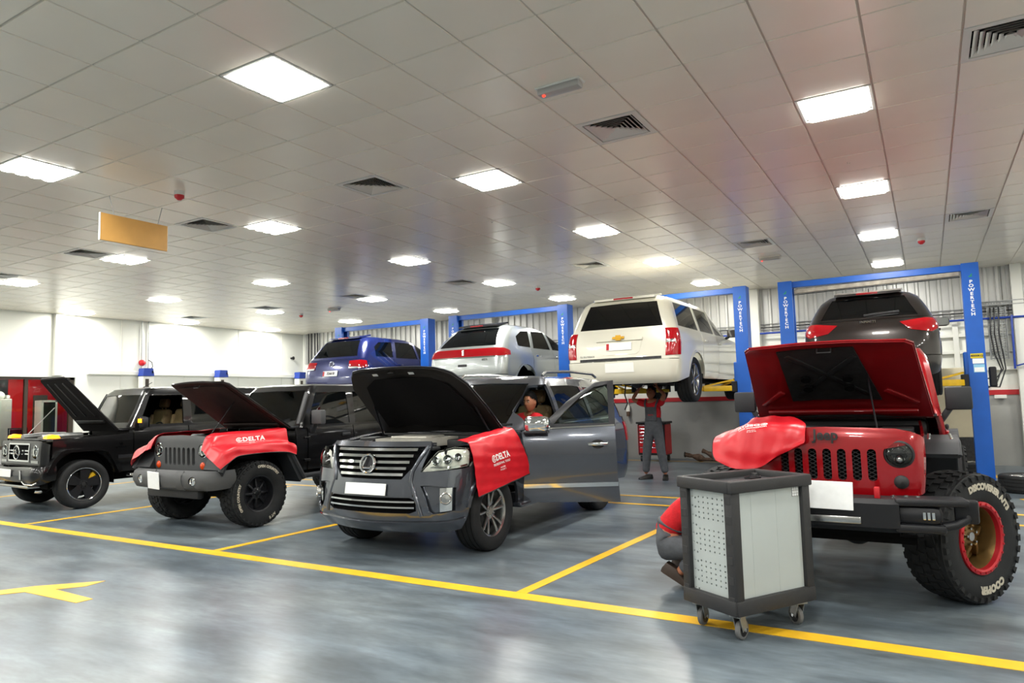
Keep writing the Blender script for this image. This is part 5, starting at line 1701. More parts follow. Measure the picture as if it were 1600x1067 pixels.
    for s in (1, -1):
        tub.patch('cowl_side', side([('s', .72, .60), ('s', .72, 1.205), ('s', .92, 1.205), ('s', .92, .60)], s), paint, car, 0, .02, .08)
        d1 = tub.patch('front_door', side([('s', .93, .60), ('s', .93, 1.205), ('s', 1.83, 1.205), ('s', 1.83, .78), ('s', 1.76, .60)], s), paint, car, .006, .05, .08)
        p, n = tub.at('s' if s > 0 else '-s', 1.66, 1.06, .03)
        MB().box(p, (.03, .16, .045), bev=.012).build('door_handle', M['satin_black'], d1, 40)
        for z in (.74, 1.05):
            p, n = tub.at('s' if s > 0 else '-s', .90, z, .015)
            MB().box(p, (.03, .11, .035), bev=.01).build('door_hinge', paint, d1, 40)
        tub.patch('rear_door', side([('s', 1.845, .80), ('s', 1.845, 1.205), ('s', 2.62, 1.205), ('s', 2.62, 1.0)] + arc('s', 2.95, .46, .56, 112, 165, 6) + [('s', 2.34, .60), ('s', 1.80, .60)], s), paint, car, .006, .05, .08)
        tub.patch('quarter_panel', side([('s', 2.635, 1.0), ('s', 2.635, 1.205), ('u', 3.1, 1.205), ('u', 3.1, .60)] + arc('s', 2.95, .46, .5, 20, 112, 8), s), paint, car, 0, .02, .08)
        MB().bar((s * .77, .72, .52), (s * .77, 2.45, .52), .10, .07, bev=.03).build('side_step', M['satin_black'], car, 40)
    tub.patch('tailgate', mirror_poly([('r', 0, 1.205), ('u', 4, 1.205), ('u', 3.1, 1.205), ('u', 3.1, .60), ('u', 4, .60), ('r', 0, .60)], 'r'), paint, car, 0, .02, .12, rear=True)
    for s in (1, -1):
        MB().box((s * .70, 3.46, 1.0), (.12, .06, .2), bev=.015).build('tail_lamp', M['red_lens'], car, 40)
    # --- cabin top
    gh = Shell([(1.19, .73, 3.41, .765, .07, .08, .03, 0), (1.45, .87, 3.37, .73, .07, .08, .03, 0), (1.70, 1.0, 3.33, .69, .07, .08, .03, 0), (1.77, 1.05, 3.30, .67, .08, .08, .03, 0), (1.80, 1.09, 3.27, .64, .08, .08, .03, 0)])
    wind = [('f', 0, 1.735), ('f', .60, 1.73), ('f', .66, 1.30), ('f', 0, 1.30)]
    w1 = [('s', .98, 1.23), ('s', 1.00, 1.38), ('s', 1.15, 1.70), ('s', 1.76, 1.71), ('s', 1.78, 1.23)]
    w2 = [('s', 1.90, 1.23), ('s', 1.90, 1.71), ('s', 2.50, 1.71), ('s', 2.58, 1.23)]
    w3 = [('s', 2.72, 1.25), ('s', 2.66, 1.71), ('s', 3.2, 1.71), ('s', 3.26, 1.25)]
    glasshouse(car, gh, 1.80, 1.195, paint, wind, [w1, w2, w3], [('r', 0, 1.70), ('r', .56, 1.70), ('r', .60, 1.28), ('r', 0, 1.28)], M['glass_green'], M['glass_dark'], M['glass_dark'])
    roof_panel(car, gh, 1.80, .035, paint)
    cw = MB().box((0, .74, 1.205), (1.46, .14, .03), bev=.01)
    cw.build('cowl_panel', M['satin_black'], car, 40)
    wiper(car, (-.45, .72, 1.235), (-.2, .74, 1.27), (.05, .80, 1.32)); wiper(car, (.1, .72, 1.235), (.3, .74, 1.27), (.55, .80, 1.32))
    if not red:
        for s in (1, -1):                                # grey grab covers along the screen pillars
            MB().bar((s * .72, .80, 1.24), (s * .655, 1.02, 1.70), .05, .05, bev=.015).build('pillar_cover', M['grey_plastic'], car, 40)
    for s in (1, -1):
        mirror_unit(car, (s * (.90 if red else .94), .98, 1.34), s, M['grey_plastic'] if not red else M['satin_black'], (.20, .10, .20), (.06, .02, -.12), True, M['satin_black'])
    cabin(car, .72, .92, 1.16, 3.2, M['leather_dark'], M['leather_dark'], .58)
    # --- fenders
    for s in (1, -1):
        if red:
            prof = [(-.46, .97), (-.38, 1.04), (-.28, 1.06), (.34, 1.06), (.46, 1.02), (.58, .86), (.66, .70)]
            x0, x1, th = .60, .84, .022
        else:
            prof = [(-.60, .74), (-.50, .93), (-.38, .985), (.34, .985), (.46, .95), (.64, .66), (.72, .54)]
            x0, x1, th = .58, .93, .06
        mb = MB()
        q = prof + [(y * .94 + (.0 if y < 0 else -.02), z - th - (.0 if abs(y) < .4 else th * .3)) for y, z in reversed(prof)]
        mb.prism(q, lambda a, b, d: (d, a, b), s * x0, s * x1)
        lip = [(s * x1, y, z - th / 2) for y, z in prof]
        mb.tube(lip, th * .62, 8)
        fo = mb.build('front_flare', M['satin_black'], car, 30)
        if red:
            b2 = MB()
            for y in (-.25, -.1, .05, .2, .33):
                for x in (.66, .80):
                    b2.cyl((s * x, y, 1.055), (s * x, y, 1.07), .011, 8)
            b2.build('flare_bolt', M['chrome'], fo)['kind'] = 'stuff'
        prof = [(2.95 + .56 * math.cos(R(t)), .46 + .52 * math.sin(R(t))) for t in np.linspace(168, 12, 11)]
        q = prof + [(2.95 + (y - 2.95) * .92, z - .05) for y, z in reversed(prof)]
        MB().prism(q, lambda a, b, d: (d, a, b), s * .70, s * .93).build('rear_flare', M['satin_black'], car, 30)
    # --- bumper
    if red:
        bp = MB()
        sec = [(-.02, .50), (.05, .46), (.19, .46), (.22, .50), (.22, .66), (.19, .69), (.0, .69), (-.03, .66)]      # (y back from face, z)
        xs = [(-.88, .14, .06), (-.80, .06, .03), (-.55, .0, .0), (-.3, -.03, -.02), (.3, -.03, -.02), (.55, .0, .0), (.80, .06, .03), (.88, .14, .06)]
        # centre beam
        cx = [(-.46, .02), (-.40, .0), (.40, .0), (.46, .02)]
        vs_ = []; fs = []
        for x, dy in cx:
            vs_ += [(x, -.83 + dy + y, z) for y, z in sec]
        m = len(sec)
        for i in range(len(cx) - 1):
            fs += [(i * m + k, i * m + (k + 1) % m, (i + 1) * m + (k + 1) % m, (i + 1) * m + k) for k in range(m)]
        fs += [tuple(range(m)), tuple(len(vs_) - m + k for k in range(m))]
        bp.add(vs_, fs)
        b0 = bp.build('front_bumper', M['black'], car, 30)
        for s in (1, -1):
            # wing: top bar, bottom bar and end post round an open window, lamp pod inside
            t = MB()
            t.bar((s * .42, -.74, .672), (s * .85, -.66, .672), .20, .05, bev=.018)
            t.bar((s * .42, -.76, .50), (s * .72, -.72, .50), .15, .06, bev=.02)
            t.tube([(s * .66, -.74, .50), (s * .78, -.71, .525), (s * .85, -.67, .56), (s * .86, -.65, .66)], .03, 10)
            t.bar((s * .845, -.68, .69), (s * .845, -.66, .53), .05, .14, bev=.02)
            t.build('bumper_wing', M['black'], b0, 40)
            MB().box((s * .54, -.73, .585), (.34, .14, .13), bev=.05).build('lamp_pod', M['black'], b0, 40)
            l = MB()
            for k in range(3):
                l.box((s * .63 + (k - 1) * .026, -.805, .588), (.018, .01, .05), bev=.004)
            l.build('fog_lamp', M['lens_clear'] if False else M['chrome'], b0)
            MB().box((s * .33, -.76, .72), (.035, .06, .085), bev=.006).build('tow_shackle', M['red_mark'], b0, 40)
            bb = MB()
            for x in (.42, .50, .57):
                bb.cyl((s * x, -.70, .69), (s * x, -.70, .706), .012, 8)
            bb.build('bumper_bolt', M['chrome'], b0)['kind'] = 'stuff'
        MB().box((.02, -.862, .545), (.42, .02, .05), bev=.01).build('winch_fairlead', M['alu'], b0, 40)
        MB().box((0, -.45, .44), (.9, .5, .04)).bar((-.55, -.55, .38), (.55, -.55, .38), .1, .05).build('skid_plate', M['void'], car)
        number_plate(car, (.045, -.885, .71), (0, -1, .12), .29, .19, 'paper_plate', m=M['white_paper'], roll=R(-1))
    else:
        bs = Shell([(.48, -.70, 0, .84, .10, .1, .06, 0), (.52, -.76, 0, .88, .16, .1, .08, 0), (.62, -.78, 0, .90, .18, .1, .09, 0), (.69, -.76, 0, .90, .18, .1, .09, 0), (.73, -.70, 0, .88, .16, .1, .08, 0)])
        half = [('f', 0, .73), ('f', .5, .73), ('u', 1.5, .73), ('s', -.36, .73), ('s', -.34, .50), ('u', 1.5, .49), ('f', .5, .485), ('f', 0, .485)]
        b0 = bs.patch('front_bumper', mirror_poly(half), M['grey_plastic'], car, 0, .16, .06, [circ('f', .56, .60, .062, 16), circ('f', -.56, .60, .062, 16)], sharp=40)
        for s in (1, -1):
            p, n = bs.at('f', s * .56, .60, -.02)
            f = MB().lathe([(-.03, .06), (.0, .058), (.01, .05), (.0, .045), (.006, .0)], 'Y', n=20)
            f.v = [Vector((q[0], -q[1], q[2])) + p for q in f.v]
            f.build('fog_lamp', M['chrome'], b0, 40)
            bs.patch('bumper_step', side([('f', .22, .72), ('f', .36, .72), ('f', .40, .50), ('f', .26, .50)], s), M['grey_plastic'], b0, .012, .02, .06)
        bs.patch('bumper_valance', mirror_poly([('f', 0, .50), ('f', .6, .50), ('f', .5, .485), ('f', 0, .482)]), M['satin_black'], b0, -.02, .05, .1)
        MB().box((0, -.60, .44), (1.1, .1, .14), bev=.03).build('air_dam', M['satin_black'], b0, 40)
        p, n = bs.at('f', -.18, .60, .012)
        number_plate(car, p, n, .26, .22, 'paper_plate', m=M['white_paper'], roll=R(-2))
    for o in car.children:
        o.location.z += dz
    # --- wheels, axles, frame (not lifted with the body)
    underbody(car, .62, -.6, 3.4, .48 + dz * .6)
    Rr, W, rr = (.47, .32, .235) if red else (.425, .30, .235)
    axle(car, .04, Rr, .72); axle(car, 2.95, Rr, .72)
    tm = tyre_mesh(name + '_tyre', Rr, W, rr, 'terrain')
    rp = rim_mesh(name + '_wheel', rr, W, 'bead6' if red else 'deep8', mat('bronze_rim', '7c6238', .42, .7) if red else M['black'])
    ex = []
    lt = MB()
    xx = W / 2 * 1.005
    if red:
        ring_text(lt, 'DISCOVERER A/T3', .062, (rr + Rr) / 2 + .015, xx, R(70), False, .004)
        ring_text(lt, 'COOPER', .07, (rr + Rr) / 2 + .01, xx, R(-80), False, .004)
        q = MB().lathe([(W * .36, rr * .93), (W * .47, rr * .95), (W * .50, rr * 1.0), (W * .48, rr * 1.10), (W * .40, rr * 1.12)], 'X', n=48)
        q.f = [f for f in q.f if len(f) == 4]
        for k in range(24):
            t = 2 * PI * k / 24
            q.cyl((W * .47, rr * 1.03 * math.cos(t), rr * 1.03 * math.sin(t)), (W * .515, rr * 1.03 * math.cos(t), rr * 1.03 * math.sin(t)), .009, 6)
        ex.append(('beadlock_ring', q.mesh('beadlock_ring', mat('red_anodised_ring', 'b01c26', .4, .3), 40)))
    else:
        for am in (70, 185, 300):
            ring_text(lt, 'OPEN COUNTRY' if am == 70 else 'A/T II' if am == 300 else 'OPEN COUNTRY', .045, (rr + Rr) / 2 + .02, xx, R(am), False, .003)
    ex.append(('tyre_lettering', lt.mesh('tyre_lettering', M['tyre_letter'], fix=False)))
    st = R(-33) if red else 0
    tr = .82 if red else .79
    for s in (1, -1):
        put_wheel(car, (s * tr, 0, Rr), tm, rp, s, st, ex)
        put_wheel(car, (s * tr, 2.95, Rr), tm, rp, s, 0, ex)
        for t_ in [c for c in car.children if c.name.startswith('tyre')]:
            for q in t_.children:
                if q.name.startswith('tyre_lettering'): q['kind'] = 'stuff'
        MB().tube([(s * .5, .05, Rr + .05), (s * .5, .08, Rr + .52 + dz)], .055, 10).build('coil_spring', M['dark_metal'], car, 40)
        liner(car, s * .66, 0, Rr + .08, .5, .26) if not red else \
            MB().box((s * .58, .05, .78 + dz), (.03, .95, .45)).build('wheel_liner', M['void'], car)
    return car
M['jeep_black'] = mat('gloss_black_paint', '070708', 0.3, 0, 0.25, coat=0.7)
M['jeep_red'] = mat('gloss_red_paint', '960510', 0.22, 0.2, 0.5, coat=1.0)
M['hood_red'] = mat('red_bonnet_underside', '8a0a12', 0.4, 0, 0.5, coat=.3, var=.1, scale=6)
M['hood_brown'] = mat('dull_brown_black_underside', '241814', 0.7, 0, 0.3, var=.4, scale=4)
jeep_b = off_roader('black_off_roader', 'black off-road car with grey slotted grille and open bonnet, red covers on its fenders', -8.47, 6.2, R(-.8), .04, M['jeep_black'], M['grey_plastic'], M['hood_brown'], 36, False)
jeep_r = off_roader('red_off_roader', 'bright red off-road car with open bonnet and big red-ringed wheels', -.68, 6.22, R(0), .13, M['jeep_red'], M['jeep_red'], M['hood_red'], 33, True)
# ------------------------------------------------------------------ boxy black off-roader with round lamps and a star on its grille
def boxy(X, Y, rz):
    car = thing('boxy_black_off_roader', 'boxy black off-road car with three-pointed star grille, lit amber indicators and open bonnet', 'car', (X, Y, 0), rz)
    P = M['jeep_black']
    body = Shell([(.42, -.56, 3.55, .76, .10, .08, .02, 0), (.60, -.60, 3.60, .80, .10, .08, .02, 0), (.90, -.60, 3.62, .81, .10, .08, .02, 0), (1.05, -.59, 3.62, .81, .10, .08, .02, 0), (1.16, -.57, 3.61, .80, .10, .08, .02, 0), (1.25, -.54, 3.60, .785, .10, .08, .02, 0)])
    Rr = .385; ar = .50; az = .42
    # front face: grille opening and square lamp pods with round lamps
    face = [('f', 0, 1.10), ('f', .62, 1.10), ('u', 1.4, 1.08), ('u', 2.0, 1.04), ('u', 2.0, .70), ('f', .70, .70), ('f', 0, .70)]
    gril = mirror_poly([('f', 0, 1.045), ('f', .36, 1.045), ('f', .36, .79), ('f', 0, .79)])
    body.patch('front_panel', mirror_poly(face), P, car, 0, .03, .05, [gril] + [circ('f', s * .57, .93, .105) for s in (1, -1)])
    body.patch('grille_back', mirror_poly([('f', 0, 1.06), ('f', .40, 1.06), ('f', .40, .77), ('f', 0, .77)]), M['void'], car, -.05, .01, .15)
    strip_on(body, 'grille_surround', [('f', -.37, 1.05), ('f', .37, 1.05)], .026, M['chrome'], car, .012, .04)
    strip_on(body, 'grille_surround', [('f', -.37, .785), ('f', .37, .785)], .026, M['chrome'], car, .012, .04)
    for s in (1, -1):
        body.patch('grille_surround', [('f', s * .36, 1.06), ('f', s * .385, 1.06), ('f', s * .385, .775), ('f', s * .36, .775)], M['chrome'], car, .012, .04, .05)
        for z in (.945, .895):
            strip_on(body, 'grille_bar', [('f', s * .10, z), ('f', s * .36, z)], .022, M['chrome'], car, .0, .02)
    p, n = body.at('f', 0, .915, .03)
    mb, fn = badge_disc(car, p, n, .105, None, .012)
    for k in range(3):
        q = PI / 2 + k * 2 * PI / 3
        mb.tube([fn(0, 0, .012), fn(.10 * math.cos(q), .10 * math.sin(q), .006)], .014, 6, rs=[.016, .005])
    mb.build('star_emblem', M['chrome'], car, 40)
    for s in (1, -1):
        p, n = body.at('f', s * .57, .93, -.04)
        f = MB().lathe([(.0, .11), (.04, .108), (.046, .098), (.02, .09), (.025, .05), (.045, .042), (.05, .0)], 'Y', n=28)
        f.v = [Vector((q[0], -q[1], q[2])) + p for q in f.v]
        f.build('headlamp_reflector', M['chrome'], car, 40)
        f = MB().lathe([(.04, .105), (.062, .085), (.075, .045), (.078, .0)], 'Y', n=28)
        f.v = [Vector((q[0], -q[1], q[2])) + p for q in f.v]
        f.build('headlamp_lens', M['lens_clear'], car, 40)
        strip_on(body, 'daytime_lamp', [('f', s * .46, .775), ('f', s * .68, .775)], .04, M['alu'], car, .01, .03)
        # indicators on the fender tops, lit
        MB().prism([(-.5, 0), (-.30, 0), (-.33, .05), (-.42, .065), (-.49, .04)], lambda a, b, d: (d, a, 1.13 + b), s * .60, s * .73).build('indicator', M['amber_lit'], car, 40)
    # bumper
    bs = Shell([(.40, -.70, 0, .84, .12, .1, .04, 0), (.46, -.76, 0, .89, .14, .1, .05, 0), (.60, -.78, 0, .91, .14, .1, .05, 0), (.68, -.77, 0, .91, .14, .1, .05, 0), (.72, -.72, 0, .89, .14, .1, .05, 0)])
    half = [('f', 0, .70), ('f', .5, .71), ('u', 1.5, .71), ('s', -.42, .71), ('s', -.42, .50), ('u', 1.5, .42), ('f', .58, .42), ('f', .50, .48), ('f', 0, .48)]
    b0 = bs.patch('front_bumper', mirror_poly(half), P, car, 0, .15, .06)
    for s in (1, -1):
        mb = MB().tube([bs.at('f', s * .50, .66, .012)[0], bs.at('f', s * .52, .52, .012)[0]], .016, 8)
        mb.tube([bs.at('f', s * .56, .49, .01)[0], bs.at('f', s * .62, .45, .012)[0], bs.at('u', s * 1.3, .45, .012)[0], bs.at('u', s * 1.6, .48, .01)[0]], .013, 8)
        mb.build('bumper_trim', M['alu'], b0, 40)
    p, n = bs.at('f', -.03, .61, .014)
    number_plate(car, p, n, .52, .12)
    MB().box((0, -.62, .40), (1.3, .2, .05), bev=.02).build('skid_plate', M['alu'], car, 40)
    # side panels
    for s in (1, -1):
        fender = [('s', .80, .52), ('s', .80, 1.16), ('s', -.44, 1.11), ('s', -.46, .70)] + arc('s', 0, az, ar, 150, 12)
        fo = body.patch('front_fender', side(fender, s), P, car, 0, .02, .06)
        fl_ = [(-.56, .62), (-.47, .80), (-.36, .925), (-.28, .95), (.30, .95), (.38, .92), (.50, .72), (.58, .56)]
        q = fl_ + [(y * .9, z - .045) for y, z in reversed(fl_)]
        MB().prism(q, lambda a, b, d: (d, a, b), s * .78, s * .925).build('front_flare', P, car, 30)
        fl2 = [(2.85 + y, z) for y, z in fl_]
        q = fl2 + [(2.85 + (y - 2.85) * .9, z - .045) for y, z in reversed(fl2)]
        MB().prism(q, lambda a, b, d: (d, a, b), s * .78, s * .925).build('rear_flare', P, car, 30)
        d1 = body.patch('front_door', side([('s', .815, .52), ('s', .815, 1.245), ('s', 1.80, 1.245), ('s', 1.80, .52)], s), P, car, .004, .04, .08)
        body.patch('rear_door', side([('s', 1.815, .52), ('s', 1.815, 1.245), ('s', 2.62, 1.245), ('s', 2.62, .98)] + arc('s', 2.85, az, ar + .05, 115, 168, 6), s), P, car, .004, .04, .08)
        body.patch('quarter_panel', side([('s', 2.635, .98), ('s', 2.635, 1.245), ('u', 3.1, 1.245), ('u', 3.1, .50), ('s', 3.38, .50)] + arc('s', 2.85, az, ar, 12, 112, 8), s), P, car, 0, .02, .08)
        body.patch('side_moulding', side([('s', .55, .80), ('s', 2.35, .80), ('s', 2.35, .745), ('s', .55, .745)], s), M['black'], car, .018, .02, .1)
        p, n = body.at('s' if s > 0 else '-s', 1.68, 1.12, .03)
        MB().box(p, (.03, .2, .04), bev=.012).build('door_handle', P, d1, 40)
        MB().bar((s * .84, .70, .46), (s * .84, 2.35, .46), .14, .05, bev=.02).build('side_step', M['alu'], car, 40)
        put_text(MB(), 'V8', .055, lambda x, y: body.at('s' if s > 0 else '-s', .60 + x * s, .985 + y, .004)[0], .002).build('badge_lettering', M['chrome'], fo, fix=False)
        put_text(MB(), 'BITURBO', .042, lambda x, y: body.at('s' if s > 0 else '-s', .60 + x * s, .93 + y, .004)[0], .002).build('badge_lettering', M['chrome'], fo, fix=False)
    body.patch('tailgate', mirror_poly([('r', 0, 1.245), ('u', 4, 1.245), ('u', 3.1, 1.245), ('u', 3.1, .5), ('u', 4, .5), ('r', 0, .5)], 'r'), P, car, 0, .02, .12, rear=True)
    # glasshouse, nearly upright
    gh = Shell([(1.235, .70, 3.60, .785, .10, .08, .05, 0), (1.55, .86, 3.57, .75, .09, .08, .05, 0), (1.82, .99, 3.54, .715, .09, .08, .05, 0), (1.90, 1.04, 3.50, .69, .10, .1, .05, 0), (1.925, 1.09, 3.46, .655, .10, .1, .05, 0)])
    wind = [('f', 0, 1.82), ('f', .60, 1.81), ('f', .655, 1.33), ('f', 0, 1.33)]
    w1 = [('s', .93, 1.29), ('s', .96, 1.40), ('s', 1.12, 1.80), ('s', 1.72, 1.80), ('s', 1.72, 1.29)]
    w2 = [('s', 1.88, 1.29), ('s', 1.88, 1.80), ('s', 2.58, 1.80), ('s', 2.60, 1.29)]
    w3 = [('s', 2.74, 1.31), ('s', 2.74, 1.79), ('s', 3.42, 1.79), ('s', 3.44, 1.31)]
    glasshouse(car, gh, 1.925, 1.24, P, wind, [w1, w2, w3], [('r', 0, 1.80), ('r', .58, 1.80), ('r', .62, 1.32), ('r', 0, 1.32)], M['glass_green'], M['glass_dark'], M['glass_dark'], left_open=0)
    roof_panel(car, gh, 1.925, .03, P)
    for s in (1, -1):
        MB().tube([gh.at('u', s * 1.5, z, .006)[0] for z in (1.26, 1.5, 1.7, 1.85)], .013, 6).build('pillar_gutter', M['alu'] if s > 0 else M['black'], car, 40)
        mo = mirror_unit(car, (s * .95, .90, 1.33), s, M['black'], (.16, .13, .21), (.05, .02, -.02), False)
        MB().box((s * .95, .832, 1.36), (.12, .012, .07), bev=.005).build('mirror_indicator', M['amber_lit'], mo)
    MB().tube([(.25, 1.25, 1.95), (.27, 1.40, 2.04)], .006, 6).build('aerial', M['black'], car)
    # bonnet
    def bz(x, y):
        return 1.175 + .03 * np.clip((y + .55) / 1.2, 0, 1) + .0 * x
    out = [(0, -.56), (.40, -.56), (.47, -.52), (.50, -.3), (.62, .66), (0, .66)]
    hp = out + [(-x, y) for x, y in reversed(out[1:-1])]
    hg = (0, .67, 1.205); sw = (R(-50), 0, 0)
    hood = top_patch('bonnet', hp, bz, P, car, .015, .1)
    k = [top_patch('bonnet_frame', [(x * .98, y if y > .5 else y * .98) for x, y in hp], lambda x, y: bz(x, y) - .016, M['liner'], car, .02, .1)]
    for x in (-.3, 0, .3):
        k.append(MB().bar((x * .9, -.45, 1.14), (x * 1.15, .3, 1.16), .05, .02, bev=.006).build('bonnet_rib', M['engine_dark'], car, 40))
    k.append(MB().bar((-.5, .42, 1.15), (.5, .42, 1.15), .06, .03, bev=.01).build('bonnet_crossbar', M['engine_dark'], car, 40))
    hinge_obj(hood, hg, sw)
    for o in k: sub_local(o, hood, hg)
    MB().cyl((-.42, -.40, 1.10), (-.36, .05, 1.62), .006, 8).build('prop_rod', M['steel'], car)
    for s in (1, -1):
        ft = [(s * .80, .80), (s * .80, -.44), (s * .52, -.50), (s * .55, 0), (s * .64, .80)]
        top_patch('fender_top', ft, lambda x, y: 1.12 + .04 * np.clip((y + .5) / 1.3, 0, 1), P, car, .02, .1)
    engine_bay(car, .54, -.54, .70, 1.13, .6)
    MB().box((0, -.46, 1.10), (1.0, .12, .05), bev=.015).build('radiator_support', M['engine_dark'], car, 35)
    MB().box((0, .05, 1.09), (.56, .6, .1), bev=.03).box((0, .05, 1.15), (.3, .5, .03), bev=.01).build('engine_cover', mat('grey_engine_cover', '55534c', .5, .3, var=.3), car, 40)
    for x in (-.40, .40):
        MB().tube([(x * .7, .2, 1.15), (x, -.1, 1.16), (x * .9, -.42, 1.14)], .05, 10).build('intake_pipe', M['steel'], car, 40)
    MB().box((0, .72, 1.215), (1.4, .12, .03), bev=.01).build('cowl_panel', M['black'], car)
    wiper(car, (-.4, .70, 1.25), (-.2, .74, 1.30), (.1, .79, 1.35))
    cabin(car, .74, .90, 1.22, 3.4, M['leather_tan'], M['leather_dark'], .62, seat_y=1.62)
    tm = tyre_mesh('boxy_tyre', Rr, .285, .262, 'road')
    rp = rim_mesh('boxy_wheel', .262, .285, 'five', M['black'])
    ring = MB().lathe([(.285 * .40, .262 * .955), (.285 * .415, .262 * .985), (.285 * .40, .262 * 1.01)], 'X', n=48)
    ring.f = [f for f in ring.f if len(f) == 4]
    cal = MB().box((.02, .14, .08), (.07, .10, .18), Matrix.Rotation(R(-30), 3, 'X'), bev=.02)
    ex = [('rim_edge', ring.mesh('rim_edge', M['chrome'], 40, fix=False)), ('brake_caliper', cal.mesh('brake_caliper', M['yellow_arm'], 40))]
    for s in (1, -1):
        for y in (0, 2.85):
            put_wheel(car, (s * .775, y, Rr), tm, rp, s, 0, ex)
            liner(car, s * .68, y, az, ar, .24)
    underbody(car, .74, -.5, 3.4, .36)
    axle(car, 0, Rr, .7); axle(car, 2.85, Rr, .7)
    return car
boxy(-12.60, 6.22, R(-3.5))
# ------------------------------------------------------------------ vehicles up on the lifts (tails towards the room)
LIFT_Z = 1.43
def lifted(name, label, X, Ytail, z, paint, spec):
    """car facing +Y world: local frame is turned round, so local -y still is 'forward'"""
    L = spec['rear']                                     # local y of the tail
    car = thing(name, label, 'car', (X, Ytail + L, z), PI)
    b, g = spec['body'], spec['gh']
    wb, ra, wr, az, ar = spec['wb'], spec['ra'], spec['Rr'], spec['Rr'] + .01, spec['Rr'] + spec.get('gap', .07)
    zb = spec['belt']; zs = spec['sill']
    df, dm, dr = spec['doors']
    for s in (1, -1):
        body_f = [('s', df, zs), ('s', df, zb), ('s', -.2, zb - .06), ('u', 1.6, zb - .12), ('u', 1.6, zs + .2)] + arc('s', 0, az, ar, 165, 6)
        b.patch('front_fender', side(body_f, s), paint, car, 0, .02, .07)
        for (y0, y1, nm) in ((df + .01, dm, 'front_door'), (dm + .01, dr, 'rear_door')):
            d = [('s', y0, zs), ('s', y0, zb), ('s', y1, zb)]
            if nm == 'rear_door':
                t0 = math.degrees(math.acos(max(-1, min(1, (dr - wb) / (ar + .03))))) if abs(dr - wb) < ar else 150
                d += arc('s', wb, az, ar + .03, t0, 176, 7)
                d += [('s', wb - ar - .04, zs)]
            else:
                d += [('s', y1, zs)]
            o = b.patch(nm, side(d, s), paint, car, .002, .03, .07)
            p, n = b.at('s' if s > 0 else '-s', y1 - .16, zb - .15, .03)
            MB().box(p, (.026, .2, .036), bev=.012).build('door_handle', spec.get('handle', paint), o, 40)
        t1 = math.degrees(math.acos(max(-1, min(1, (dr + .01 - wb) / ar)))) if abs(dr - wb) < ar else 150
        q = [('s', dr + .01, zb), ('u', 3.15, zb), ('u', 3.15, zs + .15), ('s', wb + ar + .05, zs + .1)] + arc('s', wb, az, ar, 8, t1, 9)
        b.patch('quarter_panel', side(q, s), paint, car, 0, .02, .06)
        for yy in (0, wb):
            a = arc('s', yy, az, ar + .035, 176, 4, 20) + arc('s', yy, az, ar, 4, 176, 20)
            b.patch('wheel_arch', side(a, s), spec.get('arch', paint), car, .012, .03, .06)
            liner(car, s * (spec['tr'] - .12), yy, az, ar + .01, .24)
        if spec.get('rocker'):
            b.patch('rocker_panel', side([('s', ar + .03, zs + .09), ('s', wb - ar - .03, zs + .09), ('s', wb - ar - .03, zs - .04), ('s', ar + .03, zs - .04)], s), spec['rocker'], car, .012, .03, .1)
        mirror_unit(car, (s * (spec['w'] + .12), df + .28, zb + .10), s, spec.get('mirror', paint), (.22, .12, .16), (.04, 0, -.02))
    zl = spec['bump_top']
    b.patch('tailgate', mirror_poly([('r', 0, zb), ('u', 4, zb), ('u', 3.15, zb), ('u', 3.15, zl), ('u', 4, zl), ('r', 0, zl)], 'r'), paint, car, 0, .02, .07, rear=True)
    b.patch('rear_bumper', mirror_poly([('r', 0, zl - .01), ('u', 4, zl - .01), ('u', 3.15, zl - .01), ('s', wb + ar + .06, zl - .02), ('s', wb + ar + .02, zs + .02), ('u', 3.5, zs - .06), ('u', 4, zs - .07), ('r', 0, zs - .07)], 'r'), spec.get('bumper', paint), car, .014, .05, .06, rear=True)
    b.patch('front_end', mirror_poly([('f', 0, zb - .12), ('u', 1, zb - .12), ('u', 1.6, zb - .12), ('u', 1.6, zs), ('u', 1, zs), ('f', 0, zs)]), paint, car, 0, .02, .15)
    glasshouse(car, g, spec['zt'], zb - .01, paint, spec['wind'], spec['side'], spec['rearw'], M['glass_green'], spec.get('glass', M['glass_dark']), M['glass_dark'], m_pane=spec.get('panes'))
    roof_panel(car, g, spec['zt'], spec.get('crown', .04), paint)
    hp = [(0, b.r[-1, 1] + .05), (spec['w'] * .75, b.r[-1, 1] + .16), (spec['w'] * .88, df - .1), (0, df - .2)]
    top_patch('bonnet', hp + [(-x, y) for x, y in reversed(hp[1:-1])], lambda x, y: zb - .03 - .10 * np.clip((df - y) / 1.4, 0, 1) ** 1.5, paint, car, .02, .15)
    # spoiler lip over the rear window
    sp = spec.get('spoiler')
    if sp:
        y1 = float(g.ev([5.0], [spec['zt']])[0, 1])
        w = sp[0] * .88
        mb = MB().prism([(-w, y1 - .30), (-w * .97, y1 + sp[1] * .7), (-w * .6, y1 + sp[1]), (w * .6, y1 + sp[1]), (w * .97, y1 + sp[1] * .7), (w, y1 - .30)], lambda a, c, d: (a, c, spec['zt'] + .004 + d - (c - y1) * .18), 0, .035)
        so = mb.build('roof_spoiler', sp[2], car, 30)
        MB().box((0, y1 + sp[1] + .002, spec['zt'] + .025 - sp[1] * .18), (w * .62, .012, .028), bev=.004).build('high_brake_lamp', M['red_lens'], so)
    # underside
    M_ = M['void']
    underbody(car, spec['w'] * .95, -.7, L - .2, zs - .06, .12, M['engine_dark'])
    MB().tube([(-.25, -.2, zs - .02), (-.25, 1.4, zs - .04), (-.3, wb - .5, zs), (-.45, wb + .3, zs + .05), (-.45, L - .1, zs - .02)], .04, 10).build('exhaust_pipe', M['rust'], car, 40)
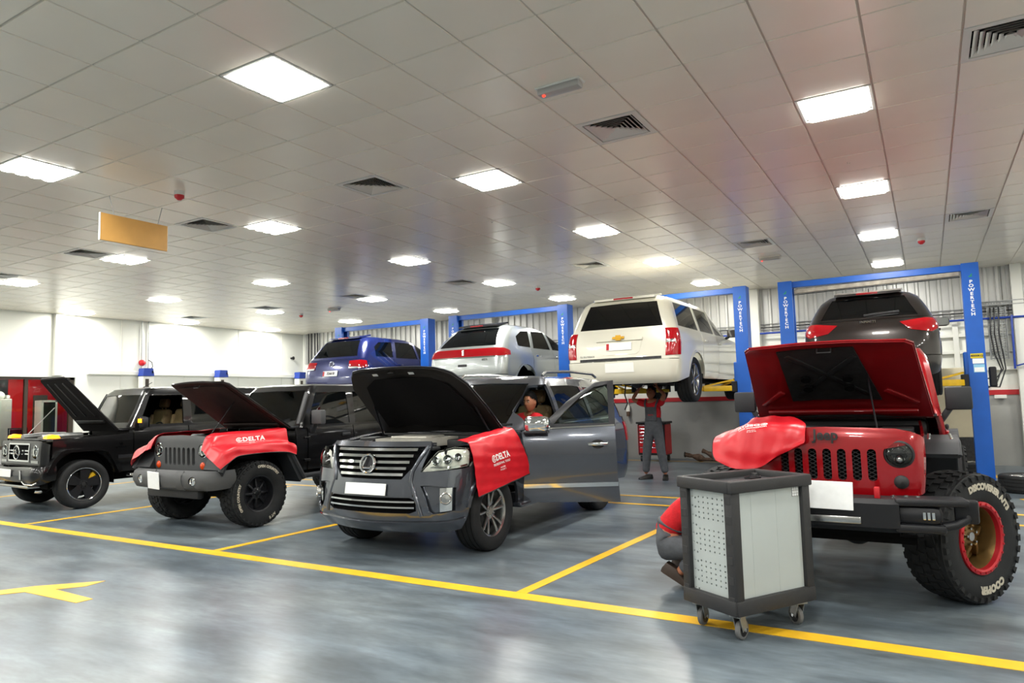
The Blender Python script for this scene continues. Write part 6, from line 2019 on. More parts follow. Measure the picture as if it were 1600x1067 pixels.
    MB().box((-.45, L - .45, zs + .02), (.26, .45, .17), bev=.06).build('muffler', M['rust'], car, 40)
    MB().box((.3, wb - .7, zs), (.5, .8, .16), bev=.05).build('fuel_tank', M_, car, 40)
    axle(car, wb, wr, spec['tr'] - .1)
    MB().cyl((-spec['tr'] + .1, 0, wr), (spec['tr'] - .1, 0, wr), .035, 10).box((0, 0, wr + .1), (.8, .4, .12), bev=.03).build('front_subframe', M_, car)
    tm = tyre_mesh(name + '_tyre', wr, spec['tw'], spec['rim'], 'road')
    rp = rim_mesh(name + '_wheel', spec['rim'], spec['tw'], spec['style'], M['alu'])
    for s in (1, -1):
        for y in (0, wb):
            if spec.get('no_wheels'):
                d = MB().lathe([(-.03, .0), (-.03, .16), (.0, .16), (.0, .07), (.05, .07), (.05, .0)], 'X', (s * (spec['tr'] - .05), y, wr), 28)
                d.build('brake_disc', M['dark_metal'], car, 40)
            else:
                put_wheel(car, (s * spec['tr'], y, wr + spec.get('droop', 0)), tm, rp, s)
    return car, b, g
def lamp_patch(b, car, name, poly, m, off=.012, holes=()):
    for s in (1, -1):
        b.patch(name, side(poly, s), m, car, off, .03, .05, bump=puff(.008))

# --- pearl white full-size SUV (tailgate with a gold cross-shaped badge)
M['pearl'] = mat('pearl_white_paint', 'dad8c8', 0.28, 0.1, 0.5, coat=1.0)
L = 4.42
bd = Shell([(.34, -.82, L - .12, .94, .2, .16, .1, .03), (.46, -.95, L - .02, .985, .22, .16, .12, .03), (.70, -1.0, L, 1.01, .24, .16, .12, .03), (1.0, -.98, L - .02, 1.015, .24, .15, .12, .03), (1.15, -.92, L - .05, 1.0, .24, .14, .12, .03), (1.27, -.85, L - .08, .965, .24, .13, .12, .03)], barrel=.01)
gh = Shell([(1.24, .62, L - .07, .965, .2, .14, .15, .03), (1.45, 1.02, L - .13, .90, .18, .14, .13, .03), (1.68, 1.42, L - .22, .82, .16, .14, .11, .03), (1.78, 1.60, L - .28, .775, .16, .15, .1, .03), (1.83, 1.74, L - .36, .72, .16, .16, .1, .03)], barrel=.01)
spec = dict(rear=L, body=bd, gh=gh, wb=3.28, ra=0, Rr=.40, tw=.275, rim=.285, style='six', tr=.85, w=1.0, belt=1.255, sill=.42, doors=(.72, 1.80, 2.86), bump_top=.74, zt=1.83, crown=.045,
            wind=[('f', 0, 1.77), ('f', .62, 1.75), ('f', .82, 1.29), ('f', 0, 1.27)],
            side=[[('s', 1.02, 1.29), ('s', 1.30, 1.52), ('s', 1.55, 1.70), ('s', 1.76, 1.74), ('s', 1.76, 1.29)], [('s', 1.86, 1.29), ('s', 1.86, 1.74), ('s', 2.74, 1.745), ('s', 2.80, 1.29)], [('s', 2.92, 1.29), ('s', 2.86, 1.745), ('s', 3.9, 1.73), ('s', 4.08, 1.30)]],
            rearw=[('r', 0, 1.755), ('r', .62, 1.745), ('r', .76, 1.30), ('r', 0, 1.30)], spoiler=(.66, .07, M['pearl']), handle=M['pearl'], mirror=M['black'], glass=M['glass_dark'])
sub_, b, g = lifted('white_suv', 'large pearl white SUV raised on a blue lift, two mechanics\' bay beside the red off-roader' if False else 'large pearl white SUV raised high on a lift, wheels hanging', -4.50, 11.13, LIFT_Z, M['pearl'], spec)
lamp_patch(b, sub_, 'tail_lamp', [('u', 4.05, 1.25), ('u', 3.05, 1.245), ('s', 4.20, 1.0), ('s', 4.24, .80), ('u', 4.05, .79)], M['red_lens'])
lamp_patch(b, sub_, 'reversing_lamp', [('u', 4.04, 1.06), ('u', 3.5, 1.06), ('u', 3.5, 1.0), ('u', 4.04, 1.0)], M['alu'], .018)
pl = mirror_poly([('r', 0, 1.10), ('r', .40, 1.10), ('r', .40, 1.03), ('r', .36, .88), ('r', .30, .84), ('r', 0, .84)], 'r')
b.patch('plate_recess', pl, M['pearl'], sub_, .006, .02, .05, rear=True)
strip_on(b, 'plate_ledge', [('r', -.42, 1.10), ('r', 0, 1.10), ('r', .42, 1.10)], .05, M['pearl'], sub_, .03, .04, rear=True)
strip_on(b, 'tailgate_shadow_gap', [('r', -.74, .765), ('r', 0, .765), ('r', .74, .765)], .045, M['dark_metal'], sub_, .004, .02, rear=True)
b.patch('step_pad', mirror_poly([('r', 0, .70), ('r', .26, .70), ('r', .26, .54), ('r', 0, .54)], 'r'), M['white_enamel'], sub_, .02, .02, .08, rear=True)
p, n = b.at('r', 0, .98, .016)
number_plate(sub_, p, n, .46, .13, red_left=True)
p, n = b.at('r', 0, 1.12, .05)
bow = [(-.115, -.02), (-.05, -.02), (-.045, -.045), (.045, -.045), (.05, -.02), (.10, -.02), (.115, .02), (.05, .02), (.045, .045), (-.045, .045), (-.05, .02), (-.10, .02)]
MB().prism(bow, lambda a, c, d: p + Vector((-a, d, c)), 0, .014).build('gold_emblem', mat('gold_badge', 'c9992a', .3, .6), sub_)
put_text(MB(), 'SUBURBAN', .045, lambda x, y: b.at('r', -(x - .60) if False else (.60 - x), .83 + y, .004)[0], .001, 1.3).build('badge_lettering', M['chrome'], sub_, fix=False)
MB().tube([(.3, 3.4, .36), (.32, 3.42, .15), (.28, 3.4, .0), (.33, 3.42, -.12)], .012, 6).build('hanging_cable', M['black'], sub_)

# --- silver crossover with full-width red tail band
M['silver'] = mat('silver_metallic_paint', 'a9afae', 0.3, 0.55, 0.5, coat=1.0)
L = 3.78
bd = Shell([(.30, -.78, L - .14, .88, .3, .24, .2, .08), (.45, -.88, L - .02, .93, .3, .24, .2, .08), (.70, -.9, L, .96, .3, .24, .2, .08), (.95, -.86, L - .03, .955, .3, .24, .2, .08), (1.08, -.8, L - .07, .925, .3, .24, .2, .08), (1.16, -.75, L - .11, .89, .3, .24, .2, .08)], barrel=.015)
gh = Shell([(1.13, .35, L - .09, .895, .2, .26, .2, .08), (1.30, .72, L - .24, .83, .18, .26, .18, .08), (1.48, 1.10, L - .44, .75, .17, .26, .16, .08), (1.60, 1.40, L - .60, .68, .17, .26, .14, .08), (1.65, 1.6, L - .72, .61, .17, .26, .12, .08)], barrel=.015)
spec = dict(rear=L, body=bd, gh=gh, wb=2.82, ra=0, Rr=.365, tw=.245, rim=.25, style='six', tr=.82, w=.93, belt=1.145, sill=.36, doors=(.52, 1.55, 2.50), bump_top=.60, zt=1.65, crown=.045, no_wheels=True,
            wind=[('f', 0, 1.60), ('f', .56, 1.58), ('f', .72, 1.18), ('f', 0, 1.16)],
            side=[[('s', .78, 1.17), ('s', 1.05, 1.40), ('s', 1.25, 1.53), ('s', 1.50, 1.57), ('s', 1.50, 1.17)], [('s', 1.60, 1.17), ('s', 1.60, 1.575), ('s', 2.2, 1.565), ('s', 2.38, 1.17)], [('s', 2.48, 1.18), ('s', 2.32, 1.555), ('s', 2.65, 1.53), ('s', 2.95, 1.40), ('s', 3.02, 1.19)]],
            rearw=[('r', 0, 1.60), ('r', .53, 1.59), ('r', .70, 1.19), ('r', 0, 1.19)], spoiler=(.58, .16, M['black']), panes=[M['glass_tint'], M['glass_tint'], M['glass_tint']], handle=M['chrome'])
c2, b, g = lifted('silver_crossover', 'silver crossover car with full-width red tail light band, raised on a lift', -8.12, 11.64, LIFT_Z + .04, M['silver'], spec)
b.patch('tail_lamp_band', mirror_poly([('r', 0, 1.13), ('u', 4, 1.13), ('u', 3.4, 1.12), ('s', 3.42, 1.07), ('s', 3.44, .985), ('u', 3.6, .965), ('u', 4, .97), ('r', 0, .97)], 'r'), M['red_lens'], c2, .012, .03, .05, rear=True)
strip_on(b, 'chrome_strip', [('u', -3.9, .955), ('r', -.4, .955), ('r', 0, .955), ('r', .4, .955), ('u', 3.9, .955)], .014, M['chrome'], c2, .012, .02, rear=True)
p, n = b.at('r', 0, 1.045, .02)
MB().box(p, (.05, .014, .13), bev=.005).build('emblem', M['chrome'], c2)
b.patch('handle_recess', mirror_poly([('r', 0, .82), ('r', .11, .82), ('r', .11, .77), ('r', 0, .77)], 'r'), M['dark_metal'], c2, .004, .02, .05, rear=True)
put_text(MB(), 'MKX', .05, lambda x, y: b.at('r', -.52 - x, .90 + y, .004)[0], .002, 1.3).build('badge_lettering', M['chrome'], c2, fix=False)
MB().cyl((0, L - .62, 1.50), (-.3, L - .50, 1.38), .01, 8).build('rear_wiper', M['black'], c2)

# --- dark blue SUV
M['navy'] = mat('dark_blue_paint', '16225c', 0.25, 0.3, 0.5, coat=1.0)
L = 3.75
bd = Shell([(.32, -.8, L - .12, .9, .3, .2, .15, .05), (.48, -.88, L, .945, .3, .2, .15, .05), (.72, -.9, L, .965, .3, .2, .15, .05), (.98, -.86, L - .04, .955, .3, .2, .15, .05), (1.12, -.8, L - .08, .925, .3, .2, .15, .05), (1.22, -.75, L - .12, .89, .3, .2, .15, .05)], barrel=.012)
gh = Shell([(1.19, .42, L - .10, .895, .2, .2, .2, .05), (1.36, .80, L - .20, .83, .18, .2, .18, .05), (1.54, 1.16, L - .33, .75, .17, .2, .16, .05), (1.66, 1.42, L - .44, .69, .17, .2, .14, .05), (1.71, 1.6, L - .54, .63, .17, .2, .12, .05)], barrel=.012)
spec = dict(rear=L, body=bd, gh=gh, wb=2.86, ra=0, Rr=.375, tw=.255, rim=.25, style='six', tr=.82, w=.93, belt=1.205, sill=.40, doors=(.55, 1.58, 2.55), bump_top=.62, zt=1.71, crown=.04,
            wind=[('f', 0, 1.66), ('f', .57, 1.64), ('f', .73, 1.24), ('f', 0, 1.22)],
            side=[[('s', .82, 1.23), ('s', 1.10, 1.46), ('s', 1.30, 1.59), ('s', 1.54, 1.63), ('s', 1.54, 1.23)], [('s', 1.62, 1.23), ('s', 1.62, 1.635), ('s', 2.30, 1.63), ('s', 2.44, 1.23)], [('s', 2.54, 1.24), ('s', 2.42, 1.625), ('s', 2.9, 1.60), ('s', 3.10, 1.48), ('s', 3.14, 1.25)]],
            rearw=[('r', 0, 1.65), ('r', .54, 1.64), ('r', .70, 1.25), ('r', 0, 1.25)], spoiler=(.58, .1, M['navy']), glass=M['glass_dark'], bumper=M['navy'])
c3, b, g = lifted('blue_suv', 'dark blue SUV raised on a lift near the white side wall', -11.93, 11.73, LIFT_Z - .03, M['navy'], spec)
lamp_patch(b, c3, 'tail_lamp', [('r', .52, 1.14), ('u', 3.6, 1.15), ('s', 3.50, 1.13), ('s', 3.52, .99), ('u', 3.6, .96), ('r', .55, .97)], M['red_lens'])
lamp_patch(b, c3, 'reversing_lamp', [('r', .54, 1.0), ('u', 3.6, .99), ('u', 3.6, .955), ('r', .56, .96)], M['alu'], .018)
p, n = b.at('r', 0, 1.08, .012)
mb, fn = badge_disc(c3, p, n, .062, None, .007)
mb.tube([fn(-.045, .035, .006), fn(-.018, -.045, .006), fn(0, -.005, .006), fn(.018, -.045, .006), fn(.045, .035, .006)], .006, 6)
mb.tube([fn(-.02, .05, .006), fn(0, .01, .006), fn(.02, .05, .006)], .006, 6)
mb.build('emblem', M['chrome'], c3, 40)
p, n = b.at('r', 0, .86, .014)
number_plate(c3, p, n, .46, .13, text='326618', red_left=True)
strip_on(b, 'bumper_trim', [('u', -3.7, .55), ('r', -.4, .55), ('r', .4, .55), ('u', 3.7, .55)], .09, M['grey_plastic'], c3, .03, .03, rear=True)
for s in (1, -1):
    b.patch('rear_reflector', side([('r', .50, .475), ('r', .78, .475), ('r', .78, .43), ('r', .50, .43)], s), M['red_lens'], c3, .03, .03, .06)

# --- dark brown SUV above the red off-roader
M['umber'] = mat('dark_brown_metallic_paint', '2a2523', 0.28, 0.5, 0.5, coat=1.0)
L = 3.70
bd = Shell([(.32, -.8, L - .12, .86, .3, .26, .15, .08), (.48, -.88, L, .90, .3, .26, .15, .08), (.72, -.9, L, .92, .3, .26, .15, .08), (.95, -.86, L - .03, .915, .3, .26, .15, .08), (1.10, -.8, L - .09, .88, .3, .26, .15, .08), (1.20, -.75, L - .16, .84, .3, .26, .15, .08)], barrel=.012)
gh = Shell([(1.17, .42, L - .13, .85, .2, .26, .2, .08), (1.34, .80, L - .21, .79, .18, .26, .18, .08), (1.52, 1.16, L - .31, .71, .17, .26, .16, .08), (1.62, 1.42, L - .38, .65, .17, .26, .14, .08), (1.67, 1.6, L - .46, .58, .17, .26, .12, .08)], barrel=.012)
spec = dict(rear=L, body=bd, gh=gh, wb=2.8, ra=0, Rr=.365, tw=.235, rim=.25, style='six', tr=.79, w=.89, belt=1.185, sill=.38, doors=(.55, 1.55, 2.48), bump_top=.60, zt=1.67, crown=.045,
            wind=[('f', 0, 1.62), ('f', .53, 1.60), ('f', .69, 1.22), ('f', 0, 1.20)],
            side=[[('s', .82, 1.21), ('s', 1.10, 1.44), ('s', 1.30, 1.55), ('s', 1.50, 1.585), ('s', 1.50, 1.21)], [('s', 1.60, 1.21), ('s', 1.60, 1.59), ('s', 2.2, 1.58), ('s', 2.36, 1.21)], [('s', 2.46, 1.22), ('s', 2.34, 1.57), ('s', 2.65, 1.54), ('s', 2.95, 1.42), ('s', 3.0, 1.23)]],
            rearw=[('r', 0, 1.60), ('r', .50, 1.59), ('r', .66, 1.21), ('r', 0, 1.21)], spoiler=(.54, .12, M['umber']), glass=M['glass_dark'], mirror=M['black'])
sq = lambda z: 1.17 + (z - 1.17) * .84
gh.r[:, 0] = [sq(z) for z in gh.r[:, 0]]
spec['gh'] = gh; spec['zt'] = sq(spec['zt'])
for key in ('wind', 'rearw'): spec[key] = [(a, c, sq(z)) for a, c, z in spec[key]]
spec['side'] = [[(a, c, sq(z)) for a, c, z in q] for q in spec['side']]
c4, b, g = lifted('brown_suv', 'dark brown SUV raised on a lift behind the red off-roader\'s bonnet', -.72, 11.6, LIFT_Z + .02, M['umber'], spec)
lamp_patch(b, c4, 'tail_lamp', [('r', .42, 1.10), ('u', 3.7, 1.14), ('s', 3.30, 1.14), ('s', 3.42, 1.0), ('u', 3.6, .93), ('r', .55, .98)], M['red_lens'])
MB().tube([(0, L - .80, 1.62), (0, L - .75, 1.72)], .008, 6, rs=[.014, .005]).build('aerial', M['black'], c4)
wp = MB().bar(g.at('r', .05, 1.22, .03)[0], g.at('r', -.42, 1.25, .03)[0], .02, .03, bev=.004)
wp.build('rear_wiper', M['black'], c4)
put_text(MB(), 'INFINITI', .05, lambda x, y: b.at('r', -x, 1.13 + y, .006)[0], .002, 1.2).build('badge_lettering', M['chrome'], c4, fix=False)
for x, y, lab in LOOSE:
    loose_wheel(x, y, lab)

# ------------------------------------------------------------------ red fender covers
def fender_cover(name, label, car, grid, text=None, wrinkle=.004):
    """soft sheet laid through a grid of points given in the car's frame (rows x columns)"""
    G = np.array(grid, float)
    nr, nc = G.shape[:2]
    a = np.linspace(0, nr - 1, (nr - 1) * 6 + 1); b = np.linspace(0, nc - 1, (nc - 1) * 6 + 1)
    A = np.stack([[pchip(range(nr), G[:, j, k], a) for j in range(nc)] for k in range(3)], -1)      # nc, len(a), 3
    S = np.stack([[pchip(range(nc), A[:, i, k], b) for i in range(len(a))] for k in range(3)], -1)  # len(a), len(b), 3
    du = np.gradient(S, axis=0); dv = np.gradient(S, axis=1)
    N = np.cross(du, dv); N /= np.linalg.norm(N, axis=2)[..., None] + 1e-9
    ctr = np.array([0, 1.0, .4])
    if ((S - ctr) * N).sum() < 0: N = -N
    ii, jj = np.meshgrid(a, b, indexing='ij')
    S = S + N * (wrinkle * (np.sin(ii * 5.1 + jj * 1.7) + np.sin(jj * 7.3 - ii * 2.2)))[..., None] + N * .012
    na, nb = len(a), len(b)
    F = []
    for i in range(na - 1):
        for j in range(nb - 1):
            p, q, r, s = i * nb + j, i * nb + j + 1, (i + 1) * nb + j + 1, (i + 1) * nb + j
            F += [(p, q, r), (p, r, s)]
    o = solid_from_sheet(S.reshape(-1, 3), (S - N * .005).reshape(-1, 3), F, name, M['red_cloth'], None, 60)
    o.location = car.location; o.rotation_euler = car.rotation_euler
    tag(o, label, 'fender cover')
    edge = [tuple(S[i, -1] - N[i, -1] * .002) for i in range(na)]
    MB().tube(edge, .006, 6).build('hem', M['letter_black'], o)
    if text:
        (r0, c0), (ru, cu), (rv, cv), size = text        # origin in grid units, x step and y step per metre
        def fn(x, y):
            r_, c_ = r0 + ru * x + rv * y, c0 + cu * x + cv * y
            i, j = np.clip(r_ * 6, 0, na - 1.001), np.clip(c_ * 6, 0, nb - 1.001)
            i0, j0 = int(i), int(j); fi, fj = i - i0, j - j0
            w = lambda X: (X[i0, j0] * (1 - fi) * (1 - fj) + X[i0 + 1, j0] * fi * (1 - fj) + X[i0, j0 + 1] * (1 - fi) * fj + X[i0 + 1, j0 + 1] * fi * fj)
            return tuple(w(S) + w(N) * .004)
        t = cover_text(MB(), fn, size).build('printed_lettering', M['letter_white'], o, fix=False)
        t['kind'] = 'stuff'
    return o
# on the grey SUV: hangs down the fender over the wheel
g = []
for i, y in enumerate(np.linspace(-.46, .44, 6)):
    f = i / 5
    row = []
    zt = 1.12 + .09 * f; zb_ = .60 + .13 * f; yb_ = -.40 + 1.10 * f
    row.append((.84, y - .02, zt + .035)); row.append((.945, y, zt + .012))
    for t in (.25, .5, .75, 1.0):
        yy = y + (yb_ - y) * t; z = zt + (zb_ - zt) * t
        x = lux_body.at('s', min(max(yy, -.5), .6), max(z, .66), 0)[0].x
        row.append((max(x, .93 + .06 * t) + .012 + .02 * t, yy, z))
    g.append(row)
fender_cover('fender_cover', 'red printed fender cover hanging over the front wheel of the grey SUV', lux, g, ((2.45, 2.6), (5.6, 0.0), (0, -9.2), .078), .0025)
def jeep_cover(s):
    rows = [[(.55, -.60, 1.02), (.64, -.62, .99), (.72, -.64, .94), (.90, -.66, .86), (.96, -.62, .79)],
            [(.54, -.52, 1.19), (.65, -.52, 1.14), (.72, -.54, 1.06), (.95, -.54, 1.0), (.985, -.52, .87)],
            [(.54, -.36, 1.215), (.66, -.36, 1.185), (.71, -.36, 1.07), (.955, -.36, 1.05), (.98, -.36, .94)],
            [(.54, 0, 1.22), (.68, 0, 1.195), (.73, 0, 1.07), (.955, 0, 1.05), (.98, 0, .95)],
            [(.55, .36, 1.23), (.70, .36, 1.21), (.745, .36, 1.07), (.955, .36, 1.05), (.98, .36, .93)],
            [(.57, .58, 1.24), (.72, .58, 1.22), (.76, .58, 1.06), (.95, .56, 1.0), (.975, .54, .88)]]
    return [[(s * x, y, z) for x, y, z in r] for r in rows]
fender_cover('fender_cover', 'red printed fender cover draped on the black off-roader, facing the grey SUV', jeep_b, jeep_cover(1), ((3.0, 1.55), (3.3, 0), (0, -5.5), .085), .003)
fender_cover('fender_cover', 'red fender cover on the black off-roader, on the side of the boxy off-roader', jeep_b, jeep_cover(-1), None, .003)
fc_r = fender_cover('fender_cover', 'red fender cover laid over the corner lamp of the red off-roader', jeep_r,
             [[(-.24, -.34, 1.35), (-.40, -.28, 1.355), (-.58, -.22, 1.34), (-.66, -.20, 1.28), (-.80, -.18, 1.225)],
              [(-.13, -.56, 1.305), (-.32, -.60, 1.30), (-.52, -.60, 1.285), (-.68, -.52, 1.24), (-.84, -.42, 1.20)],
              [(-.13, -.63, 1.21), (-.32, -.645, 1.15), (-.50, -.645, 1.10), (-.66, -.60, 1.09), (-.85, -.52, 1.10)],
              [(-.14, -.635, 1.175), (-.33, -.65, 1.08), (-.48, -.65, .99), (-.64, -.62, .975), (-.82, -.56, 1.03)]],
             ((.9, 2.0), (0, 5.4), (-3.4, 0), .06), .004)

# ------------------------------------------------------------------ people
def skin_mesh(name, verts, edges, radii, material, parent=None, level=2, root=0):
    me = bpy.data.meshes.new(name + '_rig')
    me.from_pydata([tuple(v) for v in verts], edges, [])
    o = bpy.data.objects.new(name, me); COL.objects.link(o)
    md = o.modifiers.new('skin', 'SKIN'); md.use_smooth_shade = True
    for i, d in enumerate(me.skin_vertices[0].data):
        r = radii[i]
        d.radius = (r, r) if not isinstance(r, (tuple, list)) else r
        d.use_root = (i == root)
    ss = o.modifiers.new('sub', 'SUBSURF'); ss.levels = level; ss.render_levels = level
    dg = bpy.context.evaluated_depsgraph_get(); dg.update()
    m2 = bpy.data.meshes.new_from_object(o.evaluated_get(dg))
    bpy.data.objects.remove(o); bpy.data.meshes.remove(me)
    m2.name = name
    m2.materials.clear(); m2.materials.append(material)
    for p in m2.polygons: p.use_smooth = True
    return m2
class Rig:
    def __init__(self): self.v = []; self.e = []; self.r = []; self.n = {}
    def pt(self, name, p, r, frm=None):
        self.v.append(Vector(p)); self.r.append(r); i = len(self.v) - 1; self.n[name] = i
        if frm is not None: self.e.append((self.n[frm], i))
        return i
def hand(rg, pre, wrist, d, side_v, curl, s=1.0):
    """palm and five fingers from the wrist joint name; d = hand direction, side_v = towards the thumb, curl = curl direction"""
    d = Vector(d).normalized(); t = Vector(side_v); t = (t - d * t.dot(d)).normalized(); c = Vector(curl); c = (c - d * c.dot(d)).normalized()
    w = rg.v[rg.n[wrist]]
    rg.pt(pre + 'palm', w + d * .05 * s, (.026, .016), wrist)
    rg.pt(pre + 'palm2', w + d * .085 * s, (.030, .013), pre + 'palm')
    for k, (off, ln) in enumerate(((.028, .072), (.010, .080), (-.009, .075), (-.027, .060))):
        b = w + d * .10 * s + t * off
        rg.pt(pre + 'f%da' % k, b, .0095, pre + 'palm2')
        rg.pt(pre + 'f%db' % k, b + d * ln * .45 + c * .010, .009, pre + 'f%da' % k)
        rg.pt(pre + 'f%dc' % k, b + d * ln * .75 + c * .032, .008, pre + 'f%db' % k)
        rg.pt(pre + 'f%dd' % k, b + d * ln * .85 + c * .052, .007, pre + 'f%dc' % k)
    rg.pt(pre + 't0', w + d * .045 * s + t * .036, .011, pre + 'palm')
    rg.pt(pre + 't1', w + d * .075 * s + t * .056 + c * .012, .010, pre + 't0')
    rg.pt(pre + 't2', w + d * .10 * s + t * .058 + c * .030, .0085, pre + 't1')
def head_parts(body, c, yaw, pitch=0.0, hat=None):
    """head as part of the body mesh plus face features as children. c = head centre, yaw 0 looks along -y"""
    rot = Matrix.Rotation(yaw, 3, 'Z') @ Matrix.Rotation(pitch, 3, 'X')
    C = Vector(c)
    place = lambda mb: setattr(mb, 'v', [rot @ Vector(p) + C for p in mb.v]) or mb
    hd = MB().sphere((0, 0, 0), 1.0, 28, 20)
    out = []
    for (x, y, z) in hd.v:
        px, py, pz = x * .076, y * .098, z * .122
        jaw = max(0, -z)
        px *= 1 - .30 * jaw ** 1.6; py = py * (1 - .10 * jaw) - .012 * jaw
        if y < -.2 and z < .3:
            py += -.030 * math.exp(-((x / .16) ** 2) - ((z + .12) / .16) ** 2) * (1.0 if z < .12 else .7)
            py += .010 * (math.exp(-((x - .36) / .16) ** 2 - ((z - .06) / .12) ** 2) + math.exp(-((x + .36) / .16) ** 2 - ((z - .06) / .12) ** 2))
            py += -.010 * math.exp(-((x / .3) ** 2) - ((z + .86) / .18) ** 2) - .006 * math.exp(-((x / .3) ** 2) - ((z + .48) / .10) ** 2)
        out.append((px, py, pz))
    hd.v = out
    place(hd)
    bm = bmesh.new(); bm.from_mesh(body.data)
    vs_ = [bm.verts.new(p) for p in hd.v]
    for f in hd.f:
        try:
            fc = bm.faces.new([vs_[i] for i in f]); fc.smooth = True
        except ValueError: pass
    bmesh.ops.recalc_face_normals(bm, faces=list(bm.faces))
    bm.to_mesh(body.data); bm.free()
    for s in (-1, 1):
        place(MB().sphere((s * .028, -.081, .008), .0105, 10, 8, (1.2, 1, .7))).build('eye', mat('eye_white', 'b9aea2', .4), body, 60)
        place(MB().sphere((s * .028, -.0880, .008), .0062, 8, 6)).build('iris', M['hair'], body, 60)
        place(MB().tube([(s * .014, -.094, .028), (s * .03, -.093, .033), (s * .045, -.082, .028)], .0045, 6)).build('eyebrow', M['hair'], body, 60)
        place(MB().sphere((s * .076, .008, -.005), .03, 10, 8, (.3, .6, 1))).build('ear', M['skin'], body, 60)
    place(MB().sphere((0, -.094, -.058), .022, 10, 8, (1, .35, .28))).build('mouth', mat('lips', '7d4238', .5), body, 60)
    hr = MB().sphere((0, 0, 0), 1.0, 28, 20)
    vs_ = [Vector(p) for p in hr.v]
    keep = []
    for f in hr.f:
        q = sum((vs_[i] for i in f), Vector()) / len(f)
        if q.z > .36 - max(0, q.y + .25) * 1.0 and not (q.y < -.62 and q.z < .55): keep.append(f)
    hr.f = keep
    rnd = random.Random(3)
    hr.v = [(p.x * .088, p.y * .112 + .006, p.z * .142 * (1 + .03 * math.sin(p.x * 9) * math.cos(p.y * 7)) + .002) for p in vs_]
    used = sorted({i for f in keep for i in f}); mp = {u: i for i, u in enumerate(used)}
    hr.v = [hr.v[u] for u in used]; hr.f = [tuple(mp[i] for i in f) for f in keep]
    hr.f += [tuple(reversed(f)) for f in []]
    place(hr).build('hair', M['hair'], body, 60, fix=False)
def shoe(body, p, yaw, m, L=.28):
    rot = Matrix.Rotation(yaw, 3, 'Z')
    mb = MB()
    prof = [(-.5, .0), (.5, .0), (.53, .12), (.48, .24), (.25, .32), (-.02, .50), (-.12, .62), (-.46, .62), (-.52, .2)]
    vs_ = []; fs = []
    lay = [(-.5, .80), (-.42, .96), (0, 1), (.42, .96), (.5, .80)]
    for k, (w, sc) in enumerate(lay):
        for (a, z) in prof: vs_.append(rot @ Vector((w * .095, -a * L * sc, z * L * (.5 if sc > .9 else .44))) + Vector(p))
    n = len(prof)
    for k in range(len(lay) - 1):
        fs += [(k * n + i, k * n + (i + 1) % n, (k + 1) * n + (i + 1) % n, (k + 1) * n + i) for i in range(n)]
    fs += [tuple(range(n)), tuple((len(lay) - 1) * n + i for i in range(n))]
    return mb.add(vs_, fs).build('shoe', m, body, 50)
def rig_mesh(rg, name, material): return skin_mesh(name, rg.v, rg.e, rg.r, material)

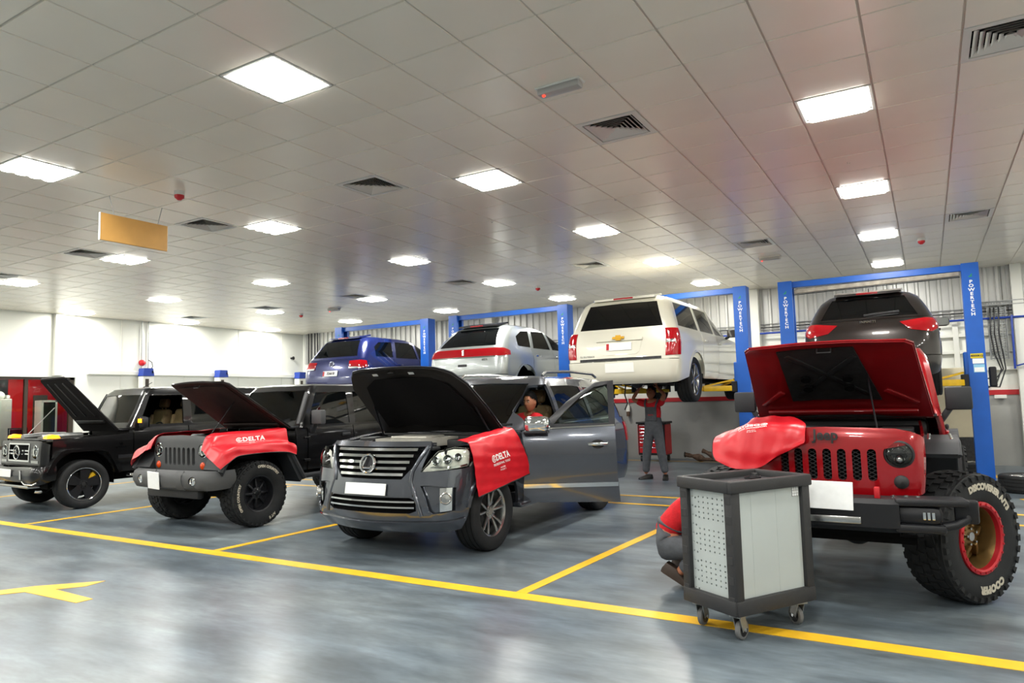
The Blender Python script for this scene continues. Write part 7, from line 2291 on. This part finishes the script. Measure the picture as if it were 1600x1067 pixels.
# --- mechanic standing under the white SUV, both arms raised
def standing():
    px, py = -4.47, 12.62
    P = lambda x, y, z: Vector((px + x, py + y, z))
    rg = Rig()
    rg.pt('pelvis', P(0, 0, .95), (.13, .10))
    rg.pt('waist', P(0, 0, 1.08), (.13, .095), 'pelvis'); rg.pt('chest', P(.01, .01, 1.27), (.15, .10), 'waist'); rg.pt('neck0', P(.0, .0, 1.44), (.07, .065), 'chest'); rg.pt('neck', P(-.01, -.01, 1.50), .052, 'neck0')
    for s, fx in ((-1, -.19), (1, .19)):
        k = 'L' if s < 0 else 'R'
        rg.pt(k + 'hip', P(s * .09, 0, .88), .088, 'pelvis'); rg.pt(k + 'knee', P(s * .14, -.02, .50), .060, k + 'hip'); rg.pt(k + 'calf', P(s * .16, 0, .33), .052, k + 'knee'); rg.pt(k + 'ankle', P(fx, .02, .09), .040, k + 'calf')
        rg.pt(k + 'sh', P(s * .17, 0, 1.41), .060, 'neck0')
        if s < 0:
            rg.pt(k + 'elb', P(-.37, -.06, 1.50), .043, k + 'sh'); rg.pt(k + 'wr', P(-.22, -.10, 1.69), .028, k + 'elb')
            hand(rg, k, k + 'wr', (.4, -.1, .8), (1, 0, -.3), (.3, .6, .1))
        else:
            rg.pt(k + 'elb', P(.27, -.10, 1.58), .043, k + 'sh'); rg.pt(k + 'wr', P(.16, -.12, 1.69), .028, k + 'elb')
            hand(rg, k, k + 'wr', (-.3, -.1, .8), (-1, 0, -.3), (-.2, .6, .1))
    me = rig_mesh(rg, 'person', M['skin'])
    o = link('person', me); tag(o, 'person in red shirt and grey overall standing under the white SUV, arms raised', 'person')
    # shirt
    sh = Rig()
    sh.pt('w', P(0, 0, .96), (.14, .105)); sh.pt('w2', P(0, 0, 1.10), (.15, .115), 'w'); sh.pt('c', P(.01, .01, 1.27), (.17, .12), 'w2'); sh.pt('n', P(0, 0, 1.43), (.085, .075), 'c')
    sh.pt('ls', P(-.175, 0, 1.41), .073, 'n'); sh.pt('le', P(-.30, -.035, 1.465), .062, 'ls')
    sh.pt('rs', P(.175, 0, 1.41), .073, 'n'); sh.pt('re', P(.235, -.06, 1.50), .062, 'rs')
    link('shirt', rig_mesh(sh, 'shirt', M['red_shirt']), o)
    tr_ = Rig()
    tr_.pt('p', P(0, 0, .97), (.16, .12)); tr_.pt('w', P(0, 0, 1.12), (.165, .13), 'p'); tr_.pt('w3', P(0, 0, 1.19), (.165, .13), 'w')
    for s, fx in ((-1, -.19), (1, .19)):
        k = str(s)
        tr_.pt(k + 'h', P(s * .09, 0, .87), .105, 'p'); tr_.pt(k + 'k', P(s * .14, -.02, .50), .088, k + 'h'); tr_.pt(k + 'c', P(s * .165, 0, .30), .078, k + 'k'); tr_.pt(k + 'a', P(fx, .015, .12), .070, k + 'c')
    ov = link('overall', rig_mesh(tr_, 'overall', M['overall']), o)
    bib = MB().box(P(0, -.115, 1.22), (.22, .03, .26), bev=.012)
    bib.build('bib', M['overall'], ov, 40)
    put_text(MB(), 'DELTA', .035, lambda x, y: P(x, -.132, 1.20) + Vector((0, 0, y)), .001).build('chest_logo', M['red_mark'], ov, fix=False)
    for s in (-1, 1):
        MB().tube([P(s * .09, -.125, 1.33), P(s * .11, -.12, 1.40), P(s * .12, -.03, 1.49), P(s * .10, .08, 1.42), P(s * .03, .13, 1.2)], .018, 6).build('strap', M['overall'], ov, 40)
        shoe(o, P(s * .19, .0, 0), R(-35) if s < 0 else R(15), M['shoe_black'])
    head_parts(o, P(-.01, -.03, 1.61), R(-15), R(-12))
standing()

# --- mechanic crouching behind the trolley, working at the red off-roader's wheel
def crouching():
    O = Vector((-1.93, 5.74, 0))
    P = lambda x, y, z: O + Vector((x, y, z))            # faces +x
    rg = Rig()
    rg.pt('pelvis', P(-.03, 0, .38), (.13, .12))
    rg.pt('waist', P(.03, 0, .50), (.12, .10), 'pelvis'); rg.pt('chest', P(.16, 0, .63), (.14, .10), 'waist'); rg.pt('neck0', P(.29, 0, .71), (.07, .06), 'chest'); rg.pt('neck', P(.34, 0, .74), .05, 'neck0')
    for s in (-1, 1):
        k = str(s)
        rg.pt(k + 'hip', P(.02, s * .10, .33), .092, 'pelvis'); rg.pt(k + 'knee', P(.36, s * .19, .46 if s > 0 else .34), .062, k + 'hip'); rg.pt(k + 'calf', P(.22, s * .15, .28 if s > 0 else .22), .052, k + 'knee'); rg.pt(k + 'ank', P(.09, s * .13, .12), .038, k + 'calf')
        rg.pt(k + 'sh', P(.27, s * .17, .66), .06, 'neck0'); rg.pt(k + 'elb', P(.42, s * .22, .54), .043, k + 'sh'); rg.pt(k + 'wr', P(.60, s * .12, .60), .028, k + 'elb')
        hand(rg, k, k + 'wr', (1, 0, .1), (0, -s, .6), (.2, -s * .3, -.8))
    o = link('person', rig_mesh(rg, 'person', M['skin'])); tag(o, 'person in red shirt and dark trousers crouching behind the tool trolley', 'person')
    sh = Rig()
    sh.pt('w', P(-.05, 0, .38), (.14, .12)); sh.pt('w2', P(.01, 0, .47), (.155, .125), 'w'); sh.pt('c', P(.14, 0, .62), (.165, .12), 'w2'); sh.pt('n', P(.28, 0, .70), (.085, .075), 'c')
    for s in (-1, 1):
        k = str(s); sh.pt(k + 's', P(.27, s * .18, .66), .075, 'n'); sh.pt(k + 'e', P(.38, s * .21, .58), .06, k + 's')
    link('shirt', rig_mesh(sh, 'shirt', M['red_shirt']), o)
    t = Rig()
    t.pt('p', P(-.04, 0, .37), (.165, .145)); t.pt('w', P(.02, 0, .47), (.165, .14), 'p'); t.pt('w3', P(.045, 0, .52), (.165, .14), 'w')
    for s in (-1, 1):
        k = str(s); t.pt(k + 'h', P(.02, s * .11, .32), .115, 'p'); t.pt(k + 'k', P(.35, s * .19, .46 if s > 0 else .34), .085, k + 'h'); t.pt(k + 'c', P(.22, s * .15, .27 if s > 0 else .22), .078, k + 'k'); t.pt(k + 'a', P(.12, s * .13, .15), .062, k + 'c')
    tro = link('trousers', rig_mesh(t, 'trousers', M['overall']), o)
    for s in (-1, 1):
        b = shoe(o, Vector((0, 0, 0)), R(90), M['boot'])
        tilt = Matrix.Rotation(R(28), 3, 'Y')
        for v in b.data.vertices: v.co = tilt @ (v.co - Vector((.13, 0, 0))) + Vector((.13, 0, 0)) + P(.07, s * .13, .012)
    head_parts(o, P(.42, 0, .79), R(90), R(14))
crouching()

# --- mechanic sitting in the grey SUV
def seated():
    mw = lux.matrix_world if False else (Matrix.Translation(lux.location) @ Matrix.Rotation(lux.rotation_euler.z, 4, 'Z'))
    P = lambda x, y, z: mw @ Vector((x, y, z))
    rg = Rig()
    rg.pt('pelvis', P(.40, 1.68, .92), (.13, .11))
    rg.pt('waist', P(.42, 1.70, 1.03), (.12, .10), 'pelvis'); rg.pt('chest', P(.46, 1.68, 1.19), (.14, .10), 'waist'); rg.pt('neck0', P(.50, 1.64, 1.34), (.07, .06), 'chest'); rg.pt('neck', P(.545, 1.59, 1.41), .05, 'neck0')
    for s in (-1, 1):
        k = str(s)
        rg.pt(k + 'hip', P(.40 + s * .09, 1.60, .90), .085, 'pelvis'); rg.pt(k + 'knee', P(.40 + s * .13, 1.22, .96), .06, k + 'hip'); rg.pt(k + 'calf', P(.40 + s * .13, 1.10, .80), .05, k + 'knee'); rg.pt(k + 'ank', P(.40 + s * .11, 1.0, .66), .04, k + 'calf')
        rg.pt(k + 'sh', P(.50 + s * .17, 1.64 - s * .04, 1.31), .06, 'neck0'); rg.pt(k + 'elb', P(.52 + s * .22, 1.48 - s * .05, 1.12), .043, k + 'sh'); rg.pt(k + 'wr', P(.44 + s * .15, 1.30, 1.18), .028, k + 'elb')
        hand(rg, k, k + 'wr', (-.1 * s, -1, .15), (-s, 0, .5), (-.2 * s, -.3, -.8))
    o = link('person', rig_mesh(rg, 'person', M['skin'])); tag(o, 'person in red shirt sitting at the wheel inside the grey SUV', 'person')
    sh = Rig()
    sh.pt('w', P(.42, 1.70, 1.0), (.15, .12)); sh.pt('c', P(.46, 1.68, 1.18), (.165, .12), 'w'); sh.pt('n', P(.50, 1.64, 1.33), (.085, .075), 'c')
    for s in (-1, 1):
        k = str(s); sh.pt(k + 's', P(.50 + s * .175, 1.64 - s * .04, 1.31), .075, 'n'); sh.pt(k + 'e', P(.51 + s * .205, 1.54 - s * .05, 1.19), .06, k + 's')
    link('shirt', rig_mesh(sh, 'shirt', M['red_shirt']), o)
    t = Rig()
    t.pt('p', P(.40, 1.68, .93), (.155, .13))
    for s in (-1, 1):
        k = str(s); t.pt(k + 'h', P(.40 + s * .09, 1.58, .92), .10, 'p'); t.pt(k + 'k', P(.40 + s * .13, 1.22, .97), .078, k + 'h'); t.pt(k + 'c', P(.40 + s * .13, 1.09, .80), .07, k + 'k'); t.pt(k + 'a', P(.40 + s * .11, 1.01, .69), .06, k + 'c')
        shoe(o, P(.40 + s * .11, .95, .58), R(0), M['shoe_black'])
    link('trousers', rig_mesh(t, 'trousers', M['overall']), o)
    head_parts(o, P(.56, 1.56, 1.52), R(-5), R(4))
seated()
